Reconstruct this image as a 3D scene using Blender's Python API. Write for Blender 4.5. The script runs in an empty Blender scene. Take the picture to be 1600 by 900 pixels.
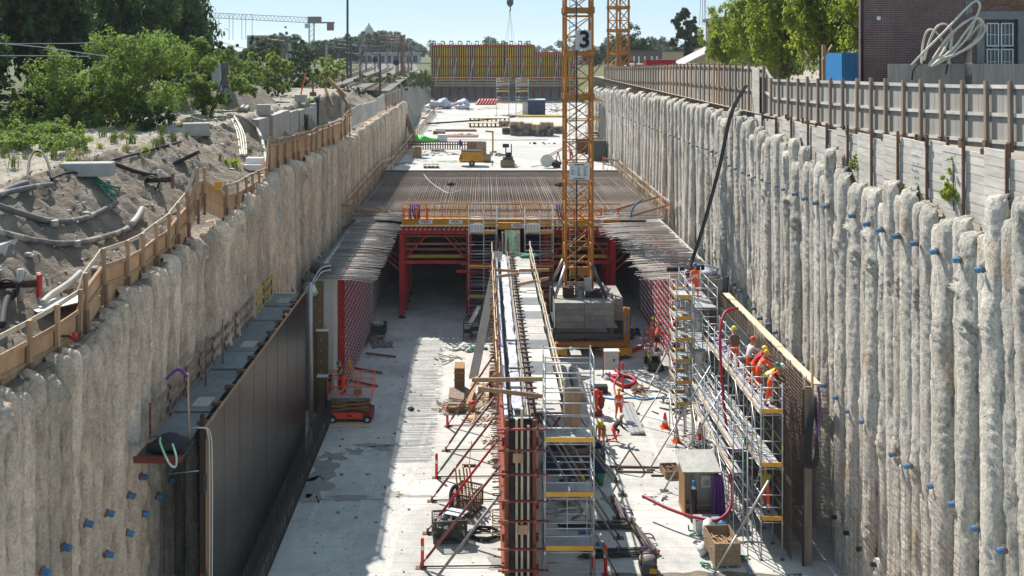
import bpy, bmesh, math, random
from mathutils import Vector, Matrix, noise as mnoise
R = random.Random(7)
HAZE = 0.00013
sc = bpy.context.scene
col = sc.collection
rad = math.radians
# ------------------------------------------------------------------ camera
F = 1500.0                     # focal length in photo pixels (1600 wide)
HOR, VPX, CAMZ = 80.0, 755.0, 20.4
cam_d = bpy.data.cameras.new('camera')
cam = bpy.data.objects.new('camera', cam_d); col.objects.link(cam)
cam.location = (0, 0, CAMZ); cam.rotation_euler = (rad(90), 0, 0)
cam_d.sensor_width = 36; cam_d.lens = F/1600*36
cam_d.shift_x = (800-VPX)/1600; cam_d.shift_y = -(450-HOR)/1600
cam_d.clip_start = 0.5; cam_d.clip_end = 6000
sc.camera = cam
# ------------------------------------------------------------------ light
SUN = Vector((-0.453, 0.75, 1.0)).normalized()      # towards the sun
w = bpy.data.worlds.new('World'); sc.world = w; w.use_nodes = True
nt = w.node_tree; nt.nodes.clear()
sky = nt.nodes.new('ShaderNodeTexSky'); sky.sky_type = 'NISHITA'; sky.sun_disc = False
sky.sun_elevation = math.asin(SUN.z); sky.sun_rotation = math.atan2(SUN.x, SUN.y)
sky.air_density = 1.0; sky.dust_density = 0.0; sky.ozone_density = 4.0
bg = nt.nodes.new('ShaderNodeBackground'); bg.inputs[1].default_value = 0.12
wo = nt.nodes.new('ShaderNodeOutputWorld')
pale = nt.nodes.new('ShaderNodeMix'); pale.data_type = 'RGBA'; pale.inputs[0].default_value = .85      # thin even summer haze over the whole sky
pale.inputs[7].default_value = (1.68, 2.42, 3.02, 1)
nt.links.new(sky.outputs[0], pale.inputs[6]); nt.links.new(pale.outputs[2], bg.inputs[0]); nt.links.new(bg.outputs[0], wo.inputs[0])
sl = bpy.data.lights.new('sun', 'SUN'); sl.energy = 3.8; sl.angle = rad(0.53); sl.color = (1, .95, .87)
so = bpy.data.objects.new('sun', sl); col.objects.link(so)
so.rotation_euler = SUN.to_track_quat('Z', 'Y').to_euler(); so.location = (-40, 60, 90)
sc.view_settings.view_transform = 'Standard'; sc.view_settings.look = 'None'
sc.view_settings.exposure = 1.1; sc.view_settings.gamma = 1
sc.cycles.max_bounces = 7; sc.cycles.diffuse_bounces = 4; sc.cycles.glossy_bounces = 2
sc.cycles.transparent_max_bounces = 6; sc.cycles.volume_bounces = 1
sc.cycles.use_denoising = True
sc.cycles.caustics_reflective = False; sc.cycles.caustics_refractive = False

# ------------------------------------------------------------------ photo pixel -> place
def W(px, py, Y): return Vector(((px-VPX)*Y/F, Y, CAMZ-(py-HOR)*Y/F))
def FL(px, py, z=0.0):
    Y = F*(CAMZ-z)/(py-HOR); return Vector(((px-VPX)*Y/F, Y, z))
def WX(px, py, X):
    Y = F*X/(px-VPX); return Vector((X, Y, CAMZ-(py-HOR)*Y/F))

# ------------------------------------------------------------------ materials
MATS = {}
def mat(name, c1, c2=None, scale=4.0, rough=0.8, bump=0.0, bscale=None, metal=0.0, stretch=(1,1,1),
        c3=None, stain=0.0, rnd=0.0, contrast=(0.3,0.7), spec=0.3, wear=None, trans=0.0, detail=5, bdist=0.03, speck=0):
    """noise-mixed surface in world space; per-object brightness spread 'rnd'"""
    m = bpy.data.materials.new(name); m.use_nodes = True; MATS[name] = m
    t = m.node_tree; n = t.nodes; L = t.links
    b = n['Principled BSDF']; b.inputs['Roughness'].default_value = rough
    b.inputs['Metallic'].default_value = metal; b.inputs['Specular IOR Level'].default_value = spec
    c2 = c2 or tuple(x*0.75 for x in c1)
    geo = n.new('ShaderNodeNewGeometry'); mp = n.new('ShaderNodeMapping'); mp.inputs['Scale'].default_value = stretch
    L.new(geo.outputs['Position'], mp.inputs['Vector'])
    no = n.new('ShaderNodeTexNoise'); no.inputs['Scale'].default_value = scale; no.inputs['Detail'].default_value = detail
    no.inputs['Roughness'].default_value = 0.65
    L.new(mp.outputs[0], no.inputs['Vector'])
    cr = n.new('ShaderNodeValToRGB'); e = cr.color_ramp.elements
    e[0].position = contrast[0]; e[0].color = (*c2, 1); e[1].position = contrast[1]; e[1].color = (*c1, 1)
    if c3: x = e.new(0.5*(contrast[0]+contrast[1])); x.color = (*c3, 1)
    L.new(no.outputs['Fac'], cr.inputs[0]); out = cr.outputs[0]
    if stain:
        n2 = n.new('ShaderNodeTexNoise'); n2.inputs['Scale'].default_value = scale*0.13; n2.inputs['Detail'].default_value = 6
        n2.inputs['Roughness'].default_value = .7
        L.new(mp.outputs[0], n2.inputs['Vector'])
        r2 = n.new('ShaderNodeMapRange'); r2.inputs[1].default_value = .35; r2.inputs[2].default_value = .6
        r2.inputs[3].default_value = 1-stain; r2.inputs[4].default_value = 1.0
        L.new(n2.outputs['Fac'], r2.inputs[0])
        mx = n.new('ShaderNodeMix'); mx.data_type = 'RGBA'; mx.blend_type = 'MULTIPLY'; mx.inputs[0].default_value = 1
        L.new(out, mx.inputs[6]); L.new(r2.outputs[0], mx.inputs[7]); out = mx.outputs[2]
    if wear:   # second colour in patches
        n3 = n.new('ShaderNodeTexNoise'); n3.inputs['Scale'].default_value = wear[1]; n3.inputs['Detail'].default_value = 6
        n3.inputs['Roughness'].default_value = .7
        L.new(mp.outputs[0], n3.inputs['Vector'])
        r3 = n.new('ShaderNodeMapRange'); r3.inputs[1].default_value = wear[2]; r3.inputs[2].default_value = wear[2]+.07
        L.new(n3.outputs['Fac'], r3.inputs[0])
        mx = n.new('ShaderNodeMix'); mx.data_type = 'RGBA'
        L.new(r3.outputs[0], mx.inputs[0]); L.new(out, mx.inputs[6]); mx.inputs[7].default_value = (*wear[0], 1); out = mx.outputs[2]
    if speck:  # open pores and aggregate grain
        n5 = n.new('ShaderNodeTexNoise'); n5.inputs['Scale'].default_value = 11; n5.inputs['Detail'].default_value = 9; n5.inputs['Roughness'].default_value = .85
        L.new(geo.outputs['Position'], n5.inputs['Vector'])
        r5 = n.new('ShaderNodeMapRange'); r5.inputs[1].default_value = .36; r5.inputs[2].default_value = .56; r5.inputs[3].default_value = 1-speck; r5.inputs[4].default_value = 1.08
        L.new(n5.outputs['Fac'], r5.inputs[0])
        mx = n.new('ShaderNodeMix'); mx.data_type = 'RGBA'; mx.blend_type = 'MULTIPLY'; mx.inputs[0].default_value = 1
        L.new(out, mx.inputs[6]); L.new(r5.outputs[0], mx.inputs[7]); out = mx.outputs[2]
    if rnd:
        oi = n.new('ShaderNodeObjectInfo'); r4 = n.new('ShaderNodeMapRange')
        r4.inputs[3].default_value = 1-rnd; r4.inputs[4].default_value = 1+rnd
        L.new(oi.outputs['Random'], r4.inputs[0])
        hs = n.new('ShaderNodeHueSaturation'); L.new(r4.outputs[0], hs.inputs['Value']); L.new(out, hs.inputs['Color']); out = hs.outputs[0]
    L.new(out, b.inputs['Base Color'])
    if bump:
        nb = n.new('ShaderNodeTexNoise'); nb.inputs['Scale'].default_value = bscale or scale*3; nb.inputs['Detail'].default_value = 6
        nb.inputs['Roughness'].default_value = .7
        L.new(mp.outputs[0], nb.inputs['Vector'])
        bp = n.new('ShaderNodeBump'); bp.inputs['Strength'].default_value = bump; bp.inputs['Distance'].default_value = bdist
        L.new(nb.outputs['Fac'], bp.inputs['Height']); L.new(bp.outputs[0], b.inputs['Normal'])
    if trans:
        tr = n.new('ShaderNodeBsdfTranslucent'); L.new(out, tr.inputs[0])
        ms = n.new('ShaderNodeMixShader'); ms.inputs[0].default_value = trans
        L.new(b.outputs[0], ms.inputs[1]); L.new(tr.outputs[0], ms.inputs[2])
        L.new(ms.outputs[0], n['Material Output'].inputs[0])
    m['out'] = 1
    return m
V3 = (1,1,.12)
mat('joint', (.45,.435,.41), (.50,.485,.46), 3, .9)
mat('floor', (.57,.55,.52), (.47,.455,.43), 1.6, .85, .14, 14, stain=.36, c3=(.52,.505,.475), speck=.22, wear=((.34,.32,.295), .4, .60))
mat('red_plastic', (.80,.045,.03), (.66,.035,.025), 10, .5, stain=.15)
mat('slab', (.47,.455,.43), (.37,.355,.33), 1.2, .85, .2, 12, stain=.18, wear=((.36,.34,.31), .3, .64))
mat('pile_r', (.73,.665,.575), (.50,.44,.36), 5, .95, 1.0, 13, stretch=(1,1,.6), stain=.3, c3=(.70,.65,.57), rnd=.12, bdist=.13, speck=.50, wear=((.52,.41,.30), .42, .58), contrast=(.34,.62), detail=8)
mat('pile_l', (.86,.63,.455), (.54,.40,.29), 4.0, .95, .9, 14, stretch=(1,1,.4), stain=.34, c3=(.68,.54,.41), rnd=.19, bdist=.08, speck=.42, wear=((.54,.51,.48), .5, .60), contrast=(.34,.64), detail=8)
mat('soil', (.38,.32,.255), (.19,.155,.12), 1.1, .95, 1.0, 5, stain=.3, c3=(.25,.205,.16), bdist=.2, wear=((.15,.12,.095), .5, .63))
mat('sand', (.385,.34,.28), (.26,.225,.18), 1.5, .95, .8, 6, stain=.2, bdist=.08)
mat('grassland', (.06,.085,.025), (.11,.11,.045), .35, .95, .6, 3, bdist=.2, stain=.3)
mat('gravel', (.20,.185,.17), (.12,.11,.10), 6, .95, .8, 12, stain=.2)
mat('concrete', (.44,.42,.39), (.33,.31,.285), 2.0, .85, .25, 14, stain=.2, rnd=.06)
mat('ballast', (.34,.325,.30), (.24,.23,.21), 2.2, .85, .3, 14, stain=.35, rnd=.1, speck=.2)
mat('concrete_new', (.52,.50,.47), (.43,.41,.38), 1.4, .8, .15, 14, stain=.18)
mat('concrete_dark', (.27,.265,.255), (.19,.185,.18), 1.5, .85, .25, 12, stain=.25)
mat('ply_dark', (.026,.019,.016), (.013,.011,.010), 5, .28, .1, 20, stretch=(1,1,.1), stain=.4, rnd=.15, spec=.2, wear=((.055,.046,.04), .9, .62))
mat('ply_olive', (.17,.115,.055), (.12,.08,.04), 3, .55, .08, 20, rnd=.08)
mat('ply_grey', (.40,.37,.33), (.28,.25,.22), 7, .85, .25, 20, stretch=(1,1,.09), stain=.2, rnd=.08)
mat('ply_fresh', (.62,.37,.20), (.46,.26,.135), 4, .75, .2, 22, stretch=(1,1,.25), stain=.25, rnd=.10, wear=((.2,.11,.06),3.2,.68))
mat('wood', (.50,.31,.175), (.33,.195,.11), 6, .8, .25, 20, stretch=(1,1,.15), stain=.25, rnd=.16)
mat('wood_pale', (.66,.54,.39), (.48,.37,.25), 6, .8, .2, 18, stain=.2, rnd=.1)
mat('wood_grey', (.29,.225,.175), (.17,.13,.10), 6, .9, .3, 20, stretch=(1,1,.15), rnd=.14)
mat('wood_white', (.62,.585,.53), (.44,.40,.35), 5, .85, .3, 18, stretch=(.3,.3,2), stain=.22, rnd=.09)
mat('rust', (.23,.125,.08), (.12,.065,.045), 8, .85, .3, 30, rnd=.1)
mat('rust_dark', (.075,.042,.03), (.035,.022,.017), 8, .85, .2, 30)
mat('rebar', (.27,.19,.145), (.14,.09,.068), 5, .75, 0, metal=.2, stain=.25)
mat('rebar_grey', (.58,.545,.515), (.42,.39,.365), 4, .65, 0, metal=.3, stain=.3)
mat('rebar_dark', (.10,.092,.087), (.055,.05,.047), 6, .6, .1, 40, metal=.4)
mat('steel', (.50,.51,.52), (.36,.37,.38), 6, .45, 0, metal=.65, rnd=.08)
mat('steel_dark', (.10,.105,.11), (.055,.058,.06), 6, .5, .1, 30, metal=.4)
mat('alu_deck', (.50,.51,.53), (.38,.385,.40), 4, .55, .1, 30, metal=.35, stain=.25, rnd=.08)
mat('deck_blue', (.21,.22,.225), (.14,.145,.145), 3, .8, .2, 16, stain=.25, rnd=.12)
mat('red', (.58,.032,.034), (.42,.024,.026), 5, .6, .1, 20, stain=.35, rnd=.12, wear=((.34,.27,.24),2.4,.64))
mat('red_worn', (.30,.05,.04), (.17,.04,.033), 5, .7, .2, 20, stain=.3, rnd=.12)
mat('red_pipe', (.27,.085,.065), (.18,.06,.05), 8, .6, .15, 20, rnd=.15)
mat('grey_pipe', (.23,.21,.20), (.15,.135,.125), 8, .55, .1, 20, metal=.3, rnd=.1)
mat('crane', (.50,.215,.04), (.38,.155,.03), 4, .6, .1, 20, stain=.35, rnd=.08, wear=((.20,.13,.09),2.6,.62))
mat('yellow', (.70,.35,.03), (.56,.27,.02), 4, .55, .1, 20, stain=.28, rnd=.08, wear=((.4,.33,.27),2.2,.65))
mat('toe_yellow', (.74,.38,.05), (.62,.30,.04), 4, .6, .08, 20, stain=.15, rnd=.08)
mat('girder_yellow', (.68,.47,.03), (.50,.33,.02), 4, .65, 0, stain=.2, rnd=.14)
mat('orange_hv', (.92,.11,.02), (.80,.08,.015), 14, .75, .3, 30)
mat('orange_plastic', (.90,.10,.025), (.78,.08,.02), 10, .5, rnd=.04)
mat('yellow_hv', (.70,.80,.06), (.58,.68,.05), 14, .75, .3, 30)
mat('reflect', (.78,.78,.76), (.68,.68,.66), 10, .5)
mat('brown_cloth', (.17,.115,.07), (.12,.08,.05), 14, .85, .3, 30)
mat('dark_cloth', (.04,.04,.05), (.025,.025,.03), 14, .85, .3, 30)
mat('red_cloth', (.45,.035,.035), (.34,.025,.028), 14, .85, .3, 30)
mat('white_cloth', (.62,.55,.53), (.5,.44,.42), 14, .85, .3, 30)
mat('khaki_cloth', (.40,.31,.06), (.32,.25,.05), 14, .85, .3, 30)
mat('skin', (.46,.26,.18), (.39,.21,.145), 10, .6)
mat('boot', (.055,.04,.03), (.035,.027,.022), 10, .7)
mat('helmet_yellow', (.70,.62,.05), None, 6, .35); mat('helmet_blue', (.04,.14,.5), None, 6, .35)
mat('helmet_green', (.02,.2,.11), None, 6, .35); mat('helmet_red', (.62,.05,.03), None, 6, .35)
mat('helmet_white', (.72,.72,.68), None, 6, .35); mat('helmet_orange', (.8,.33,.03), None, 6, .35)
mat('blue_cap', (.10,.23,.38), (.06,.16,.30), 9, .7, stain=.3, rnd=.15)
mat('white_paint', (.74,.75,.75), (.64,.65,.65), 3, .5, stain=.1, rnd=.03)
mat('white_dull', (.62,.62,.60), (.5,.5,.48), 3, .7, .1, 20, stain=.15, rnd=.05)
mat('blue_paint', (.03,.055,.13), (.022,.04,.10), 3, .5, stain=.15)
mat('blue_bright', (.03,.22,.50), (.025,.18,.42), 3, .5, stain=.15)
mat('black', (.022,.022,.025), (.014,.014,.016), 6, .45, rnd=.1)
mat('black_text', (.012,.012,.014), None, 6, .7)
mat('rubber', (.03,.03,.032), (.02,.02,.021), 8, .75, .1, 20)
mat('hose_grey', (.15,.15,.15), (.09,.09,.09), 5, .75, .2, 12, wear=((.34,.29,.23), 1.2, .5))
mat('hose_pale', (.46,.45,.42), (.34,.33,.3), 4, .7, .1, 12, stain=.3)
mat('hose_red', (.36,.022,.045), (.27,.016,.035), 6, .45)
mat('cream_pipe', (.60,.55,.46), (.50,.45,.37), 6, .5)
mat('purple', (.16,.05,.24), (.10,.03,.16), 12, .85, .4, 30)
mat('green_film', (.34,.62,.33), (.68,.80,.70), 3, .45, .8, 5, contrast=(.42,.58), bdist=.1, wear=((.06,.42,.10),2.2,.62))
mat('green_bright', (.10,.55,.06), (.07,.42,.045), 4, .5, .8, 8, bdist=.1)
mat('green_net', (.06,.22,.14), (.04,.15,.1), 9, .8, .8, 30)
mat('plastic_sheet', (.62,.63,.68), (.38,.38,.45), 1.6, .35, .8, 3, contrast=(.4,.6), bdist=.15)
mat('leaf_dark', (.075,.135,.032), (.038,.075,.022), .9, .65, rnd=.16, trans=.35)
mat('leaf_mid', (.075,.13,.028), (.042,.08,.018), 1.2, .6, rnd=.14, trans=.4)
mat('leaf_light', (.34,.39,.05), (.19,.26,.035), .9, .6, rnd=.1, trans=.55)
mat('leaf_far', (.075,.115,.04), (.045,.075,.028), .25, .75, rnd=.14, trans=.35)
mat('leaf_bush', (.26,.35,.06), (.11,.18,.035), 1.0, .6, rnd=.1, trans=.55, c3=(.17,.25,.045))
mat('leaf_rusty', (.16,.085,.03), (.09,.09,.02), 1.5, .65, trans=.3, rnd=.1)
mat('weed', (.17,.21,.05), (.09,.13,.03), 2, .7, trans=.3, rnd=.12)
mat('dry_grass', (.33,.30,.13), (.2,.2,.07), 2, .8, trans=.3, rnd=.1)
mat('bark', (.12,.09,.065), (.07,.052,.04), 5, .9, .6, 14, stretch=(1,1,.3))
mat('roof_red', (.32,.13,.085), (.24,.095,.065), 3, .85, .3, 8, rnd=.08)
mat('render_pale', (.52,.47,.42), (.43,.39,.35), 1, .85, rnd=.08)
mat('tan_wall', (.42,.33,.22), (.36,.28,.18), 1.2, .85, stain=.1)
mat('cladding', (.14,.115,.10), (.08,.068,.062), 3, .85, .2, 12, stretch=(1,1,.1))
mat('window_dark', (.05,.06,.075), (.03,.035,.045), 2, .12, spec=.6)
mat('asphalt_roof', (.10,.10,.11), (.07,.07,.08), 2, .85)
mat('copper_stone', (.30,.26,.23), (.22,.19,.17), .3, .85)
mat('crate_wood', (.34,.25,.165), (.2,.14,.09), 7, .85, .3, 20, rnd=.15)
mat('form_wood', (.30,.17,.07), (.2,.11,.045), 5, .7, .2, 20, rnd=.12)
mat('tarp_blue', (.05,.16,.34), (.03,.11,.26), 3, .5, .5, 9)

def brick_mat(name, c1, c2, mortar, sw, sh):
    m = bpy.data.materials.new(name); m.use_nodes = True; MATS[name] = m
    t = m.node_tree; n = t.nodes; L = t.links; b = n['Principled BSDF']; b.inputs['Roughness'].default_value = .85
    geo = n.new('ShaderNodeNewGeometry'); sp = n.new('ShaderNodeSeparateXYZ'); cb = n.new('ShaderNodeCombineXYZ')
    ad = n.new('ShaderNodeMath'); ad.operation = 'ADD'
    L.new(geo.outputs['Position'], sp.inputs[0]); L.new(sp.outputs['X'], ad.inputs[0]); L.new(sp.outputs['Y'], ad.inputs[1])
    L.new(ad.outputs[0], cb.inputs['X']); L.new(sp.outputs['Z'], cb.inputs['Y'])
    br = n.new('ShaderNodeTexBrick'); br.inputs['Scale'].default_value = 1; br.inputs['Brick Width'].default_value = sw
    br.inputs['Row Height'].default_value = sh; br.inputs['Mortar Size'].default_value = .008; br.inputs['Bias'].default_value = -.1
    br.inputs['Color1'].default_value = (*c1,1); br.inputs['Color2'].default_value = (*c2,1); br.inputs['Mortar'].default_value = (*mortar,1)
    L.new(cb.outputs[0], br.inputs['Vector'])
    no = n.new('ShaderNodeTexNoise'); no.inputs['Scale'].default_value = 1.7; no.inputs['Detail'].default_value = 6
    L.new(geo.outputs['Position'], no.inputs['Vector'])
    mr = n.new('ShaderNodeMapRange'); mr.inputs[3].default_value = .6; mr.inputs[4].default_value = 1.4; L.new(no.outputs['Fac'], mr.inputs[0])
    mx = n.new('ShaderNodeMix'); mx.data_type = 'RGBA'; mx.blend_type = 'MULTIPLY'; mx.inputs[0].default_value = 1
    L.new(br.outputs['Color'], mx.inputs[6]); L.new(mr.outputs[0], mx.inputs[7]); L.new(mx.outputs[2], b.inputs['Base Color'])
    bp = n.new('ShaderNodeBump'); bp.inputs['Strength'].default_value = .6; bp.inputs['Distance'].default_value = .01; bp.invert = True
    L.new(br.outputs['Fac'], bp.inputs['Height']); L.new(bp.outputs[0], b.inputs['Normal'])
brick_mat('brick', (.15,.062,.050), (.085,.045,.045), (.27,.235,.215), .24, .075)

# ------------------------------------------------------------------ mesh helpers
class MB:
    def __init__(s): s.v = []; s.f = []; s.m = []; s.cur = 0
    def quad(s, *p):
        i = len(s.v); s.v += [tuple(q) for q in p]; s.f.append(tuple(range(i, i+len(p)))); s.m.append(s.cur); return s
    def frame(s, o, ax, ay, az):          # box from a corner-centred frame (half vectors)
        i = len(s.v)
        for sx in (-1,1):
            for sy in (-1,1):
                for sz in (-1,1): s.v.append(tuple(o+ax*sx+ay*sy+az*sz))
        for q in ((0,1,3,2),(4,6,7,5),(0,4,5,1),(2,3,7,6),(0,2,6,4),(1,5,7,3)):
            s.f.append(tuple(i+k for k in q)); s.m.append(s.cur)
        return s
    def box(s, x0, x1, y0, y1, z0, z1, rz=0):
        c = Vector(((x0+x1)/2,(y0+y1)/2,(z0+z1)/2)); ca, sa = math.cos(rz), math.sin(rz)
        return s.frame(c, Vector((ca,sa,0))*(x1-x0)/2, Vector((-sa,ca,0))*(y1-y0)/2, Vector((0,0,(z1-z0)/2)))
    def beam(s, p, q, w, h=None, up=(0,0,1)):
        p = Vector(p); q = Vector(q); h = h or w; d = q-p; u = Vector(up)
        if d.length < 1e-6: return s
        x = d.cross(u)
        if x.length < 1e-4*d.length: x = d.cross(Vector((1,0,0)))
        x.normalize(); z = x.cross(d.normalized())
        return s.frame((p+q)/2, x*w/2, d/2, z*h/2)
    def tube(s, pts, r, n=6, cap=True, closed=False):
        pts = [Vector(p) for p in pts]; N = len(pts); base = len(s.v); ref = None
        rr = r if isinstance(r, (list,tuple)) else [r]*N
        for k, p in enumerate(pts):
            if closed: d = pts[(k+1)%N]-pts[k-1]
            else: d = pts[min(k+1,N-1)]-pts[max(k-1,0)]
            d.normalize()
            if ref is None:
                ref = Vector((0,0,1)) if abs(d.z) < .9 else Vector((1,0,0))
            x = d.cross(ref)
            if x.length < 1e-4: x = d.cross(Vector((.3,.9,.1)))
            x.normalize(); y = x.cross(d); ref = y
            for j in range(n):
                a = 2*math.pi*j/n; s.v.append(tuple(p+x*(math.cos(a)*rr[k])+y*(math.sin(a)*rr[k])))
        for k in range(N if closed else N-1):
            k2 = (k+1)%N
            for j in range(n):
                s.f.append((base+k*n+j, base+k*n+(j+1)%n, base+k2*n+(j+1)%n, base+k2*n+j)); s.m.append(s.cur)
        if cap and not closed:
            s.f.append(tuple(base+j for j in range(n))[::-1]); s.m.append(s.cur)
            s.f.append(tuple(base+(N-1)*n+j for j in range(n))); s.m.append(s.cur)
        return s
    def lathe(s, prof, n=12, o=(0,0,0), axis='z'):
        base = len(s.v); o = Vector(o)
        for r, z in prof:
            for j in range(n):
                a = 2*math.pi*j/n; c = Vector((r*math.cos(a), r*math.sin(a), z))
                if axis == 'x': c = Vector((c.z, c.x, c.y))
                if axis == 'y': c = Vector((c.x, c.z, c.y))
                s.v.append(tuple(o+c))
        for k in range(len(prof)-1):
            for j in range(n):
                s.f.append((base+k*n+j, base+k*n+(j+1)%n, base+(k+1)*n+(j+1)%n, base+(k+1)*n+j)); s.m.append(s.cur)
        s.f.append(tuple(base+j for j in range(n))[::-1]); s.m.append(s.cur)
        s.f.append(tuple(base+(len(prof)-1)*n+j for j in range(n))); s.m.append(s.cur)
        return s
    def blob(s, c, rx, ry, rz, seed=0, amp=.25, nu=12, nv=8, fr=1.2):
        base = len(s.v); c = Vector(c)
        for i in range(nv+1):
            t = math.pi*i/nv
            for j in range(nu):
                a = 2*math.pi*j/nu; d = Vector((math.sin(t)*math.cos(a), math.sin(t)*math.sin(a), math.cos(t)))
                k = 1+amp*2*mnoise.noise(d*fr+Vector((seed*7.3, seed*1.9, seed)))
                s.v.append((c.x+d.x*rx*k, c.y+d.y*ry*k, c.z+d.z*rz*k))
        for i in range(nv):
            for j in range(nu):
                s.f.append((base+i*nu+j, base+(i+1)*nu+j, base+(i+1)*nu+(j+1)%nu, base+i*nu+(j+1)%nu)); s.m.append(s.cur)
        return s
    def mesh(s, name, mats, smooth=False, origin=None):
        me = bpy.data.meshes.new(name)
        v = s.v if origin is None else [(a-origin[0], b-origin[1], c-origin[2]) for a, b, c in s.v]
        me.from_pydata(v, [], s.f)
        for m in ([mats] if isinstance(mats, str) else mats): me.materials.append(MATS[m])
        if not isinstance(mats, str): me.polygons.foreach_set('material_index', s.m)
        if smooth: me.polygons.foreach_set('use_smooth', [True]*len(s.f))
        me.update(); return me
    def build(s, name, mats, parent=None, smooth=False, world=True, **kw):
        """link as ONE object; world=True: vertices are world coordinates"""
        org = wloc(parent) if (parent is not None and world) else None
        o = bpy.data.objects.new(name, s.mesh(name, mats, smooth, org)); col.objects.link(o)
        if parent is not None: o.parent = parent
        for k, x in kw.items(): o[k] = x
        return o
def wloc(o):
    p = Vector((0,0,0))
    while o is not None: p = p+o.location; o = o.parent
    return p
def inst(name, me, parent, loc, rot=None, scale=None, **kw):
    o = bpy.data.objects.new(name, me); col.objects.link(o)
    if parent is not None: o.parent = parent
    o.location = loc
    if rot is not None: o.rotation_euler = rot
    if scale is not None: o.scale = scale
    for k, x in kw.items(): o[k] = x
    return o
def thing(name, label, cat, loc=(0,0,0), rz=0, group=None):
    o = bpy.data.objects.new(name, None); col.objects.link(o); o.empty_display_size = .2
    o.location = loc; o.rotation_euler = (0,0,rz); o['label'] = label; o['category'] = cat
    if group: o['group'] = group
    return o
def tag(o, label, cat, group=None):
    o['label'] = label; o['category'] = cat
    if group: o['group'] = group
    return o
def struct(o): o['kind'] = 'structure'; return o
def copy_tree(o, parent=None):
    c = o.copy(); col.objects.link(c)
    if parent is not None: c.parent = parent
    for ch in list(o.children): copy_tree(ch, c)
    return c
def tubed(p, q, r, n=6): return MB().tube([p, q], r, n)
_beam_cache = {}
def stick(name, p, q, w, h, m, parent, up=(0,0,1)):
    """one straight member as its own part"""
    return MB().beam(p, q, w, h, up).build(name, m, parent)
def rod(name, p, q, r, m, parent, n=6):
    return MB().tube([p, q], r, n).build(name, m, parent, smooth=True)
def bez(pts, n=8):
    """Catmull-Rom through points"""
    P = [Vector(p) for p in pts]; out = []
    for i in range(len(P)-1):
        a = P[max(i-1,0)]; b = P[i]; c = P[i+1]; d = P[min(i+2,len(P)-1)]
        for k in range(n):
            t = k/n
            out.append(.5*((2*b)+(c-a)*t+(2*a-5*b+4*c-d)*t*t+(3*b-a-3*c+d)*t*t*t))
    out.append(P[-1]); return out
def text_part(name, s, size, m, parent, loc, rot, extrude=.004, bold=0.0):
    cu = bpy.data.curves.new(name, 'FONT'); cu.body = s; cu.size = size; cu.extrude = extrude; cu.align_x = 'CENTER'; cu.align_y = 'CENTER'
    cu.resolution_u = 3; cu.offset = bold
    t = bpy.data.objects.new(name, cu); col.objects.link(t)
    dg = bpy.context.evaluated_depsgraph_get()
    me = bpy.data.meshes.new_from_object(t.evaluated_get(dg)); bpy.data.objects.remove(t); bpy.data.curves.remove(cu)
    me.materials.clear(); me.materials.append(MATS[m])
    return inst(name, me, parent, loc, rot)
# ================================================================== SETTING
def lerp_tab(tab, x):
    if x <= tab[0][0]: return tab[0][1]
    for (a, b), (c, d) in zip(tab, tab[1:]):
        if x <= c: return b+(d-b)*(x-a)/(c-a)
    return tab[-1][1]
def sstep(t): t = max(0, min(1, t)); return t*t*(3-2*t)
def nz(x, y, s=1.0, k=0.0): return mnoise.noise(Vector((x*s, y*s, k)))
LEDGE = [(16,12.6),(22,12.5),(27,12.3),(30,12.8),(36,13.1),(42,13.3),(47,13.9),(54,14.0),(65,13.6),(79,13.2),(100,13.2),(133,13.2)]
def ground_z(X, Y):
    if X <= -11:
        d = -11.2-X
        e = lerp_tab(LEDGE, Y)-.1
        plat = 15.7 if Y < 60 else (15.7-.9*sstep((Y-100)/60))
        plat += .5*sstep((-X-30)/20)*(1 if Y < 140 else 0)
        k = sstep((Y-58)/8)
        d1 = .5*(1-k)+4.9*k+.7*nz(0, Y, .25, 3); d2 = 5.2*(1-k)+5.7*k+.6*nz(5, Y, .3, 1)
        if Y > 108: d1 = .5; d2 = 7
        t = (d-d1)/(d2-d1)
        z = e+(plat-e)*sstep(t)
        amp = sstep(d/1.2)*(1 if d < 20 else .5)
        z += amp*(.26*nz(X, Y, .45)+.16*nz(X, Y, 1.3, 4)+.12*nz(X, Y, 3.1, 9)+.07*nz(X, Y, 6.3, 2))
        if 0 < t < 1: z += amp*(.4*abs(nz(X*.6, Y*1.8, 1.0, 12))+.22*abs(nz(X, Y, 2.6, 7)))
        if Y > 136 and Y <= 262 and X > -40:
            z = 8.15+(15-8.15)*sstep((d-.6)/4.2)+.2*nz(X, Y, .3)
        if Y > 262: z = 15.0
        return z
    if X < 14.8: return 15.0
    if 130.9 < Y <= 262 and X < 25: return 7.9
    z = 17.0-2.0*sstep((Y-160)/200)
    return z+.1*nz(X, Y, .4)*(1 if X > 15.5 else 0)
def frange(a, b, s):
    n = max(1, round((b-a)/s)); return [a+(b-a)*i/n for i in range(n)]
gx = [-2500,-1300,-700,-300,-150,-95,-75,-60,-50]+frange(-45,-22,1)+frange(-22,-11.2,.2)+[-11.2,14.9]+frange(15.5,24,1.2)+[24,30,40,60,100,200,500,1200,2500]
gy = frange(14,62,.2)+frange(62,140,.5)+frange(140,262,4)+[262,300,380,500,800,1300,2200,4000]
g = MB()
for y in gy:
    for x in gx: g.v.append((x, y, ground_z(x, y)))
nx = len(gx)
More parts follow.
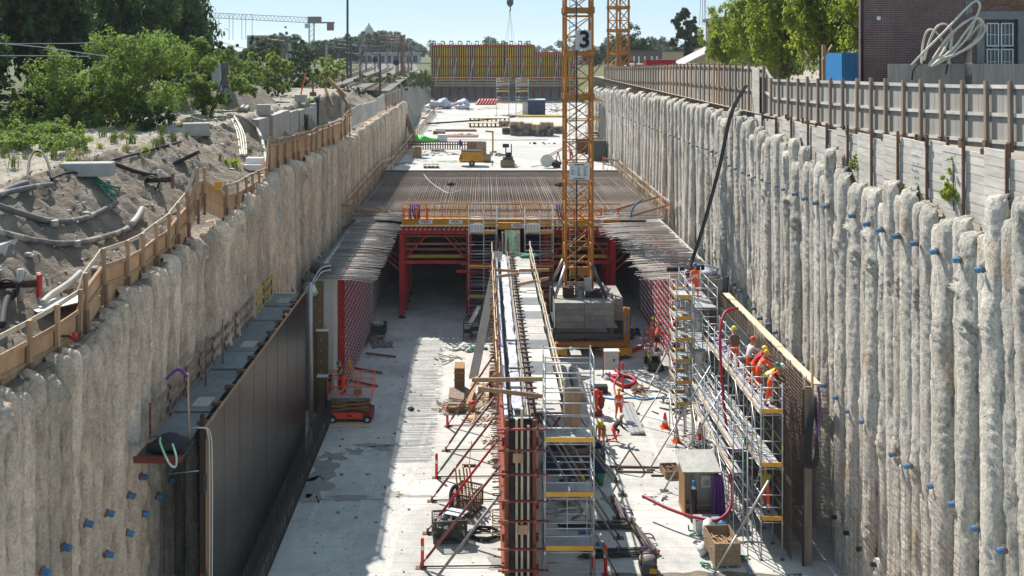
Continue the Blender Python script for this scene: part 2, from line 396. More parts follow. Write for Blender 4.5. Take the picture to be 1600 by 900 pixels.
for j in range(len(gy)-1):
    for i in range(nx-1):
        xm, ym = (gx[i]+gx[i+1])/2, (gy[j]+gy[j+1])/2
        if -11.2 < xm < 14.9 and ym < 262: continue
        g.f.append((j*nx+i, j*nx+i+1, (j+1)*nx+i+1, (j+1)*nx+i))
        if xm < -11 and ym < 140:
            d = -11.2-xm
            if xm > -27: g.m.append(0 if d < 5.6 else 1)
            else: g.m.append(2)
        elif xm < -11 and ym < 262 and xm > -26: g.m.append(1)
        elif xm > 14 and ym < 200 and xm < 60: g.m.append(1)
        else: g.m.append(2)
ground = struct(g.build('ground', ['soil', 'sand', 'grassland'], smooth=True))

# pit floor with its tamped concrete grid joints
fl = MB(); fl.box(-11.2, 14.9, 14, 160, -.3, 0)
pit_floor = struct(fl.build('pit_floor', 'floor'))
ds = MB(); pts = []
for i in range(30):
    x = 4.6+i*.27; ds.v.append((x, 30, .006)); ds.v.append((x, 37.55+.25*nz(x, 2, 1.3), .006))
for i in range(29): ds.f.append((i*2, i*2+2, i*2+3, i*2+1)); ds.m.append(0)
struct(ds.build('dirt_strip', 'soil'))
jl = MB(); R.seed(4)
for y in frange(37, 52, .62): jl.box(-8.3+R.random()*.3, 12.1, y+R.uniform(-.05,.05), y+.018+R.random()*.012, 0, .005)
for x in frange(-8, 12, .62): jl.box(x, x+.012, 36.8, 52, 0, .0045)
jl.build('screed_joint', 'joint', pit_floor, kind='stuff')

# finished roof slab of the tunnel
sb = MB(); sb.box(-10.25, 14.0, 99.6, 262, 6.9, 8.0); sb.box(-14.5, -10.26, 137, 262, 6.95, 7.99); sb.box(14.01, 24, 131.2, 262, 6.95, 7.985)
roof_slab = struct(sb.build('roof_slab', 'slab'))
for y in (125, 151, 177, 205):
    MB().box(-10.2, 13.9, y, y+.12, 8.0, 8.006).build('slab_joint', 'concrete_dark', roof_slab)
tw = MB(); tw.box(-9.65, -8.45, 54.3, 74, 0, 7.55); tw.box(-9.65, -8.45, 74, 262, 0, 6.88)
wl = tag(tw.build('tunnel_wall', 'concrete_new'), 'pale new concrete tunnel wall ending beside the orange scissor lift', 'wall')
tw = MB(); tw.box(12.55, 13.6, 54.6, 74, 0, 7.5); tw.box(12.55, 13.6, 74, 262, 0, 6.88)
wr = tag(tw.build('tunnel_wall', 'concrete_new'), 'concrete tunnel wall behind the red waler grid on the crane side', 'wall')
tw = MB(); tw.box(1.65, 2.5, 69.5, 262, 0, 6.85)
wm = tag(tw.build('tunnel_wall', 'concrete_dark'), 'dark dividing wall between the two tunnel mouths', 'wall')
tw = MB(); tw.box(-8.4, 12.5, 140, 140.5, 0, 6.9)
struct(tw.build('tunnel_light_stop', 'concrete_dark'))  # unseen closing wall, added to keep daylight out of the tunnel
# olive waterproofing sheets on the end of the left wall
ol = MB(); ol.box(-9.72, -9.02, 54.1, 54.26, 0, 7.4)
o1 = ol.build('olive_panel', 'ply_olive', wl)
o2 = MB().box(-9.35, -8.72, 53.9, 54.08, 0, 4.7).build('olive_panel', 'ply_olive', wl)
o3 = MB().box(-9.2, -8.55, 53.66, 53.88, 0, 2.2).build('olive_panel', 'ply_olive', wl)
nm = MB().lathe([(.035,-.02),(.035,.0)], 6, axis='y').mesh('stud', 'white_dull')
for i in range(12):
    for xx in (-9.62, -9.2): inst('stud', nm, o1, (xx, 54.09, .4+i*.6))
    if i < 7: inst('stud', nm, o2, (-9.1, 53.89, .5+i*.62))
MB().box(-9.4, -8.7, 53.85, 54.07, 4.68, 4.76).build('white_edging', 'white_paint', wl)
MB().box(-9.3, -8.5, 53.6, 54.0, 2.18, 2.26).build('white_edging', 'white_paint', wl)
# left wall top: sloped outer strip behind the starter bars
lw = MB(); lw.box(-10.2, -9.66, 54.5, 74, 0, 7.1)
lw.build('backing_strip', 'concrete_dark', wl)

# ------------------------------------------------------------------ secant pile walls
def pile_mesh(name, seed, r, m, lumps, ridges, rows=210, seg=19, H=17.0):
    rr = random.Random(seed); b = MB()
    lump = [(-rr.uniform(.3, H), rr.uniform(.25,.7), rr.uniform(-1,1), rr.uniform(.06,.26)) for _ in range(lumps)]
    zs = [0.0]+[-H*i/rows for i in range(rows+1)][1:]
    rough = 1.0 if seed < 200 else .6
    ph = rr.random()*6; sgn = rr.choice((-1,1)); lean = rr.uniform(-.004,.004)
    def P(a, z, k=1.0):
        q = Vector((math.cos(a)*2.2, math.sin(a)*2.2, z*1.3+seed*13.7))
        q2 = Vector((math.cos(a)*4, math.sin(a)*4, z*3.6+seed*5.1))
        n1 = mnoise.noise(q2*.8); n2 = mnoise.noise(q2*2.3); n3 = mnoise.noise(Vector((q2.x*5, q2.y*5, q2.z*5)))
        rad_ = r-.02*abs(n1)-.045*abs(n2)*rough*.7-.025*abs(n3)*rough
        bk = mnoise.noise(Vector((q.x*.9, q.y*.9, q.z*.8+40)))
        rad_ += -.065*sstep((bk-.22)/.10)*rough*(1+n2)+.045*sstep((-bk-.32)/.07)*(1+1.5*n2)     # sharp-edged spalls and grout crusts
        if ridges: rad_ += .022*math.sin(z*20+sgn*a*2.6+ph)*max(0, mnoise.noise(Vector((z*.4, seed, 3)))*1.8+.25)
        for (lz, lh, la, ld) in lump:
            rad_ += ld*math.exp(-((z-lz)/lh)**2)*math.exp(-((a-la)/.8)**2)*(1+1.5*n2+.8*n1)
        top = max(0, 1+z/.35) if z > -.35 else 0
        rad_ *= (1-.28*top*top)*k
        return ((.58 if seed < 200 else 1.1)*rad_*math.cos(a)+z*lean*6, rad_*math.sin(a)*1.02, z+.10*mnoise.noise(q2*.6)*top)
    for z in zs:
        for j in range(seg): b.v.append(P(-1.95+3.9*j/(seg-1), z))
    for i in range(len(zs)-1):
        for j in range(seg-1):
            b.f.append((i*seg+j, (i+1)*seg+j, (i+1)*seg+j+1, i*seg+j+1)); b.m.append(0)
    # uneven broken top
    c0 = len(b.v); ring = 8
    for k in (.55,.15):
        for j in range(seg):
            a = -1.95+3.9*j/(seg-1); p = P(a, 0, k); b.v.append((p[0]-.35*(1-k), p[1], p[2]+.08+.10*mnoise.noise(Vector((p[0]*4, p[1]*4, seed)))))
    for q in range(2):
        s0 = 0 if q == 0 else c0; s1 = c0+q*seg
        for j in range(seg-1): b.f.append((s0+j, s0+j+1, s1+j+1, s1+j)); b.m.append(0)
    return b.mesh(name, m, smooth=True)
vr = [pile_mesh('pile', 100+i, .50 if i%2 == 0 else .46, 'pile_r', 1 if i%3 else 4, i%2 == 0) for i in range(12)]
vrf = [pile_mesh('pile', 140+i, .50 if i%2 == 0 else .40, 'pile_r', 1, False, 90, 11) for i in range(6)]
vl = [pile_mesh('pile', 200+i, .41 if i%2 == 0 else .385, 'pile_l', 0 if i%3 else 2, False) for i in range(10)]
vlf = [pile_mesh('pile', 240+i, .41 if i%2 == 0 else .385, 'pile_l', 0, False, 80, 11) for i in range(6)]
TOPR = [(22,16.0),(26,16.4),(27.5,15.9),(29,15.5),(31,15.8),(33,15.4),(36,15.2),(38,15.9),(42,15.9),(48,16.2),(55,16.8),(65,16.7),(80,16.6),(100,16.2),(131,15.2)]
pw_r = thing('pile_wall', 'sunlit rough grey wall of close bored concrete piles under the tall plywood fence', 'wall', (14.6, 22, 0))
R.seed(11); y = 20.0; i = 0
while y < 131:
    big = i%2 == 0; near = y < 62
    V = vr if near else vrf; k = R.randrange(len(V)//2)*2+(0 if big else 1)
    top = lerp_tab(TOPR, y)+R.uniform(-.25,.2)+(R.choice((-.5,-.25,0,0,.25)) if near else R.uniform(-.1,.25))-(0 if big else .2)
    x = 14.41+R.uniform(-.03,.04)+(0 if big else .08)
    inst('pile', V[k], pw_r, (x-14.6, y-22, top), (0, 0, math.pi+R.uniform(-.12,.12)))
    y += R.uniform(.66,.76); i += 1
pw_l = thing('pile_wall', 'shaded brown wall of close bored piles below the kinked timber fence', 'wall', (-11.1, 22, 0))
R.seed(12); y = 19.0; i = 0
def left_face(Y): return -11.30 if Y < 37.3 else (-11.0 if Y < 48 else -11.13)
while y < 136:
    big = i%2 == 0; near = y < 62
    V = vl if near else vlf; k = R.randrange(len(V)//2)*2+(0 if big else 1)
    top = lerp_tab(LEDGE, y)-.05+R.uniform(-.12,.12)-(R.choice((0,0,.35)) if near else 0)
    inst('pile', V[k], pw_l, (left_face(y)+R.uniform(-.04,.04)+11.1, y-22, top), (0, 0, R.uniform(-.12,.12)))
    y += R.uniform(.66,.74); i += 1
# concrete facing where the crane-side pile wall runs on past the slab
MB().box(-11.9, -11.15, 135.6, 136.4, 0, 13.3).build('wall_facing', 'concrete', pw_l)

# lean concrete behind the piles, its broken top makes the ledge under each fence
R.seed(13)
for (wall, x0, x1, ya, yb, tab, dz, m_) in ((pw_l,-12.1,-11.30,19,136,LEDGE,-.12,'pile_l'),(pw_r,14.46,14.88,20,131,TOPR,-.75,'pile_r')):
    bk = MB(); n = int((yb-ya)/.35); ny = 4
    for i in range(n+1):
        y = ya+(yb-ya)*i/n; xo = (.3 if 37.4 < y < 47.6 else 0) if wall is pw_l else 0
        for j in range(ny+1):
            x = x0+(x1+xo-x0)*j/ny; q = (j/ny if wall is pw_l else 1-j/ny)
            bk.v.append((x, y, lerp_tab(tab, y)+dz+.10*nz(x*2, y, 1.1, 5)+.06*nz(x*3, y*3, 1, 8)-.12*q*q))
        for xx in (x1+xo, x0) if wall is pw_l else (x0, x1): bk.v.append((xx, y, 0))
    k = ny+3
    for i in range(n):
        for j in range(ny): bk.f.append((i*k+j, i*k+j+1, (i+1)*k+j+1, (i+1)*k+j)); bk.m.append(0)
        if wall is pw_l: bk.f.append((i*k+ny, i*k+ny+1, (i+1)*k+ny+1, (i+1)*k+ny))
        else: bk.f.append((i*k, (i+1)*k, (i+1)*k+ny+1, i*k+ny+1))
        bk.m.append(0)
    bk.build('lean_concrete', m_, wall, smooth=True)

# blue anchor caps with a plate, standing off the piles
cap_l = MB().lathe([(.11,-.05),(.11,.17),(.09,.20)], 10, axis='x').mesh('anchor_cap', 'blue_cap')
pl_l = MB().lathe([(.13,-.12),(.16,-.06),(.15,-.035)], 9, axis='x').mesh('anchor_plate', 'rust')
RU = [(944,171),(952,174),(960,178),(967,180),(973,183),(979,185),(986,187),(993,190),(1000,193),(1007,196),(1014,198),(1020,201),(1027,204),(1034,207),(1040,209),(1047,212),(1054,214),(1061,217),(1069,220),
 (1077,224),(1084,227),(1090,229),(1097,231),(1104,233),(1111,237),(1119,239),(1127,242),(1135,246),(1139,259),(1149,264),(1160,270),(1170,274),(1179,277),(1191,281),(1202,285),(1214,291),(1224,296),(1243,303),(1258,310),(1275,317),(1292,322),
 (1332,337),(1355,350),(1376,359),(1402,369),(1430,380),(1461,393),(1497,406),(1532,421)]
RL = [(1137,434),(1147,445),(1157,454),(1167,464),(1178,482),(1188,497),(1201,507),(1212,519),(1239,557),(1253,570),(1287,602),(1307,621),(1327,642),(1349,658),(1396,709),(1420,728),(1457,759),(1489,788),(1526,825),(1567,859)]
LL = [(69,893),(102,855),(137,818),(170,802),(204,774),(223,745),(246,719),(169,866),(201,833),(225,803),(248,775),(268,750),(524,347),(533,338),(510,387),(501,395),(496,402),(490,409),(484,414),(477,425),(471,437),(463,445),(455,453)]
R.seed(5)
for px, py in RU+RL:
    p = WX(px, py, 14.02); s = .5 if py < 300 else .78
    c = inst('anchor_cap', cap_l, pw_r, (p.x-14.6, p.y-22, p.z), (0, R.uniform(.12,.3), math.pi+R.uniform(-.15,.15)), (s,s,s))
    inst('anchor_plate', pl_l, c, (0,0,0))
for px, py in LL:
    p = WX(px, py, -10.74)
    c = inst('anchor_cap', cap_l, pw_l, (p.x+11.1, p.y-22, p.z), (0, R.uniform(.15,.35), R.uniform(-.2,.2)), (.8,.8,.8))
    inst('anchor_plate', pl_l, c, (0,0,0))
for px, py in ((1309,808),(1328,833),(1348,858),(1371,882)):   # uncapped anchor holes
    p = WX(px, py, 13.98)
    q = MB().lathe([(.22,-.05),(.22,.06),(.10,.065),(.10,.0)], 10, p, 'x').build('anchor_plate', 'white_dull', pw_r)
    MB().lathe([(.085,-.20),(.085,-.02)], 8, p+Vector((-.03,0,0)), 'x').build('anchor_hole', 'black', q)
# wire mesh fixed in front of the lower right piles
wm_ = MB(); R.seed(8)
for k in range(34):
    z = .3+k*.2+R.uniform(-.03,.03); y0 = R.uniform(27.5,30); y1 = R.uniform(36,38.3)
    if k > 34: y0 += 3
    wm_.tube([(13.9, y0, z), (13.86, (y0+y1)/2, z+.03), (13.82, y1, z)], .006, 4)
for k in range(26):
    y = 28+k*.4; wm_.tube([(13.9,y,.1),(13.9,y,R.uniform(4.6,6.6))], .005, 4)
tag(wm_.build('wire_mesh', 'rust'), 'rusty wire mesh standing against the lower sunlit piles', 'mesh')['kind'] = 'stuff'
# ================================================================== FENCES
# left: timber posts on steel stubs, plywood, top rail  (px, top, foot)
LP = [(-8,527,628),(42,500,600),(87,476,575),(121,452,550),(131,426,514),(161,388,473),(197,375,459),(220,364,442),(243,348,423),(260,334,414),(275,316,390),(292,300,372),(306,262,336),
 (316,262,322),(352,288,341),(370,284,340),(383,276,333),(393,271,323),(404,266,318),(414,262,312),(419,214,300),(432,216,268),(444,213,262),(457,212,252),(465,208,250),(477,205,250),(485,204,250),
 (494,198,251),(503,196,237),(512,194,230),(520,191,226),(532,187,218),(538,180,212),(545,171,208)]
def lx(px): return -11.5 if px < 300 else (-11.2 if px < 330 else (-11.15 if px < 416 else -11.3))
fL = thing('timber_fence', 'kinked orange plywood and timber fence on the shaded pile wall', 'fence', (-11.4, 21, 12))
R.seed(21); prev = None
for i, (px, ty, by) in enumerate(LP):
    f0 = WX(px, by, lx(px)); f1 = WX(px, ty, lx(px)); H = f1.z-f0.z
    f1 = Vector((f0.x+R.uniform(-.05,.05), f0.y+R.uniform(-.04,.04), f1.z)); foot = f0-Vector((0,0,.35))
    post = stick('post', f0+Vector((.06,0,.0)), f1+Vector((.06,0,0)), .13, .10, 'wood', fL, (1,0,0))
    MB().beam(foot+Vector((.10,0,0)), f0+(f1-f0)*.33+Vector((.10,0,0)), .16, .07, (1,0,0)).build('steel_stub', 'rust', post)
    if prev:
        a0, a1 = prev; k = .66 if px < 418 else .82
        u0 = a0+(a1-a0)*k; u1 = f0+(f1-f0)*k; off = Vector((-.055,0,0)); d = (f0-a0); nrm = Vector((d.y,-d.x,0)).normalized()
        if nrm.x > 0: nrm = -nrm
        bot = .1
        m_ = MB(); T = nrm*.03
        b0 = a0+nrm*.03-Vector((0,0,bot)); b1 = f0+nrm*.03-Vector((0,0,bot)); c1 = u1+nrm*.03; c0 = u0+nrm*.03
        mid0 = b0+(c0-b0)*.52; mid1 = b1+(c1-b1)*.52
        for (p, q, r_, s_) in ((b0, b1, mid1-Vector((0,0,.012)), mid0-Vector((0,0,.012))), (mid0, mid1, c1, c0)):
            m_ = MB(); m_.quad(p, q, r_, s_); m_.quad(s_+T, r_+T, q+T, p+T)
            m_.quad(p, s_, s_+T, p+T); m_.quad(s_, r_, r_+T, s_+T); m_.quad(r_, q, q+T, r_+T); m_.quad(q, p, p+T, q+T)
            m_.build('plywood_panel', 'ply_fresh', fL)
        stick('rail', a0+(a1-a0)*.95+nrm*.02, f0+(f1-f0)*.95+nrm*.02, .035, .13, 'wood_pale' if px < 420 else 'wood', fL)
        stick('rail', u0-nrm*.05, u1-nrm*.05, .035, .12, 'wood', fL)
        if px < 330: stick('batten', mid0-nrm*.03, mid1-nrm*.03, .03, .11, 'wood', fL)
    prev = (f0, f1)
# white sheets, then the last run of posts
S0 = [(550,168,193),(557,166,190),(565,163,187),(573,161,184),(581,159,179),(589,152,174),(595,149,170),(601,146,167)]
for (a, b) in zip(S0, S0[1:]):
    p0 = WX(a[0], a[2], -11.2); p1 = WX(b[0], b[2], -11.2); t0 = WX(a[0], a[1], -11.2); t1 = WX(b[0], b[1], -11.2)
    z1 = min(t0.z, t1.z)+R.uniform(-.1,.15); d = p1.y-p0.y
    MB().box(-11.27, -11.2, p0.y+.04, p1.y-.06, min(p0.z,p1.z)-.2, z1).build('white_sheet', 'wood_white', fL)
for px, ty, by in ((604,148,167),(608,147,165),(613,145,162),(617,143,160),(622,141,158),(627,136,156)):
    f0 = WX(px, by, -11.2); f1 = WX(px, ty, -11.2)
    stick('post', f0-Vector((0,0,.3)), f1, .16, .14, 'wood', fL, (1,0,0))
q0 = WX(602,168,-11.27); q1 = WX(627,156,-11.27)
MB().beam(q0+Vector((0,0,.8)), q1+Vector((0,0,.8)), .04, 1.5).build('plywood_panel', 'ply_grey', fL)

# right: tall plywood fence, posts and three rails  (world: X depends on the run)
fR = thing('plywood_fence', 'long weathered grey plywood fence with dark timber posts above the sunlit pile wall', 'fence', (15.3, 25, 17))
R.seed(22)
FB = [(20,17.75),(26.5,17.7),(31.5,17.45),(36,17.2),(42,17.05),(51,16.9),(52.5,16.8),(60,16.7),(75,16.55),(95,15.9),(122,15.5)]
FT = [(20,19.6),(26.5,19.5),(31.5,19.35),(42,19.15),(51,18.95),(51.6,19.6),(60,19.55),(75,19.35),(95,18.9),(122,18.4)]
ys = []; y = 20.5
while y < 121: ys.append(y); y += (1.42 if y < 52 else 1.32)+R.uniform(-.12,.12)
FX = 15.25
for i, y in enumerate(ys):
    b = lerp_tab(FB, y); t = lerp_tab(FT, y); lean = R.uniform(-.05,.05)
    mt = 'wood_grey' if not (60 < y < 82) else R.choice(('wood','wood_grey','wood'))
    p = stick('post', (FX-.10, y, b-.15), (FX-.10, y+lean, t+R.uniform(.02,.14)), .13, .11, mt, fR, (1,0,0))
    MB().beam((FX-.17, y, b-.75), (FX-.17, y, b+.14), .17, .05, (1,0,0)).build('steel_stub', 'rust', p)
    if i+1 < len(ys):
        y2 = ys[i+1]; b2 = lerp_tab(FB, y2); t2 = lerp_tab(FT, y2); ym = (y+y2)/2
        for (ya, yb) in ((y, ym), (ym, y2)):
            za = lerp_tab(FB, ya); zb = lerp_tab(FB, yb); ta = lerp_tab(FT, ya)-.03; tb = lerp_tab(FT, yb)-.03
            m_ = MB(); x0, x1 = FX+.03, FX+.055; ya += .008; yb -= .008
            m_.v = [(x0,ya,za-.1),(x0,yb,zb-.1),(x0,yb,tb),(x0,ya,ta),(x1,ya,za-.1),(x1,yb,zb-.1),(x1,yb,tb),(x1,ya,ta)]
            m_.f = [(0,1,2,3),(7,6,5,4),(0,4,5,1),(1,5,6,2),(2,6,7,3),(3,7,4,0)]; m_.m = [0]*6
            m_.build('plywood_panel', 'ply_grey' if not 62 < y < 84 else 'ply_fresh' if R.random() < .0 else 'wood_white', fR)
        for k in (.06, .50, .95):
            za = b+(t-b)*k; zb = b2+(t2-b2)*k
            stick('rail', (FX-.02, y+.05, za), (FX-.02, y2-.05, zb), .07, .11, 'wood_white' if y < 56 else 'wood_grey', fR)
# step panels where the fence rises
MB().box(15.0, 15.04, 52.2, 53.6, 17.0, 19.5).build('plywood_panel', 'wood_white', fR)
# timber lagging between steel posts, above the near piles
lag = thing('lagging_wall', 'stepped wall of pale horizontal planks between rusty steel posts', 'wall', (14.95, 25, 15))
LT = [(20,17.6),(27,17.45),(31,17.35),(36,17.15),(45,17.0),(52,16.8)]
y = 21.2; R.seed(23); LX = 14.95; k = 0
while y < 52:
    L_ = R.uniform(1.05,1.35); top = lerp_tab(LT, y)+R.uniform(-.12,.16); bot = lerp_tab(TOPR, y)-1.1; n = 5
    x = LX-.12*(k%2)
    st = MB(); st.box(x-.058, x+.04, y-.035, y-.014, bot, top+.2); st.box(x-.066, x-.058, y-.05, y+.0, bot, top+.2)
    st.build('steel_post', 'rust', lag)
    if k%3 == 0: MB().box(x-.18, x-.1, y+.03, y+.2, top-.02, top+.14).build('bracket', 'rust_dark', lag)
    z = bot
    while z < top-.06:
        h = min(R.uniform(.26,.34), top-z)
        MB().box(x-.05+R.uniform(-.012,.012), x+.03, y-.01, y+L_+.012, z, z+h-.014).build('plank', 'wood_white', lag)
        z += h
    y += L_; k += 1
while y < 120:     # farther: low concrete-white lagging
    L_ = R.uniform(.8,1.2); top = lerp_tab(FB, y)+R.uniform(-.15,.12)
    MB().box(14.9, 15.0, y, y+L_-.12, lerp_tab(TOPR, y)-.9, top-.05).build('plank', 'wood_white', lag)
    y += L_
# faded blue marker scrawl on one plank bay (illegible strokes)
sm = MB(); R.seed(3)
for r_, n in ((0,6),(1,5),(2,6),(3,4)):
    for k in range(n):
        y = 32.55+k*.1; z = 16.75-r_*.24
        sm.tube([(14.775,y,z),(14.775,y+R.uniform(-.03,.05),z+R.uniform(.04,.12)),(14.775,y+.06,z+R.uniform(-.03,.06))], .006, 4)
sm.build('marker_scrawl', 'blue_bright', lag)

# ================================================================== left wall formwork with its walkway
FX0, FY0, FY1 = -8.95, 31.0, 48.3
fm = thing('wall_formwork', 'dark brown plywood wall formwork with a railed walkway along the shaded side', 'formwork', (FX0, 42, 0))
n = 8
for i in range(n):
    a = FY0+(FY1-FY0)*i/n; b = FY0+(FY1-FY0)*(i+1)/n
    MB().box(FX0-.03, FX0, a+.012, b-.012, .02, 8.25).build('form_panel', 'ply_dark', fm)
    MB().box(FX0-.005, FX0+.006, b-.02, b+.0, .02, 8.2).build('sheet_joint', 'rust_dark', fm)
    q = MB()
    for zz in (1.5,3.6,5.7,7.6):
        for yy in (a+.5, b-.5): q.lathe([(.035,-.005),(.035,.008)], 7, (FX0, yy, zz), 'x')
    q.build('tie_hole', 'hose_grey', fm, kind='stuff')
    MB().box(FX0-.005, FX0+.004, a+.03, b-.03, 2.72+.0*i, 2.735).build('sheet_joint', 'rust_dark', fm)
    for yy in (a+.35, b-.75):
        MB().box(FX0-.30, FX0-.07, yy, yy+.10, .05, 8.15).build('soldier', 'rust_dark', fm)
for z in (1.0,2.8,4.6,6.4,7.9):
    MB().box(FX0-.068, FX0-.032, FY0, FY1, z, z+.2).build('waler', 'rust_dark', fm)
MB().box(FX0-.05, FX0+.03, FY0, FY1, 8.252, 8.30).build('edge_trim', 'wood', fm)
for z0_, z1_, m_ in ((0,3.6,'red'),(3.6,8.7,'rust_dark')):
    MB().box(FX0-.16, FX0-.02, FY0-.14, FY0-.02, z0_, z1_).build('end_profile', m_, fm)
MB().box(FX0+.012, FX0+.10, FY0-.10, FY0-.02, 0, 7.9).build('end_stop', 'wood', fm)
for k, z in ((0,3.2),(1,6.3)): MB().box(FX0-.03, FX0+.06, FY0-.2, FY0-.142, z, z+.5).build('clamp', 'steel_dark', fm)
# walkway decks, ledger brackets, railing
R.seed(31)
y = FY0-.4; i = 0
while y < FY1-1:
    L_ = R.uniform(2.0,2.7); d = R.uniform(-.04,.04)
    dk = MB().box(FX0-1.60, FX0-.34, y+.03, y+L_-.03, 8.10+d, 8.15+d).build('walkway_board', 'deck_blue', fm)
    if i%3 == 1: MB().box(FX0-1.1, FX0-.5, y+.4, y+1.3, 8.155+d, 8.175+d).build('loose_board', 'ply_grey', fm)
    y += L_; i += 1
for k in range(10):
    y = FY0+.4+k*1.68
    MB().box(FX0-.42, FX0-.06, y, y+.13, 8.18, 8.30).build('form_head', 'rust', fm)
    MB().beam((FX0-1.62, y, 8.02), (FX0-.31, y, 8.02), .08, .10).build('bracket', 'rust_dark', fm)
yy = FY0-.5; prevp = None
while yy < FY1:
    p = Vector((FX0-1.63, yy, 8.1)); pt = p+Vector((0,0,1.12))
    pz = MB().beam(p, pt, .06, .05, (1,0,0)).build('rail_post', 'red_worn', fm)
    if prevp:
        for h, w_ in ((1.02,.15),(.55,.15),(.1,.15)):
            mm = 'girder_yellow' if yy > FY1-3.5 else 'wood'
            MB().beam(prevp+Vector((.05,-.1,h+R.uniform(-.03,.03))), p+Vector((.05,.1,h+R.uniform(-.03,.03))), .03, w_).build('guard_board', 'wood_grey' if mm == 'wood' else mm, fm)
    prevp = p; yy += 1.75
for yy in (35.3, 37.6): rod('raised_pole', (FX0-1.25,yy,8.1), (FX0-1.25,yy,9.9), .03, 'wood_grey', fm)
# green net bundle and pale strap hanging on the walkway end, with its steel tray
ft = MB(); ft.box(FX0-1.75, FX0-.3, 29.4, 30.6, 7.85, 7.92)
MB().box(FX0-1.75, FX0-.3, 29.35, 29.42, 7.80, 8.0).build('tray_edge', 'red_worn', fm)
ft.build('end_tray', 'steel_dark', fm)
nb = MB().blob((FX0-.85, 30.0, 8.1), .6, .45, .22, 3, .35, 14, 8)
tag(nb.build('net_bundle', 'rubber', smooth=True), 'black bundled net on the near end of the shaded walkway', 'net')
st_ = MB().tube(bez([(FX0-1.05,29.75,8.42),(FX0-.95,29.45,8.36),(FX0-.65,29.3,7.85),(FX0-.45,29.3,7.72),(FX0-.42,29.32,8.0),(FX0-.6,29.5,8.34)]), .035, 5)
tag(st_.build('lifting_strap', 'green_film', smooth=True), 'pale green lifting strap draped over the black net bundle', 'strap')
pp = MB().tube([(FX0-.45,30.7,7.9),(FX0-.5,30.7,10.1)], .035, 6)
po = tag(pp.build('wooden_pole', 'wood', smooth=True), 'thin wooden pole tied upright at the near end of the walkway', 'pole')
MB().tube(bez([(FX0-.5,30.66,10.0),(FX0-.75,30.6,10.25),(FX0-1.0,30.6,10.1),(FX0-1.15,30.6,9.95)]), .05, 6).build('purple_strap', 'purple', po, smooth=True)
for k in range(2):
    tag(MB().tube(bez([(FX0-.35-.05*k,30.7,8.35),(FX0-.1,30.55,8.42),(FX0+.12+.07*k,30.75,8.2),(FX0+.16+.08*k,30.85,7),(FX0+.16+.08*k,30.85,3),(FX0+.18+.1*k,30.85,.02)]), .022, 5).build('cable', 'cream_pipe', smooth=True),
        ('pale cable hanging down the near edge of the dark formwork, closer to the timber stop' if k == 0 else 'pale cable hanging down the dark formwork, outermost of the two'), 'cable')
rod('tie_rod', (FX0-.2,30.9,6.9), (-10.4,31.3,6.6), .02, 'steel', fm)
# starter bars at the foot of the formwork: two rows
sbb = MB(); R.seed(32)
for row, (x, h) in enumerate(((-8.38,1.25),(-8.72,1.5))):
    y = 28.6
    while y < 53.8: sbb.tube([(x,y,0),(x+R.uniform(-.03,.03),y+R.uniform(-.03,.03),h+R.uniform(-.06,.06))], .013, 4); y += .115
    for z in (.25,.55,.85): sbb.tube([(x,28.5,z),(x,53.9,z)], .011, 4)
tag(sbb.build('starter_rebar', 'rebar_dark'), 'dense row of dark starter rebar along the foot of the brown formwork', 'rebar')['kind'] = 'stuff'
# steel pipe, covered by grey sheet, at the end of the formwork
tag(MB().tube([(-9.35,52.2,0),(-9.38,52.2,4),(-9.42,52.25,7.8)], .13, 10).build('steel_pipe', 'steel', smooth=True), 'upright grey steel pipe between the dark formwork and the olive panels', 'pipe')
# dark foil and white cables over the left wall head
fo = MB().blob((-9.35,55.6,7.75), .75, 1.2, .28, 8, .3, 14, 8)
tag(fo.build('foil', 'black', smooth=True), 'black foil heap with white edge on the head of the left tunnel wall', 'foil')
for k in range(2):
    tag(MB().tube(bez([(-8.6,54.2,8.3-.25*k),(-9.1,54.0,8.2-.25*k),(-9.5,53.8,7.6-.25*k),(-9.7,53.8,7.1-.25*k)]), .03, 5).build('white_cable', 'white_paint', smooth=True),
        'white cable looped over the black foil, '+('upper one' if k == 0 else 'lower one'), 'cable')
tag(MB().blob((-9.65,53.9,6.95), .35, .2, .3, 4, .4, 10, 7).build('green_cloth', 'green_film', smooth=True), 'pale green cloth hanging at the corner of the olive panels', 'cloth')

# ================================================================== tunnel front
R.seed(41)
mt_ = thing('rebar_mat', 'broad brown rebar mat covering the roof slab formwork', 'rebar mat', (2, 87, 7.5))
MB().box(-10.1, 14.0, 74.2, 99.55, 7.30, 7.42).build('deck_formwork', 'ply_grey', mt_)
n_l = 0
for i in range(119):
    x = -9.9+i*.2+R.uniform(-.03,.03); y0 = 74.2+R.uniform(-.15,.2)
    MB().tube([(x, y0, 7.94+R.uniform(-.02,.02)), (x+R.uniform(-.03,.03), 87, 7.95+R.uniform(-.015,.015)), (x+R.uniform(-.03,.03), 99.5, 7.94)], .019, 4).build('long_bar', 'rebar_grey', mt_)
tb = MB()
for i in range(84): tb.tube([(-9.95, 74.3+i*.3, 7.965), (13.95, 74.3+i*.3, 7.965)], .013, 4)
for i in range(84): tb.tube([(-9.95, 74.4+i*.3, 7.52), (13.95, 74.4+i*.3, 7.52)], .016, 4)
tb.build('cross_bar', 'rebar', mt_, kind='stuff')
MB().box(-10.2, 14.0, 99.45, 99.62, 7.9, 8.05).build('slab_edge_strip', 'black', mt_)
for (x, y, nm_) in ((-3.0,89,0),(7.0,88.5,1)):
    o_ = tag(MB().blob((x, y, 8.08), .35, .25, .22, 3+nm_, .4, 10, 7).build('wire_bundle', 'rust_dark', smooth=True), ('small dark bundle left on the middle of the rebar mat' if nm_ == 0 else 'small dark heap on the rebar mat beside the crane mast'), 'bundle')
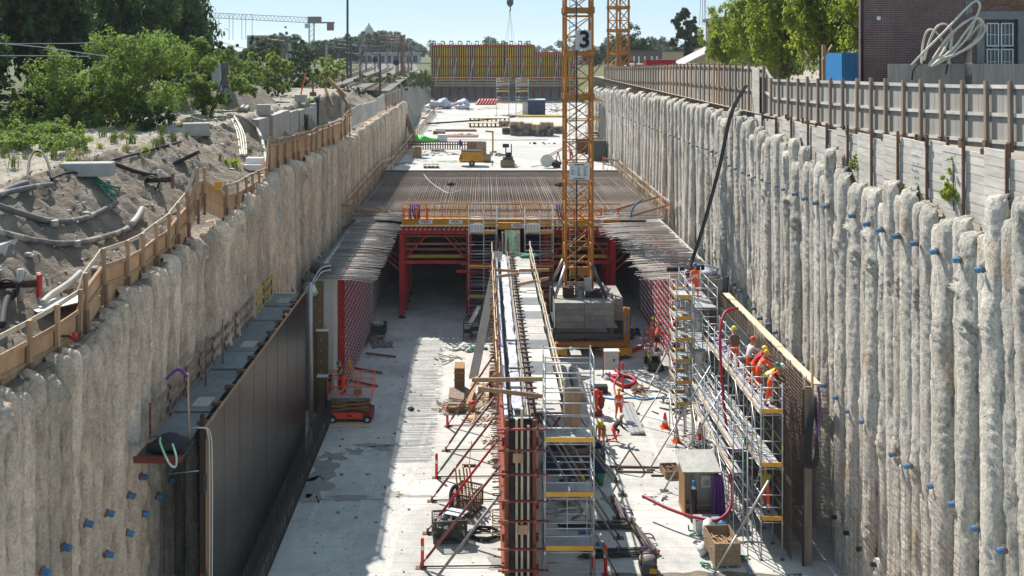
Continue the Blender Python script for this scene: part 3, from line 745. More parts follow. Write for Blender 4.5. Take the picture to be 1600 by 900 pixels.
tag(MB().tube(bez([(-6,97,8.0),(-5.2,92,8.0),(-4,87,8.0),(-3,84,8),(-2.0,86,8)],5), .03, 4).build('rope', 'white_dull'), 'pale thin rope lying crooked across the rebar mat', 'rope')
# starter bars stretching in from both walls, one rod each
for side in (0, 1):
    t_ = thing('starter_bars', ('fan of grey rebar reaching inward from the left tunnel wall head' if side == 0 else 'fan of grey rebar reaching inward over the red waler grid on the crane side'), 'rebar', (-9 if side == 0 else 13.4, 62, 7.8), group=None)
    y = 53.4; R.seed(42+side)
    while y < 73.8:
        if side == 0: x0, x1 = -9.2-.4*(y-53)/20+R.uniform(-.08,.08), -6.0+R.uniform(-.12,.12)+R.choice((0,0,0,0,-.3))
        else: x0, x1 = 13.1+R.uniform(-.2,.2), 9.2+R.uniform(-.15,.15)+R.choice((0,0,0,-.4))-(.5 if y > 66 else 0)
        z = 7.72+R.uniform(-.04,.07)+(.25 if y > 71 else 0)
        MB().tube([(x0, y, z), (x0*.4+x1*.6, y, z-.02), (x1, y+R.uniform(-.04,.04), z-.12+R.uniform(-.07,.05))], .021, 5).build('bar', R.choice(('rebar_grey','rebar_grey','hose_pale','wood_grey')), t_, smooth=True)
        y += R.uniform(.085,.17)
    lo = MB()
    for k in range(9):
        xx = (-9.2+k*.13) if side == 0 else (12.4+k*.13)
        lo.tube([(xx, 53.6, 7.62), (xx, 74, 7.62)], .018, 4)
    lo.build('long_bar', 'rebar_grey', t_, kind='stuff')

pg = thing('edge_girder', 'orange steel edge girder with guard rail across the tunnel front', 'girder', (2, 73.2, 7.2))
for (x0, x1, dz) in ((-6.2,-1.0,0),(-.96,1.05,-.05),(1.1,2.9,-.3),(2.95,5.3,-.05),(5.35,10.4,0)):
    m_ = MB().box(x0, x1, 73.0, 73.18, 7.22+dz, 7.62+dz); m_.box(x0, x1, 72.93, 73.25, 7.62+dz, 7.66+dz); m_.box(x0, x1, 72.93, 73.25, 7.18+dz, 7.22+dz)
    m_.build('girder_section', 'yellow', pg)
for px, dz in ((665,0),(712,0),(809,-.3),(879,-.03),(932,0)):
    x = (px-755)/20.55
    s_ = MB().box(x-.52, x+.52, 72.90, 72.925, 7.26+dz, 7.60+dz).build('sign_plate', 'white_paint', pg)
    text_part('sign_text', 'PERI', .34, 'red', s_, (x-2, 72.885-73.2, .23+dz), (rad(90),0,0))
x = -6.2
while x < 10.5:
    rp = MB().beam((x,73.3,7.65),(x,73.3,8.75), .06, .06, (1,0,0)).build('rail_post', R.choice(('yellow','white_dull','orange_plastic','yellow')), pg)
    x += .62
for z, m_ in ((8.72,'yellow'),(8.28,'wood'),(7.82,'toe_yellow')):
    for a, b in ((-6.3,-1),(-.9,2.8),(2.9,10.5)):
        MB().beam((a,73.34,z+R.uniform(-.03,.03)),(b,73.34,z+R.uniform(-.03,.03)), .04, .10).build('guard_rail', m_, pg)
for (a, b) in ((-3.3,-.9),(2.3,4.4),(-6.0,-4.2),(6.5,8.2)):
    ms = MB(); xx = a
    while xx <= b: ms.tube([(xx,73.42,7.7),(xx,73.42,8.85)], .012, 4); xx += .1
    for z in (7.7,8.3,8.85): ms.tube([(a,73.42,z),(b,73.42,z)], .022, 4)
    ms.build('mesh_guard', 'yellow', pg)
for px in (632,640,652,668,897,938,965):
    x = (px-755)/20.5
    tag(MB().box(x-.06, x+.06, 72.75, 72.86, 7.66, 8.55).build('red_post', 'orange_plastic'), {632:'red sleeve post at the left end of the orange girder',640:'red sleeve post second from the left end of the orange girder',652:'red sleeve post beside the left purple straps',668:'red sleeve post above the left white sign of the girder',
        897:'red sleeve post behind the crane mast on the girder',938:'red sleeve post above the right white sign of the girder',965:'red sleeve post at the right end of the orange girder'}[px], 'post')
for px in (648, 877):
    x = (px-755)/20.5; m_ = MB()
    for k in range(5):
        m_.tube(bez([(x-.35+.17*k,73.2,8.75),(x-.30+.17*k,72.85,8.3),(x-.2+.15*k+R.uniform(-.1,.1),72.82,7.7)],5), .055, 5)
    tag(m_.build('purple_straps', 'purple', smooth=True), 'purple lifting straps hung over the girder rail '+('left of the stair towers' if px < 700 else 'behind the crane mast'), 'straps')
# ply edge and beam ends under the slab
MB().box(-6.3, 10.4, 73.02, 73.5, 7.04, 7.12).build('ply_edge', 'wood_pale', pg)
x = -6.2
while x < 10.3:
    if not 1.2 < x < 2.9:
        bm_ = MB().box(x, x+.11, 72.98, 79, 6.78, 7.03).build('formwork_beam', 'wood_grey', pg)
    x += .36
# red portal frames of the tunnel formwork, one carriage per tunnel
for side in (0, 1):
    car = thing('formwork_carriage', ('red steel formwork carriage in the left tunnel mouth' if side == 0 else 'red steel formwork carriage in the right tunnel mouth behind the crane'), 'formwork carriage', (-3.7 if side == 0 else 7.4, 73.4, 0))
    xa, xb = (-6.2, -1.1) if side == 0 else (4.9, 9.9)
    for k in range(4):
        Y = 73.4+k*2.4
        for x in (xa, xb):
            m_ = MB().box(x-.16, x+.16, Y-.05, Y+.25, .3, 6.4); m_.box(x-.21, x-.165, Y-.1, Y+.3, .3, 6.4); m_.box(x+.165, x+.21, Y-.1, Y+.3, .3, 6.4)
            lg = m_.build('portal_leg', 'red', car)
            MB().lathe([(.10,0),(.10,.3)], 8, (x, Y+.1, 0)).build('screw_foot', 'red_worn', lg)
            MB().box(x-.25, x+.25, Y-.15, Y+.35, .0, .04).build('foot_plate', 'steel_dark', lg)
        MB().box(xa-.25, xb+.25, Y-.06, Y+.24, 6.42, 6.76).build('portal_beam', 'red', car)
        MB().box(xa+.22, xb-.22, Y, Y+.12, 4.15, 4.38).build('tie_beam', 'red', car)
        s = 1
        MB().beam((xa+.3, Y+.1, 4.6), (xa+1.9, Y+.1, 6.35), .13, .13).build('diagonal_brace', 'red', car)
        MB().beam((xb-.3, Y+.1, 4.6), (xb-1.9, Y+.1, 6.35), .13, .13).build('diagonal_brace', 'red', car)
    for z, m_ in ((5.95,'wood'),(5.35,'wood'),(4.95,'wood_grey')):
        MB().box(xa+.2, xb-.2, 74.6, 74.75, z, z+.14).build('cross_timber', m_, car)
    MB().box(xa+.3, xb-.3, 74.2, 74.3, 4.42, 4.66).build('warning_board', 'girder_yellow', car)
    wx = xa if side == 0 else xb; dx = -1 if side == 0 else 1
    for k in range(5):      # haunch shoring toward the wall
        Y = 73.6+k*1.7
        pts = [(wx+dx*(.35+1.85*math.sin(t)), Y, 4.6+2.2*math.cos(t)) for t in [i*math.pi/2/6 for i in range(7)]]
        MB().tube(pts, .10, 4).build('haunch_rib', 'wood_grey', car)
        MB().beam((wx+dx*.2,Y,3.6),(wx+dx*1.8,Y,5.0), .10, .10).build('haunch_strut', 'red', car)
    for k in range(7):
        t = (k+.5)*math.pi/2/7; x_, z_ = wx+dx*(.42+1.9*math.sin(t)), 4.6+2.28*math.cos(t)
        MB().box(x_-.14, x_+.14, 73.5, 83, z_, z_+.05).build('haunch_board', 'wood_grey', car)
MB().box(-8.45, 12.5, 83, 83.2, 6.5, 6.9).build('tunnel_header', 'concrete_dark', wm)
for k, (z, x0, x1) in enumerate(((3.72,-2.0,6.0),(4.35,-1.7,5.6))):
    tag(MB().box(x0, x1, 72.3-.25*k, 72.5-.25*k, z, z+.18).build('red_waler', 'red'), ('long red steel beam across the middle of both stair towers' if k == 0 else 'upper red steel beam behind the stair towers'), 'beam')
# red waler grids standing against the tunnel walls
for side in (0, 1):
    gr = thing('waler_grid', ('tall red steel formwork grid on the shaded left tunnel wall' if side == 0 else 'tall red and white steel formwork grid by the sunlit scaffold'), 'formwork', (-8.35 if side == 0 else 12.45, 63, 0))
    y0, y1, x = (55.8, 70.5, -8.40) if side == 0 else (61.5, 74.5, 12.48); dx = 1 if side == 0 else -1
    MB().box(min(x,x+dx*.04), max(x,x+dx*.04), y0, y1, .15, 7.1).build('grid_panel', 'red', gr)
    y = y0+.2
    ms = MB().box(-.06,.06,-.05,.05,0,6.9).mesh('grid_soldier', 'red')
    while y < y1: inst('grid_soldier', ms, gr, (x+dx*.11-gr.location.x, y-63, .15)); y += .62
    mw = MB().beam((0,0,0),(0,y1-y0,0), .1, .07).mesh('grid_waler', 'red' if side == 0 else 'red')
    z = .4
    while z < 7.1: inst('grid_waler', mw, gr, (x+dx*.22-gr.location.x, y0-63, z)); z += .42
    tk = MB(); y = y0+.5
    while y < y1:
        z = .5
        while z < 7: tk.beam((x+dx*.29,y,z),(x+dx*.29,y+.30,z+.22), .05, .05); z += .42
        y += .62
    tk.build('grid_tie', 'white_dull' if side else 'steel', gr, kind='stuff')
# ================================================================== CENTRE WALL FORMWORK
R.seed(51)
Y0, Y1, ZT = 36.2, 66.0, 6.55
cf = thing('centre_formwork', 'long red and timber formwork of the centre wall running to the tunnel', 'formwork', (1.4, 50, 0))
n = 12
for i in range(n):
    a = Y0+(Y1-Y0)*i/n; b = Y0+(Y1-Y0)*(i+1)/n
    MB().box(.94, .98, a+.006, b-.006, .02, ZT).build('form_panel', 'ply_dark', cf)
    MB().box(1.92, 1.96, a+.006, b-.006, .02, ZT).build('form_panel', 'ply_dark', cf)
MB().box(.985, 1.915, Y0+.3, Y1, .02, ZT-.25).build('fresh_concrete', 'concrete', cf)
MB().box(.80, .93, Y0+.1, Y1, ZT-.02, ZT+.10).build('edge_wrap', 'plastic_sheet', cf)
MB().box(1.0, 1.10, Y0+.3, Y1, ZT-.2, ZT-.1).build('edge_groove', 'rust_dark', cf)
sh = MB(); N = 60
for i in range(N+1):
    y = Y0+1+(Y1-Y0-1.5)*i/N
    for j in range(5): sh.v.append((1.14+j*.10+.05*nz(y, j, .8), y, ZT-.05+.10*nz(y, j*1.7, 1.3, 4)))
for i in range(N):
    for j in range(4): sh.f.append((i*5+j, i*5+j+1, i*5+j+6, i*5+j+5)); sh.m.append(0)
sh.build('white_membrane', 'plastic_sheet', cf, smooth=True)
MB().tube(bez([(1.62+.03*math.sin(k), Y0+k*3.7, ZT+.12) for k in range(9)], 4), .035, 5).build('top_rod', 'wood_grey', cf, smooth=True)
MB().box(1.82, 1.92, Y0+.4, Y1, ZT-.05, ZT+.07).build('top_waler', 'rust', cf)
st = MB().beam((-.22,0,0),(.18,0,0), .07, .06).mesh('stud', 'steel_dark')
k = 0; y = Y0+1.2
while y < Y1-.5:
    inst('stud', st, cf, (1.92-1.4+(.08 if k%2 else 0), y-50, ZT+.12)); y += R.uniform(.5,.75); k += 1
for yy in (45.6, 41.6, 39.2): MB().box(1.12, 1.75, yy, yy+.16, ZT+.06, ZT+.12).build('cross_plate', 'steel_dark', cf)
# deck boards on brackets, white timber rail
y = Y0+.8
while y < Y1-2:
    L_ = R.uniform(.8,1.9); w_ = 3.05+R.uniform(-.05,.05)
    MB().box(2.06, w_, y+.015, y+L_-.02, ZT-.12+R.uniform(0,.03), ZT-.06+R.uniform(0,.03)).build('deck_board', R.choice(('concrete','concrete','deck_blue','wood_white')), cf); y += L_
for k in range(13):
    y = Y0+1+k*2.25
    MB().beam((3.14,y,ZT-.2),(3.14,y,ZT+1.15), .07, .07, (1,0,0)).build('rail_post', 'wood_pale', cf)
    MB().beam((1.97,y,ZT-.2),(3.12,y,ZT-.2), .08, .14).build('bracket', 'red_worn', cf)
    MB().beam((2.0,y,ZT-1.8),(3.0,y,ZT-.3), .07, .07).build('bracket', 'red_worn', cf)
    if k < 12:
        for h in (.55, 1.05):
            MB().beam((3.09,y+.05,ZT+h+R.uniform(-.05,.05)),(3.09+R.uniform(-.03,.03),y+2.2,ZT+h+R.uniform(-.05,.05)), .035, .14).build('rail', 'wood_pale' if R.random()<.7 else 'wood_white', cf)
# left rail
for k in range(10):
    y = Y0+3.5+k*2.7
    MB().beam((.62,y,ZT-1.2),(.60,y,ZT+1.15), .07, .09, (1,0,0)).build('rail_post', 'wood', cf)
    if k < 9:
        for h, xx in ((.45,.66),(1.0,.56)):
            MB().beam((xx,y,ZT+h+R.uniform(-.06,.06)),(xx+R.uniform(-.05,.05),y+2.65,ZT+h+R.uniform(-.06,.06)), .035, .12).build('rail', 'wood_pale', cf)
        for q in range(5):
            yy = y+.3+q*.5
            MB().beam((.5,yy,ZT-.1-R.random()*.8),(.78,yy+.1,ZT+.2), .03, .03).build('tie_hook', R.choice(('toe_yellow','rust','rust')), cf)
# tie-rod ends and red walers of both faces
tr = MB().tube([(-.34,0,0),(0,0,0)], .02, 5).mesh('tie_rod', 'wood_pale')
trp = MB().tube([(-.30,0,0),(0,0,0)], .025, 5).mesh('tie_rod', 'rust')
for zz in (.7, 1.9, 3.1, 4.3, 5.5):
    for xx in (.70, 2.0):
        m_ = MB().box(xx, xx+.10, Y0, Y1, zz, zz+.12); m_.box(xx, xx+.10, Y0, Y1, zz+.17, zz+.29)
        m_.build('red_waler', 'red_worn', cf)
    y = Y0+.2
    while y < Y1: inst('tie_rod', tr if R.random()<.5 else trp, cf, (.70-1.4, y-50, zz+.14), (0,R.uniform(-.1,.1),R.uniform(-.1,.1))); y += R.uniform(.55,.8)
y = Y0+.1
while y < Y1:
    MB().box(.81, .935, y, y+.08, .1, ZT-.05).build('timber_girder', 'girder_yellow' if y < 40 else 'wood', cf)
    MB().box(1.965, 2.09, y, y+.08, .1, ZT-.3).build('timber_girder', 'wood', cf); y += .9
# stop end towards the camera
MB().box(.99, 1.91, Y0+.22, Y0+.28, .02, ZT-.1).build('stop_board', 'ply_dark', cf)
for x in (1.22, 1.42, 1.66): MB().box(x, x+.085, Y0+.02, Y0+.21, .05, ZT-.15+R.uniform(-.2,.5)).build('stop_girder', 'wood_pale', cf)
for x in (.83, 1.86): MB().box(x, x+.12, Y0-.14, Y0-.0, 0, ZT-.02).build('stop_post', 'red_worn', cf)
for z in (.9, 1.7, 2.75, 3.5, 4.5, 5.4, 6.2):
    MB().box(.55, 2.45, Y0-.26, Y0-.15, z, z+.055).build('stop_waler', 'red_worn', cf)
    for x in (.9, 1.95): MB().lathe([(.07,0),(.07,.05),(.03,.051),(.03,.12)], 8, (x, Y0-.38, z+.08), 'y').build('wing_nut', 'rust', cf)
for (px, py, q) in ((1.3,4.9,0),(1.5,2.2,1)): MB().box(px-.18, px+.18, Y0-.06, Y0+.0, py, py+.35).build('patch_board', 'wood', cf)
# push-pull props, shaded side then crane side
PL = [(52.2,-1.9,'red_pipe'),(49,-1.9,'red_pipe'),(45.9,-2.23,'grey_pipe'),(43.5,-2.32,'red_pipe'),(40.6,-2.35,'red'),(37.9,-2.45,'red_pipe'),(35.6,-2.3,'grey_pipe')]
LBL = ['rusty inclined prop nearest the leaning grey plank','rusty inclined prop standing behind the red and white post next to the reel','grey inclined prop with its foot at a red post, shaded side','rust-red inclined prop whose foot stands alone between two red posts','bright red inclined prop passing behind the black cage','rusty inclined prop with its foot by the nearest red post','grey inclined prop cut by the lower edge of the view, shaded side']
for (Y, X, m_), lb in zip(PL, LBL):
    p = thing('push_pull_prop', lb, 'prop', (X, Y, 0), group='inclined props of the centre formwork')
    a = Vector((X,Y,.12)); b = Vector((.72,Y,4.1)); d = b-a
    MB().tube([a+d*.07, b-d*.06], .055, 8).build('tube', m_, p, smooth=True)
    MB().tube([a, a+d*.09], .03, 6).build('spindle', 'steel_dark', p, smooth=True)
    MB().tube([b-d*.08, b], .03, 6).build('spindle', 'steel_dark', p, smooth=True)
    m2 = MB().box(X-.22,X+.22,Y-.12,Y+.12,0.006,.03); m2.box(X-.05,X+.05,Y-.06,Y-.04,.03,.2); m2.box(X-.05,X+.05,Y+.04,Y+.06,.03,.2); m2.build('foot_plate', 'rust', p)
    m2 = MB().tube([(X,Y,.06),(.75,Y+.05,.07)], .028, 6).build('floor_strut', 'rust_dark', p)
PRR = [(46.9,6.6),(45.5,6.3),(44.1,6.4),(41.9,5.86),(40.2,5.66),(38.8,5.7),(37.1,5.2)]
LBR = ['farthest grey inclined prop, foot by the kneeling workers','grey inclined prop with its foot behind the first rebar bundle','grey prop standing on the end of the farther L-shaped rebar bundle','grey inclined prop with its foot between the two L-shaped bundles','grey inclined prop with a yellow band footed left of the near bundle','grey inclined prop resting across the nearer L-shaped rebar bundle','grey inclined prop nearest the lower edge, crane side']
for (Y, X), lb in zip(PRR, LBR):
    p = thing('push_pull_prop', lb, 'prop', (X, Y, 0), group='inclined props of the centre formwork')
    a = Vector((X,Y,.12)); b = Vector((2.15,Y,5.75)); d = b-a
    MB().tube([a+d*.1, a+d*.42], .045, 8).build('inner_tube', 'grey_pipe', p, smooth=True)
    MB().tube([a+d*.42, b], .062, 8).build('outer_tube', 'grey_pipe', p, smooth=True)
    MB().tube([a+d*.415, a+d*.445], .075, 8).build('collar', 'girder_yellow' if int(Y*10)%2 == 0 else 'steel', p, smooth=True)
    MB().tube([a, a+d*.11], .03, 6).build('spindle', 'steel_dark', p, smooth=True)
    m2 = MB().box(X-.22,X+.22,Y-.14,Y+.14,0.006,.03); m2.box(X-.05,X+.05,Y-.06,Y-.04,.03,.2); m2.box(X-.05,X+.05,Y+.04,Y+.06,.03,.2); m2.build('foot_plate', 'steel_dark', p)
# loose timbers laid across
for (Y, xa, xb, za, zb, lb) in ((37.9,-.45,2.35,7.42,7.42,'brown timber laid level across the centre wall near the scaffold'),(37.3,-.2,2.3,7.3,6.95,'brown timber sloping across the centre wall just below the level one'),
        (57.5,.7,2.1,7.3,7.2,'short timber across the wall in front of the green film, upper one'),(56.0,.8,2.1,7.25,7.4,'short timber across the wall in front of the green film, lower one'),
        (56.5,2.1,3.9,7.5,7.5,'timber rail across the far end of the deck, level one'),(55.5,2.0,3.8,6.9,7.25,'timber rail across the far end of the deck, tilted one')):
    tag(MB().beam((xa,Y,za),(xb,Y+.1,zb), .07, .16).build('timber_beam', 'wood'), lb, 'timber')
lp = MB().beam((-.62,59.0,.25),(1.05,64.2,7.0), .55, .09, (0,-.4,1))
tag(lp.build('leaning_plank', 'concrete'), 'long pale grey plank leaning from the floor up to the centre wall', 'plank')
# green film wrapped round the finished wall end
gf = MB(); N = 16
for i in range(N+1):
    z = 2.6+4.9*i/N
    for j in range(9):
        t = j/8; x = 1.56+1.04*t; y = 69.3-.22*math.sin(math.pi*t)
        gf.v.append((x+.07*nz(z, j, 1.1), y+.12*nz(z*1.2, j, 1.5, 2), z+.06*nz(j, z, .9, 5)))
for i in range(N):
    for j in range(8): gf.f.append((i*9+j, i*9+j+1, i*9+j+10, i*9+j+9)); gf.m.append(0)
tag(gf.build('green_film', 'green_film', smooth=True), 'crumpled green and white film wrapped on the end of the dividing wall', 'film')
for (x, lb) in ((1.42,'left'),(2.62,'right')):
    tag(MB().beam((x,69.0,0),(x+R.uniform(-.05,.05),69.0,7.4), .12, .12, (1,0,0)).build('upright_board', 'wood_pale'), 'upright pale board on the '+lb+' edge of the green film', 'board')
sr = MB(); R.seed(52)
for k in range(46):
    x = R.choice((1.15,1.75)); y = 66.2+R.random()*2.6; sr.tube([(x,y,3),(x+R.uniform(-.05,.05),y,6.6+R.random()*.7)], .022, 4)
for k in range(8): sr.tube([(1.1,66,3.4+k*.4),(1.1,69,3.4+k*.4)], .016, 4); sr.tube([(1.8,66,3.4+k*.4),(1.8,69,3.4+k*.4)], .016, 4)
for k in range(40): sr.tube([(R.choice((1.1,1.8)),66.2+k*.07,0),(R.choice((1.1,1.8)),66.2+k*.07,3.2)], .02, 4)
tag(sr.build('wall_rebar', 'rebar'), 'upright rebar between the centre formwork and the green film', 'rebar')['kind'] = 'stuff'
tag(MB().blob((3.0,64.9,6.62), .7, .4, .12, 5, .5, 16, 8).build('green_netting', 'green_net', smooth=True), 'dark green netting heap at the far end of the centre deck', 'net')

# ================================================================== SCAFFOLDS
def scaffold(name, label, X0, X1, ysl, ztop, decks, group=None, rail=True, toe_front=True, yellow_ends=True, brace=True, ladder=None, lifts=None, z0=0):
    t = thing(name, label, 'scaffold', (X0, ysl[0], z0), group=group)
    for y in ysl:
        for x in (X0, X1):
            s_ = rod('standard', (x,y,z0), (x,y,ztop+(R.uniform(-.1,.1))), .030, 'steel', t)
            MB().box(x-.08,x+.08,y-.08,y+.08,z0+.005,z0+.02).build('base_plate', 'steel_dark', s_)
            cl = MB()
            for z in decks: cl.lathe([(.055,-.06),(.055,.06)], 8, (x,y,z-.1))
            cl.build('coupler', 'steel', s_)
            MB().lathe([(.033,0),(.033,.22)], 6, (x,y,z0+(ztop-z0)*.62)).build('yellow_band', 'yellow_hv', s_)
    hs = sorted(set([d-.1 for d in decks]+[d+h for d in decks for h in ((.5,1.0) if rail else ()) if d+h < ztop+.05]+list(lifts or [])))
    for z in hs:
        for y in ysl: rod('transom', (X0,y,z), (X1,y,z), .024, 'steel', t)
        for a, b in zip(ysl, ysl[1:]):
            for x in (X0, X1): rod('ledger', (x,a,z), (x,b,z), .024, 'steel', t)
    for d in decks:
        for a, b in zip(ysl, ysl[1:]):
            n = 3; w_ = (X1-X0-.08)/n
            for k in range(n):
                MB().box(X0+.04+k*w_+.006, X0+.04+(k+1)*w_-.006, a+.02, b-.02, d-.045+R.uniform(0,.01), d+R.uniform(0,.01)).build('deck_board', 'alu_deck', t)
            if toe_front:
                MB().box(X0-.045, X0-.01, a+.04, b-.04, d+.012, d+.165).build('toe_board', 'wood_pale', t)
        ye = (ysl[0],) if yellow_ends == 'front' else (ysl if yellow_ends else ())
        for y in ye: MB().box(X0+.02, X1-.02, y-.075, y-.04, d+.01, d+.175).build('toe_board', 'toe_yellow', t)
    if brace:
        zz = [z0]+list(decks)
        for i, (a, b) in enumerate(zip(ysl, ysl[1:])):
            for q, (u, v) in enumerate(zip(zz, zz[1:])):
                if (i+q)%2 == 0: rod('diagonal_brace', (X0-.03,a,u+.1), (X0-.03,b,v), .022, 'steel', t)
                else: rod('diagonal_brace', (X0-.03,b,u+.1), (X0-.03,a,v), .022, 'steel', t)
    if ladder:
        for (xa, ya, za, zb, w_) in ladder:
            ll = MB()
            for sx in (0, w_): ll.tube([(xa+sx,ya,za),(xa+sx,ya+.0,zb)], .022, 5)
            z = za+.2
            while z < zb: ll.tube([(xa,ya,z),(xa+w_,ya,z)], .017, 5); z += .28
            ll.build('ladder', 'steel', t)
    return t
R.seed(61)
sA = scaffold('wall_scaffold', 'long three-deck scaffold with pale toe boards in front of the rebar cage', 11.15, 12.0, [38.5+1.285*i for i in range(9)], 7.05, [1.6,3.75,5.9], yellow_ends='front')
scaffold('access_tower', 'slender stair scaffold with yellow toe boards at the far end of the long scaffold', 9.95, 10.75, [49.4,51.2], 8.6, [2.2,3.3,4.4,5.5,6.6,7.7], ladder=[(10.1,50.2,.1,7.6,.4)], brace=True)
scaffold('upper_scaffold', 'high scaffold bay carrying the two workers by the concrete hose', 10.9, 12.1, [49.6,51.6,53.4], 8.3, [4.9,7.15], yellow_ends=False)
scaffold('end_tower', 'scaffold tower with two bright yellow toe boards at the near end of the centre wall', 2.32, 4.15, [36.0,37.15], 9.0, [1.7,3.72,5.76], ladder=[(3.2,36.6,1.7,3.7,.75)], lifts=[8.9,8.33,7.75,7.2,.6,2.5,4.5], toe_front=False, yellow_ends='front')
for (x0, lb) in ((-1.08,'left of the two stair towers at the tunnel front'),(3.12,'stair tower at the tunnel front nearer the crane mast')):
    t = scaffold('stair_tower', 'aluminium '+lb if 'left' in lb else 'aluminium '+lb, x0, x0+2.1, [71.4,72.5], 8.7, [2.1,4.35,6.9], ladder=[(x0+1.15,71.95,.1,8.3,.85)], lifts=[.9,1.5,3.0,3.6,5.3,6.0], toe_front=False, yellow_ends='front', brace=False)
    MB().box(x0+.1, x0+1.05, 71.30, 71.34, 6.95, 7.55).build('white_panel', 'white_paint', t)
    for k in range(4): MB().box(x0+.2+k*.22, x0+.3+k*.22, 71.27, 71.295, 7.0, 7.5).build('panel_rib', 'white_dull', t)
    rod('centre_standard', (x0+1.1,71.4,0), (x0+1.1,71.4,8.6), .026, 'steel', t)
scaffold('outer_scaffold', 'low outer scaffold with pale toe boards between the tool hut and the long scaffold', 10.5, 11.08, [40.3,42.9,45.5,48.1], 4.9, [2.7,3.7], yellow_ends=False)
# extra lower standards and clutter of the long scaffold
for i, y in enumerate((38.9,39.6,44.4,47.0)):
    rod('outer_standard', (10.72,y,0), (10.72,y,R.choice((4.2,5.0,6.2))), .026, 'steel', sA)
    for z in (1.9,3.9): rod('outrigger', (10.72,y,z), (11.15,y,z), .022, 'steel', sA)
for z in (.8, 2.0, 2.6, 4.2, 4.8):
    rod('guard_tube', (10.74,39.2,z), (10.74,47.1,z), .022, 'steel', sA)
for k in range(4): MB().box(10.35, 10.62, 37.4+k*2.9, 40.2+k*2.9, .012, .05).build('sole_board', 'alu_deck', sA)
tag(MB().tube([(11.05,40.6,1.7),(11.05,40.55,4.1)], .05, 6).build('green_pole', 'green_net', smooth=True), 'upright green tube tied to the middle of the long scaffold', 'pole')
# raking struts of the long scaffold
RK = [(8.15,46.8,5.05,'raking strut footed just left of the tool hut'),(8.4,44.5,4.7,'raking strut whose foot stands before the gas cylinder'),(8.96,37.3,3.7,'raking strut passing in front of the wooden crate'),(8.6,54.0,5.0,'farther raking strut by the blue hose'),(8.5,52.3,4.2,'raking strut standing beside the grey plank on the floor')]
for X, Y, z, lb in RK:
    p = thing('raking_strut', lb, 'strut', (X,Y,0), group='raking struts of the long scaffold')
    a = Vector((X,Y,.08)); b = Vector((11.1,Y+.02,z)); d = b-a
    MB().tube([a, a+d*.45], .035, 7).build('inner_tube', 'steel', p, smooth=True)
    MB().tube([a+d*.42, b], .048, 7).build('outer_tube', 'steel', p, smooth=True)
    MB().box(X-.2,X+.2,Y-.14,Y+.14,.006,.04).build('foot_plate', 'steel_dark', p)
# rebar cage of the crane-side wall
R.seed(63)
cg = thing('rebar_cage', 'tall rusty rebar cage of the new wall behind the long scaffold', 'rebar cage', (12.7, 46, 0))
for x in (12.35, 13.15):
    v_ = MB(); y = 38.5
    while y < 54.2: v_.tube([(x,y,0),(x+R.uniform(-.02,.02),y,6.95+R.uniform(-.1,.25))], .015, 4); y += .15
    v_.build('upright_bar', 'rebar', cg, kind='stuff')
    h_ = MB(); z = .15
    while z < 7.0: h_.tube([(x-.03,38.4,z),(x-.03,54.2,z)], .013, 4); z += .15
    h_.build('level_bar', 'rebar', cg, kind='stuff')
ti = MB()
for k in range(24):
    for j in range(16): ti.tube([(12.3,38.6+k*.65,.4+j*.42),(13.2,38.6+k*.65+.05,.4+j*.42)], .010, 4)
ti.build('cross_tie', 'rebar', cg, kind='stuff')
eb = MB()
for k in range(44): eb.tube([(13.1,38.45,.15+k*.155),(13.75,38.0+R.uniform(-.1,.2),.15+k*.155)], .014, 4)
eb.build('end_bar', 'rebar', cg, kind='stuff')
MB().box(12.72, 13.02, 38.02, 38.12, 0, 7.1).build('stop_board', 'wood_grey', cg)
MB().box(12.66, 12.715, 38.0, 38.14, 0, 7.0).build('stop_channel', 'rust_dark', cg)
MB().box(13.0, 13.06, 37.95, 38.1, 4.7, 8.3).build('stop_post', 'wood', cg)
for k in range(3): MB().box(13.16, 13.52, 38.4+k*4.8, 43.15+k*4.8, 7.05+.01*k, 7.10+.01*k).build('top_plank', 'wood_pale', cg)
# form panel behind the deck and black sling bundle at the cage end
tag(MB().box(12.22, 12.28, 44.0, 49.5, 5.0, 7.2).build('form_sheet', 'steel_dark'), 'dark sheet standing between the scaffold deck and the rebar cage', 'sheet')
sl_ = MB()
for k in range(5): sl_.tube(bez([(13.0,37.7-.05*k,6.9),(12.75+.03*k,37.6-.05*k,6.2),(12.5+.07*k,37.5,4.9),(12.5+.08*k,37.5,4.3),(12.75+.05*k,37.5,4.15),(12.95+.03*k,37.5,4.5),(13.05,37.55,5.4),(13.0,37.6,6.85)],6), .045, 6)
slo = tag(sl_.build('cable_coil', 'rubber', smooth=True), 'black cable coil hung with a purple strap at the near end of the rebar cage', 'cable')
MB().tube(bez([(13.05,37.5,7.3),(13.12,37.4,6.7),(13.05,37.4,5.9),(12.9,37.38,5.2)]), .04, 5).build('purple_strap', 'purple', slo, smooth=True)
tag(MB().box(3.15,3.78,37.25,37.3,5.85,7.35).build('plywood_sheet', 'wood'), 'brown plywood sheet standing on top of the near scaffold tower', 'sheet')

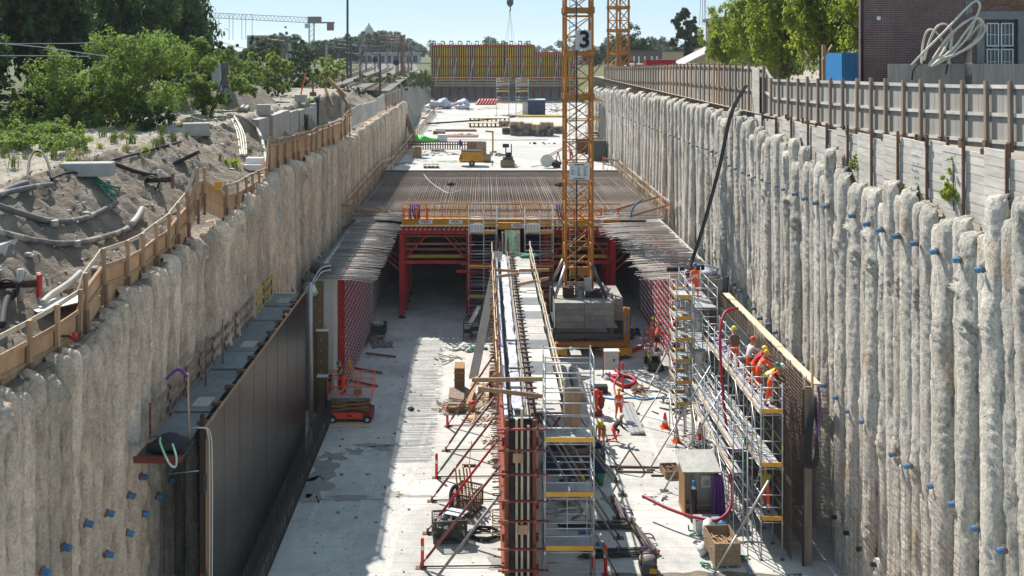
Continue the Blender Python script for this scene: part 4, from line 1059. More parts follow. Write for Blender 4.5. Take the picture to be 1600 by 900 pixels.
# ================================================================== TOWER CRANES
def lattice_mast(par, cx, cy, half, z0, z1, step, mch='crane', collar_every=None, r=.07, collars=(), rd=.035):
    """chords, rings and diagonals, each a part; half = half width"""
    cs = [(cx-half,cy-half),(cx+half,cy-half),(cx+half,cy+half),(cx-half,cy+half)]
    for x, y in cs: MB().box(x-r,x+r,y-r,y+r,z0,z1).build('chord', mch, par)
    hb = MB().beam((-half,0,0),(half,0,0), rd*2, rd*2).mesh('ring_bar', mch)
    n = round((z1-z0)/step)
    dl = math.hypot(2*half, step)
    db = MB().beam((-half,0,-step/2),(half,0,step/2), rd*2, rd*2).mesh('diagonal', mch)
    for i in range(n+1):
        z = z0+(z1-z0)*i/n
        for k in range(4):
            (xa,ya),(xb,yb) = cs[k], cs[(k+1)%4]; an = k*math.pi/2
            inst('ring_bar', hb, par, Vector(((xa+xb)/2,(ya+yb)/2,z))-par.location, (0,0,an))
            if i < n:
                inst('diagonal', db, par, Vector(((xa+xb)/2,(ya+yb)/2,z+step/2))-par.location, (0,0,an+(math.pi if i%2 else 0)))
    for zc in collars:
        m_ = MB()
        for k in range(4):
            (xa,ya),(xb,yb) = cs[k], cs[(k+1)%4]
            m_.beam((xa,ya,zc),(xb,yb,zc), .16, .34)
        for x, y in cs: m_.box(x-.15,x+.15,y-.15,y+.15,zc-.22,zc+.22)
        m_.build('collar', mch, par)
tc = thing('tower_crane', 'orange tower crane mast with the number 3 standing on concrete ballast', 'crane', (6.62, 67.2, 0))
lattice_mast(tc, 6.62, 67.2, .92, 4.0, 27.2, 1.45, collars=(23.25,20.25,17.25,26.2), r=.085, rd=.038)
# inner telescoping mast lattice seen inside
for k in range(16):
    z = 4.6+k*1.45
    MB().beam((6.0,67.6,z),(7.2,66.8,z+.7), .05, .05).build('inner_brace', 'crane', tc)
    MB().beam((6.0,66.9,z+.7),(7.2,67.7,z+1.4), .05, .05).build('inner_brace', 'crane', tc)
ldr = MB()
for sx in (-.62,-.22): ldr.tube([(6.62+sx,66.6,4.2),(6.62+sx,66.6,27)], .02, 5)
z = 4.4
while z < 27: ldr.tube([(6.0,66.6,z),(6.4,66.6,z)], .014, 4); z += .3
ldr.build('mast_ladder', 'steel', tc)
rod('supply_cable', (6.45,66.12,4.2), (6.42,66.12,27.1), .045, 'black', tc)
sg = MB().box(6.35,7.45,66.02,66.05,19.95+.55,21.85).build('number_sign', 'white_dull', tc)
text_part('number_three', '3', 1.55, 'black_text', sg, (6.98-6.62, 66.0-67.2, 21.15), (rad(90),0,0), .006, .05)
s2 = MB().box(5.93,7.32,66.02,66.05,11.55,12.72).build('load_sign', 'white_paint', tc)
lm = MB()
for r_ in range(8):
    for c_ in range(3):
        if R.random() < .85: lm.box(6.05+c_*.42, 6.05+c_*.42+R.uniform(.14,.3), 66.010, 66.016, 12.42-r_*.085, 12.45-r_*.085)
lm.box(6.25,6.95,66.010,66.016,12.56,12.62); lm.box(6.2,7.0,66.010,66.016,11.6,11.66)
lm.build('sign_lines', 'black_text', s2)
# ballast blocks: four courses of two, and the stack behind
for r_ in range(4):
    for c_ in range(2):
        MB().box(4.78+c_*1.99, 4.78+c_*1.99+1.965, 64.1+.012*r_, 65.9, 1.92+r_*.42, 1.92+r_*.42+.405).build('ballast_block', 'ballast', tc)
for r_ in range(3): MB().box(8.85, 9.45, 64.9, 68.5, 2.2+r_*.5, 2.2+r_*.5+.48).build('ballast_block', 'ballast', tc)
for r_ in range(4): MB().box(4.78, 8.7, 68.4, 70.0, 1.92+r_*.42, 1.92+r_*.42+.405).build('ballast_block', 'ballast', tc)
MB().box(5.0, 9.3, 65.95, 68.35, 3.55, 3.62).build('base_deck', 'wood_white', tc)
for (x0,y0,x1,y1) in ((4.9,64.3,4.9,69.9),(8.6,64.3,8.6,69.9)): MB().beam((x0,y0,1.62),(x1,y1,1.62), .3, .5).build('cross_beam', 'steel_dark', tc)
MB().beam((4.8,64.35,1.35),(9.5,64.35,1.35), .25, .34).build('cross_beam', 'steel_dark', tc)
for x in (5.0, 9.55):
    MB().box(x-.2,x+.2,63.85,64.2,.9,3.3 if x > 9 else 1.0).build('portal_column', 'crane', tc)
MB().box(9.5,9.6,63.8,63.84,1.45,2.9).build('hydraulic_cylinder', 'blue_bright', tc)
MB().box(5.0,9.4,63.9,64.15,.72,1.02).build('portal_girder', 'crane', tc)
for x in (5.1, 9.4):
    b_ = MB().box(x-.45,x+.45,63.5,64.6,.25,.68).build('bogie', 'toe_yellow', tc)
    for yy in (63.7,64.4): MB().lathe([(.22,-.1),(.22,.1)], 12, (x,yy,.24), 'x').build('wheel', 'steel_dark', b_)
for sx, sy in ((-1,-1),(1,-1),(-1,1),(1,1)):
    a = Vector((6.62+sx*.95,67.2+sy*.95,5.6)); b = Vector((6.62+sx*1.75,67.2+sy*1.9,3.6))
    MB().tube([a,b], .11, 8).build('base_strut', 'steel_dark' if sx > 0 else 'steel', tc, smooth=True)
MB().box(6.0,7.25,66.2,66.5,4.9,5.5).build('base_panel', 'crane', tc)
MB().box(5.45,6.2,65.4,66.0,3.56,4.25).build('junction_box', 'rust_dark', tc)
MB().box(6.3,6.9,65.5,66.0,3.56,4.5).build('cabinet', 'hose_grey', tc)
MB().box(6.95,7.45,65.9,66.3,3.9,4.8).build('cabinet', 'white_dull', tc)
MB().box(7.0,8.1,65.4,66.0,3.56,3.9).build('tool_tray', 'rust_dark', tc)
sk = MB()
for k in range(6): sk.tube(bez([(7.3+.1*k,65.5,3.92),(7.5+.1*k,65.3,4.12+.03*k),(7.8,65.45,3.95)],4), .05, 5)
sk.build('purple_straps', 'purple', tc, smooth=True)
MB().blob((8.2,66.6,3.85), .6, .5, .22, 9, .4, 12, 7).build('cable_heap', 'hose_pale', tc, smooth=True)

tc2 = thing('tower_crane', 'distant orange lattice crane mast behind the far plywood fence', 'crane', (18.2, 125, 16.8), rz=0)
tc2.rotation_euler = (0,0,rad(38)); tc2.location = (0,0,0); tc2.rotation_euler = (0,0,0)
t2 = thing('mast_tmp','x','x'); lattice_mast(t2, 0, 0, .95, 0, 12, 1.5, collars=(3.2,6.2,9.2), r=.10, rd=.05)
for sx in (-1,1):
    for sy in (-1,1): MB().beam((sx*.95,sy*.95,3.0),(sx*2.6,sy*2.6,0), .16, .16).build('base_strut', 'crane', t2)
MB().box(-1.0,1.0,-1.02,-.99,3.1,3.7).build('base_panel', 'crane', t2); MB().box(-1.0,1.0,-1.02,-.99,1.7,2.0).build('base_panel', 'crane', t2)
for ch in list(t2.children): ch.parent = tc2
bpy.data.objects.remove(t2); tc2.location = (17.6, 125, 16.9); tc2.rotation_euler = (0,0,rad(28))
# ================================================================== PEOPLE
def person(loc, rz, label, top, legs, helmet, pose, vest=None, bare=False, height=1.78, shirt_sleeve=True):
    """one continuous skinned body; pose: lean, twist, head, legs=((hip,knee),(hip,knee)), arms=((fwd,out,elbow),...)"""
    t = thing('person', label, 'person', loc, rz)
    V = []; E = []; RR = []; K = []                         # K: region of the bone ending at this vertex
    def add(p, r, par, key):
        V.append(Vector(p)); RR.append(r if isinstance(r, tuple) else (r, r))
        if par is not None: E.append((par, len(V)-1)); K.append(key)
        return len(V)-1
    l = pose.get('lean', 0); up = Vector((0, math.sin(l), math.cos(l))); fw = Vector((0, math.cos(l), -math.sin(l)))
    pel = add((0,0,0), (.155,.12), None, None)
    sp = add(up*.20, (.145,.105), pel, 'top'); ch = add(up*.40, (.175,.12), sp, 'top'); nb = add(up*.52, (.075,.07), ch, 'top')
    hl = l*.5+pose.get('head', 0); hu = Vector((0, math.sin(hl), math.cos(hl))); hf = Vector((0, math.cos(hl), -math.sin(hl)))
    side = Vector((1,0,0))
    nk = add(V[nb]+hu*.07, .056, nb, 'skin')
    jaw = add(V[nk]+hu*.075+hf*.025, (.072,.078), nk, 'skin'); hm = add(V[jaw]+hu*.085-hf*.012, (.082,.097), jaw, 'skin'); ht = add(V[hm]+hu*.075, (.06,.07), hm, 'skin')
    add(V[jaw]+hu*.045+hf*.105, .014, jaw, 'skin')          # nose
    low = 0; feet = []
    for s, (hip, kn) in zip((-1,1), pose.get('legs', ((.05,.05),(-.05,.05)))):
        h = add((s*.095,0,-.06), (.10,.11), pel, 'legs')
        d1 = Vector((s*.04+s*pose.get('spread',0), math.sin(hip), -math.cos(hip))); kne = add(V[h]+d1*.41, (.068,.072), h, 'legs')
        a2 = hip-kn; d2 = Vector((s*.02, math.sin(a2), -math.cos(a2)))
        m1 = add(V[kne]+d2*.16, (.062,.068), kne, 'legs'); m2 = add(V[kne]+d2*.25, (.056,.058), m1, 'band'); an = add(V[kne]+d2*.40, .050, m2, 'legs')
        a3 = a2+.15 if kn < 1.2 else a2-.5; f = Vector((s*.12, math.cos(a3), math.sin(a3)))
        hee = add(V[an]+d2*.05, (.046,.048), an, 'boot'); toe = add(V[hee]+f*.16, (.045,.034), hee, 'boot')
        low = min(low, V[toe].z-.034, V[hee].z-.046, V[kne].z-.07)
    hands = []
    for s, (fwd, out, el) in zip((-1,1), pose.get('arms', ((.1,.15,.25),(.1,.15,.25)))):
        sh = add(up*.45+side*s*.185, (.07,.075), ch, 'top')
        d = Vector((s*math.sin(out), math.sin(fwd)*math.cos(out), -math.cos(fwd)*math.cos(out)))
        elb = add(V[sh]+d*.29, (.048,.050), sh, 'top')
        a = fwd+el; d2 = Vector((s*math.sin(out)*.4-s*.12, math.sin(a), -math.cos(a))).normalized()
        wr = add(V[elb]+d2*.25, (.031,.034), elb, 'sleeve'); pm = add(V[wr]+d2*.075, (.024,.040), wr, 'hand')
        px = d2.cross(side).normalized(); sx = side*s
        for q, (o_, ln) in enumerate(((-.030,.055),(-.010,.068),(.010,.070),(.030,.060))):
            f1 = add(V[pm]+d2*.035+px*o_, .010, pm, 'hand'); f2 = add(V[f1]+d2*ln*.6-sx*.012, .009, f1, 'hand'); add(V[f2]+d2*ln*.35-sx*.026, .008, f2, 'hand')
        t1 = add(V[wr]+d2*.045-px*.040-sx*.012, .011, wr, 'hand'); add(V[t1]+d2*.045-px*.014-sx*.012, .009, t1, 'hand')
        hands.append(V[pm].copy())
    k = height/1.78
    me = bpy.data.meshes.new('body'); me.from_pydata([(v*k-Vector((0,0,low*k)))[:] for v in V], E, [])
    ob = bpy.data.objects.new('tmp', me); col.objects.link(ob)
    sm = ob.modifiers.new('s', 'SKIN'); sm.use_smooth_shade = True
    for i, sv in enumerate(me.skin_vertices[0].data): sv.radius = (RR[i][0]*k, RR[i][1]*k); sv.use_root = i == 0
    sb_ = ob.modifiers.new('d', 'SUBSURF'); sb_.levels = 2; sb_.render_levels = 2
    dg = bpy.context.evaluated_depsgraph_get()
    bm_ = bpy.data.meshes.new_from_object(ob.evaluated_get(dg)); bpy.data.objects.remove(ob); bpy.data.meshes.remove(me)
    cols = ['skin', top, legs, 'boot', 'reflect', vest or top, 'dark_cloth']
    bm_.materials.clear()
    for c in cols: bm_.materials.append(MATS[c])
    segs = [(V[a]*k-Vector((0,0,low*k)), V[b]*k-Vector((0,0,low*k)), K[i]) for i, (a, b) in enumerate(E)]
    P0 = -Vector((0,0,low*k))
    for p in bm_.polygons:
        c = p.center; best = 9; key = 'top'; tt = 0
        for a, b, kk in segs:
            d = b-a; u = max(0, min(1, (c-a).dot(d)/max(d.length_squared, 1e-9))); q = (c-a-d*u).length
            if q < best: best, key, tt = q, kk, u
        h = (c-P0).dot(up)/k; lat = abs(c.x)/k
        if key == 'top':
            m_ = 1
            if (c-P0).dot(up)/k < .03: m_ = 2
            elif lat < .21:
                m_ = 5
                if vest and (.14 < h < .19 or .26 < h < .30): m_ = 4
            elif vest and top == 'orange_hv' and tt > .55 and tt < .75: m_ = 4
            if bare and lat > .22: m_ = 0
        elif key == 'sleeve': m_ = 0 if not shirt_sleeve else 1
        elif key in ('hand', 'skin'): m_ = 0
        elif key == 'legs': m_ = 2
        elif key == 'band': m_ = 4
        else: m_ = 3
        if key in ('legs','band') and h > .03: m_ = 5
        p.material_index = m_
    bm_.polygons.foreach_set('use_smooth', [True]*len(bm_.polygons)); bm_.name = 'body'
    inst('body', bm_, t, (0,0,0))
    hp = (V[hm]*k-Vector((0,0,low*k)))
    hb = MB().lathe([(.128,-.01),(.122,.03),(.108,.075),(.075,.115),(.025,.132)], 14)
    hb.lathe([(.132,-.016),(.150,-.014),(.132,-.004)], 14)
    hb.quad((-.085,.10,-.012),(.085,.10,-.012),(.06,.185,-.03),(-.06,.185,-.03)); hb.quad((-.06,.185,-.028),(.06,.185,-.028),(.085,.10,-.008),(-.085,.10,-.008))
    inst('helmet', hb.mesh('helmet', helmet, True), t, hp+hu*.035*k, (-hl,0,0), (k,k,k))
    return t
STAND = dict(lean=.05, legs=((.08,.08),(-.08,.08)), arms=((.15,.15,.3),(.1,.15,.3)))
WALK = dict(lean=.06, legs=((.38,.15),(-.30,.25)), arms=((-.3,.2,.35),(.35,.2,.4)))
BEND = dict(lean=.75, head=.1, legs=((.15,.15),(-.15,.15)), arms=((.9,.1,.3),(.7,.15,.5)))
BEND2 = dict(lean=1.15, head=.2, legs=((.25,.3),(.0,.2)), arms=((.7,.15,.2),(.5,.2,.3)))
REACH = dict(lean=.35, legs=((.2,.2),(-.2,.1)), arms=((.9,.2,.5),(1.1,.2,.2)))
KNEEL = dict(lean=.8, head=.0, legs=((1.25,1.7),(.15,1.6)), arms=((.5,.2,.4),(.5,.2,.4)))
WORK = dict(lean=.2, head=.35, legs=((.1,.1),(-.1,.1)), arms=((.45,.2,1.0),(.4,.2,1.1)))
E_ = -math.pi/2      # facing +X (towards the cage)
person(FL(967,657), math.pi, 'worker in orange trousers and vest walking alone across the lit floor', 'white_cloth', 'orange_hv', 'helmet_yellow', WALK, 'orange_hv', height=1.76)
person((-7.75,53.25,1.42), math.pi/2+.2, 'worker in brown vest and orange trousers standing on the orange scissor lift', 'brown_cloth', 'orange_hv', 'helmet_green', dict(WORK, lean=.25), None, bare=True)
person((11.0,62.6,1.2), E_, 'worker at the back of the right scissor lift with yellow helmet', 'orange_hv', 'orange_hv', 'helmet_yellow', STAND, 'orange_hv')
person((11.1,61.5,1.2), E_+.2, 'worker in front on the right scissor lift with banded orange jacket', 'orange_hv', 'orange_hv', 'helmet_red', WORK, 'orange_hv')
person((11.15,52.6,7.15), E_+.5, 'worker in dark red with green helmet at the concrete hose', 'red_cloth', 'red_cloth', 'helmet_green', WORK, 'dark_cloth', height=1.8)
person((11.35,51.4,7.15), .1, 'worker with blue helmet, white sleeves and orange trousers on the high scaffold bay', 'white_cloth', 'orange_hv', 'helmet_blue', STAND, 'orange_hv', height=1.82)
person((11.55,44.1,5.9), .25, 'worker in brown sleeveless vest walking away along the scaffold deck, yellow helmet', 'brown_cloth', 'orange_hv', 'helmet_yellow', dict(lean=.05, legs=((.15,.1),(-.12,.1)), arms=((.1,.35,.3),(.1,.3,.3))), None, bare=True)
person((11.75,42.6,5.9), E_+.2, 'worker in white shirt with red helmet leaning into the rebar cage', 'white_cloth', 'orange_hv', 'helmet_red', REACH, None)
person((11.75,41.75,5.9), E_, 'worker in red shirt and orange trousers bending over the rebar cage', 'red_cloth', 'orange_hv', 'helmet_yellow', BEND, None)
person((11.72,40.95,5.9), E_-.15, 'worker in full banded orange with orange helmet beside the red shirted worker', 'orange_hv', 'orange_hv', 'helmet_orange', dict(BEND, lean=.5), 'orange_hv')
person((11.8,40.15,5.9), E_-.1, 'worker in yellow vest and white helmet stooping on the scaffold deck', 'yellow_hv', 'brown_cloth', 'helmet_white', BEND2, 'yellow_hv')
person((11.72,39.3,5.9), E_-.2, 'worker in orange vest with green helmet at the near end of the scaffold deck', 'dark_cloth', 'orange_hv', 'helmet_green', dict(BEND, lean=.45), 'orange_hv')
person((11.55,39.3,1.6), -.3, 'worker in khaki shirt and orange trousers on the lowest scaffold deck', 'khaki_cloth', 'orange_hv', 'helmet_yellow', REACH, None)
person(FL(940,694), math.pi-.2, 'worker bending double with pale helmet towards the camera by the props', 'khaki_cloth', 'orange_hv', 'helmet_yellow', BEND2, None)
person(FL(958,692), -1.3, 'worker in dark jacket and orange trousers kneeling on the shaded floor', 'dark_cloth', 'orange_hv', 'helmet_white', KNEEL, None)
person((6.7,237.6,17.3), 0, 'distant worker in orange climbing the ladder of the yellow formwork', 'dark_cloth', 'red_cloth', 'helmet_yellow', REACH, 'orange_hv')
person((7.5,238.2,12.5), 2.6, 'distant worker in pink and orange on the platform below the ladder', 'red_cloth', 'orange_hv', 'helmet_yellow', STAND, None)
person(FL(893,252,8), .5, 'worker in red stooping on the slab behind the crane mast', 'red_cloth', 'red_cloth', 'helmet_red', BEND, 'orange_hv')
# ================================================================== THINGS ON THE PIT FLOOR
R.seed(71)
# ---- left scissor lift
sl1 = thing('scissor_lift', 'orange and tan scissor lift parked on the shaded floor by the olive panels', 'scissor lift', (-7.3, 53.2, 0))
def local(m, name, mt, par, smooth=False): return m.build(name, mt, par, smooth=smooth, world=False)
def lift(t, L_, Wd, zdeck, rail_m, arm_m):
    ch = local(MB().box(-L_/2, L_/2, -Wd/2+.08, Wd/2-.08, .18, .62), 'chassis', 'red_worn' if rail_m == 'orange_plastic' else 'steel_dark', t)
    local(MB().box(-L_/2+.3, L_/2-.55, -Wd/2+.03, -Wd/2+.078, .24, .56), 'battery_door', rail_m, ch)
    local(MB().box(-.2,.1,-Wd/2+.015,-Wd/2+.028,.36,.44), 'maker_plate', 'black', ch)
    for x in (-L_/2+.28, L_/2-.28):
        for y in (-Wd/2+.02, Wd/2-.02):
            wh = local(MB().lathe([(.19,-.08),(.21,-.05),(.21,.05),(.19,.08)], 16, (x,y,.215), 'y'), 'wheel', 'rubber', t)
            local(MB().lathe([(.10,-.095),(.10,.095)], 10, (x,y,.215), 'y'), 'rim', 'white_dull', wh)
    n = 3; h = (zdeck-.12-.64)/n
    for k in range(n):
        for y in (-Wd/2+.14, Wd/2-.14):
            z0 = .66+k*h
            local(MB().beam((-L_/2+.2,y,z0),(L_/2-.2,y,z0+h), .06, .12), 'scissor_arm', arm_m, t)
            local(MB().beam((L_/2-.2,y+.07,z0),(-L_/2+.2,y+.07,z0+h), .06, .12), 'scissor_arm', arm_m, t)
    local(MB().box(-L_/2, L_/2, -Wd/2, Wd/2, zdeck-.16, zdeck), 'platform', 'steel', t)
    local(MB().box(-L_/2+.1, L_/2-.1, -Wd/2-.02, -Wd/2-.004, zdeck-.14, zdeck-.03), 'platform_skirt', 'hose_grey', t)
    for x in (-L_/2, -L_/6, L_/6, L_/2):
        for y in (-Wd/2, Wd/2): local(MB().tube([(x,y,zdeck),(x,y,zdeck+1.1)], .022, 6), 'rail_post', rail_m, t)
    for z in (.15,.6,1.1):
        rr = MB()
        rr.tube([(-L_/2,-Wd/2,zdeck+z),(L_/2,-Wd/2,zdeck+z),(L_/2,Wd/2,zdeck+z),(-L_/2,Wd/2,zdeck+z)], .022, 6, closed=True)
        local(rr, 'guard_rail', rail_m, t)
    local(MB().box(-L_/2-.05,-L_/2+.15,-.2,.1,zdeck+.75,zdeck+1.05), 'control_box', 'black', t)
lift(sl1, 2.45, 1.2, 1.42, 'orange_plastic', 'toe_yellow' if False else 'form_wood')
MB().box(.1,.5,-.25,.1,1.425,1.75).build('cardboard_box', 'wood', None)
cb = bpy.data.objects['cardboard_box']; cb.location = (-7.25,53.2,0); tag(cb, 'small brown box on the orange scissor lift platform', 'box')
tr_ = MB().tube([(-7.0,53.1,1.45),(-7.45,53.4,3.0)], .03, 6); tr_.tube([(-6.75,53.4,1.45),(-7.4,53.45,3.0)], .03, 6); tr_.box(-7.5,-7.35,53.35,53.5,3.0,3.2)
tag(tr_.build('yellow_tripod', 'yellow'), 'yellow surveying tripod leaning on the orange scissor lift', 'tripod')
sl2 = thing('scissor_lift', 'small grey scissor lift carrying two workers by the red and white grid', 'scissor lift', (11.0, 62, 0), rz=math.pi/2)
lift(sl2, 2.1, .85, 1.2, 'red_worn', 'girder_yellow')
# ---- tall post markers
mk_w = MB().lathe([(.085,0),(.085,.02),(.06,.05)], 10).mesh('post_foot', 'rubber')
mk_p = MB().lathe([(.062,.04),(.062,.98),(.045,1.02)], 10).mesh('post_body', 'red_plastic', True)
mk_b = MB().lathe([(.066,.62),(.066,.76)], 10).mesh('reflective_band', 'reflect', True)
for (px, py, lb) in ((699,668,'red and white marker post farthest along the shaded props'),(682,747,'red and white marker post second from the near end of the props'),(660,887,'red and white marker post nearest the camera beside the black cage'),
        (965,577,'red marker post to the left of the hose coil on the lit floor'),(973,612,'taller looking red marker post nearest the walking worker'),(927,897,'red marker post at the foot of the near scaffold tower, left one of two'),(946,899,'red marker post at the foot of the near scaffold tower, right one of two')):
    p = FL(px, py); t = thing('marker_post', lb, 'marker post', p, group='red marker posts on the floor')
    s = 1.15 if px != 973 else 1.7
    for nm_, me in (('post_foot',mk_w),('post_body',mk_p),('reflective_band',mk_b)): inst(nm_, me, t, (0,0,0), None, (1.1,1.1,s))
# ---- wire baskets
def cage(loc, rz, lb, sx, sy, sz, m_='rebar_dark'):
    t = thing('mesh_box', lb, 'cage', loc, rz)
    f = MB()
    for x in (-sx,sx):
        for y in (-sy,sy): f.beam((x,y,.08),(x,y,sz), .06, .06, (1,0,0))
    for z in (.12,sz):
        f.beam((-sx,-sy,z),(sx,-sy,z),.05,.05); f.beam((-sx,sy,z),(sx,sy,z),.05,.05); f.beam((-sx,-sy,z),(-sx,sy,z),.05,.05); f.beam((sx,-sy,z),(sx,sy,z),.05,.05)
    local(f, 'frame', m_, t)
    for (nx_, a, b) in ((0,-sx,sx),(1,-sy,sy)):
        for s in (-1,1):
            w_ = MB(); u = a
            while u <= b:
                p, q = ((u,s*sy,.12),(u,s*sy,sz)) if nx_ == 0 else ((s*sx,u,.12),(s*sx,u,sz))
                w_.tube([p,q], .012, 4); u += .1
            z = .2
            while z < sz:
                p, q = ((a,s*sy,z),(b,s*sy,z)) if nx_ == 0 else ((s*sx,a,z),(s*sx,b,z))
                w_.tube([p,q], .012, 4); z += .1
            local(w_, 'mesh_side', m_, t)
    local(MB().box(-sx,sx,-sy,sy,.06,.10), 'floor_sheet', 'steel_dark', t)
    return t
c1 = cage((-1.42,40.2,0), .12, 'black mesh cage full of fittings with a white sheet on top', .68, .5, .95)
local(MB().blob((0,0,.5), .55, .4, .42, 3, .6, 18, 12, 3), 'fittings', 'hose_grey', c1)
ws = MB().beam((-1.5,40.5,1.02),(-.75,40.1,1.06), .6, .02)
tag(ws.build('white_sheet', 'plastic_sheet'), 'white sheet lying on the black fittings cage', 'sheet')
c2 = cage((-.75,42.7,0), 1.15, 'rusty mesh cage holding upright orange tubes', .65, .5, .95, 'rust')
for k, (x, y) in enumerate(((-.3,.1),(-.12,-.1),(.05,.15),(.2,0),(.33,.2))):
    tag(MB().beam((-.75+x,42.7+y,.12),(-.95+x,42.75+y,1.85), .17, .06, (1,0,0)).build('orange_post', 'yellow'), ['orange steel tube standing in the rusty cage, leftmost','orange steel tube in the rusty cage, second from left','orange steel tube in the middle of the rusty cage','orange steel tube in the rusty cage, second from right','orange steel tube in the rusty cage, rightmost'][k], 'tube', 'orange tubes in the cage')
tag(MB().tube(bez([(-1.35,42.4,.1),(-1.4,42.35,1.0),(-1.15,42.4,1.15),(-1.1,42.4,.2)],5), .08, 7).build('dark_bag', 'dark_cloth', smooth=True), 'dark clothing hung on the corner of the rusty cage', 'clothing')
# ---- coils, ladder, timber, rubble
def coil(c, r, n, tr, m_, name, lb, cat, flat=True, sq=.75):
    q = MB(); rr = random.Random(int(c[0]*100))
    for k in range(n):
        pts = []
        for i in range(18):
            a = 2*math.pi*i/18; x = (r+rr.uniform(-.06,.06))*math.cos(a); y = (r*sq+rr.uniform(-.06,.06))*math.sin(a)
            pts.append((c[0]+x, c[1]+y, c[2]+.03+k*tr*.9+rr.uniform(0,.03)) if flat else (c[0]+k*.05, c[1]+x, c[2]+y))
        q.tube(pts, tr, 5, closed=True)
    return tag(q.build(name, m_, smooth=True), lb, cat)
coil((.05,40.4,0), .62, 6, .03, 'rubber', 'cable_coil', 'black cable coil lying on the lit floor by the ladder', 'cable')
tag(MB().tube(bez([(-.9,40.9,.03),(-.5,40.6,.03),(-.1,40.7,.03)]), .03, 5).build('cable_end', 'rubber', smooth=True), 'loose end of black cable reaching toward the cage', 'cable')
ld = thing('wooden_ladder', 'pale ladder lying flat on the floor beside the red formwork', 'ladder', (.35, 41.6, .03))
for s in (0,.55): local(MB().beam((s,-1.1,.04),(s+.02,1.1,.04), .05, .08), 'stile', 'red_worn' if s else 'wood_pale', ld)
for k in range(8): local(MB().beam((0,-.95+k*.27,.05),(.56,-.95+k*.27,.05), .04, .03), 'rung', 'wood_pale', ld)
def boards(specs, name, m_, cat):
    for (a, b, w_, h_, lb) in specs: tag(MB().beam(a, b, w_, h_).build(name, m_), lb, cat)
bx = thing('formwork_box', 'tall narrow timber formwork box standing on the lit floor', 'box', (-1.02,56.3,0))
bx.location = FL(718,612)
for (x0,x1,y0,y1,z0,z1) in ((-.30,-.25,-.3,.9,0,1.45),(.25,.30,-.3,.9,0,1.45),(-.249,.249,-.3,-.25,0,1.45),(-.30,.30,-.3,.9,1.452,1.5)):
    local(MB().box(x0,x1,y0,y1,z0,z1), 'panel', 'form_wood', bx)
for z in (.3,.75,1.2): local(MB().box(-.33,.33,-.36,-.302,z,z+.1), 'cleat', 'wood', bx)
pb = FL(715,640); bd = MB().box(pb.x-.55,pb.x+.35,pb.y-.1,pb.y+2.6,.05,.35); tag(bd.build('timber_pallet', 'wood_grey'), 'dark low timber stack in front of the tall formwork box', 'timber')
tag(MB().beam((pb.x+.6,pb.y,.3),(pb.x+1.1,pb.y+3.8,.6), .25, .05).build('plank', 'wood'), 'brown plank beside the tall formwork box', 'plank')
tag(MB().lathe([(.18,-.5),(.18,.5)], 12, (pb.x-.05,pb.y-.45,.2), 'x').build('log_roll', 'ply_olive', smooth=True), 'short olive roll in front of the dark timber stack', 'roll')
def heap(px, py, z, rx, ry, h, m_, name, lb, cat, n=40, stick=True, seed=1):
    c = FL(px, py, z); q = MB(); rr = random.Random(seed)
    for k in range(n):
        x = rr.gauss(0,rx*.5); y = rr.gauss(0,ry*.5); zz = h*max(0,1-abs(x)/rx)*max(0,1-abs(y)/ry)*rr.random()
        a = rr.random()*6.3
        if stick: l = rr.uniform(.25,.6); q.beam((c.x+x-l*math.cos(a),c.y+y-l*math.sin(a),z+.03+zz),(c.x+x+l*math.cos(a),c.y+y+l*math.sin(a),z+.05+zz+rr.uniform(-.02,.12)), rr.uniform(.03,.10), rr.uniform(.02,.05))
        else: q.blob((c.x+x,c.y+y,z+zz*.8+.04), rr.uniform(.08,.25), rr.uniform(.08,.25), rr.uniform(.05,.15), k+seed, .4, 7, 5)
    o = q.build(name, m_); tag(o, lb, cat); o['kind'] = 'stuff'; return o
heap(716,637,0,1.1,.9,.5,'wood_grey','wire_heap','tangled grey brown heap of offcuts beside the first marker post','heap',60,True,3)
heap(762,632,0,.9,1.2,.7,'wood_pale','timber_offcuts','pale timber offcuts heaped against the centre formwork','timber',55,True,5)
heap(770,612,0,.8,1.0,.9,'wood','timber_offcuts','brown timber offcuts under the crossing beams','timber',30,True,6)
heap(727,545,0,1.0,.8,.35,'white_dull','rubbish_heap','whitish rubbish heap at the edge of the tunnel shade','heap',30,False,7)
heap(740,548,0,.7,.5,.3,'green_net','net_scrap','green net scrap beside the whitish rubbish heap','net',12,False,8)
heap(578,533,0,1.3,1.8,.5,'wood_grey','rubble','grey heap of scrap at the foot of the left red grid','heap',60,True,9)
heap(598,540,0,1.0,.8,.12,'concrete_dark','rubble','flat dark rubble patch on the shaded floor','rubble',25,False,10)
p = FL(738,643); bk = MB().lathe([(.16,0),(.20,.45),(.19,.5)], 12, p); o_ = tag(bk.build('bucket', 'toe_yellow', smooth=True), 'orange yellow bucket topped with red between the props', 'bucket')
MB().lathe([(.21,.48),(.21,.56),(.1,.62)], 12, p).build('lid', 'red', o_, smooth=True)
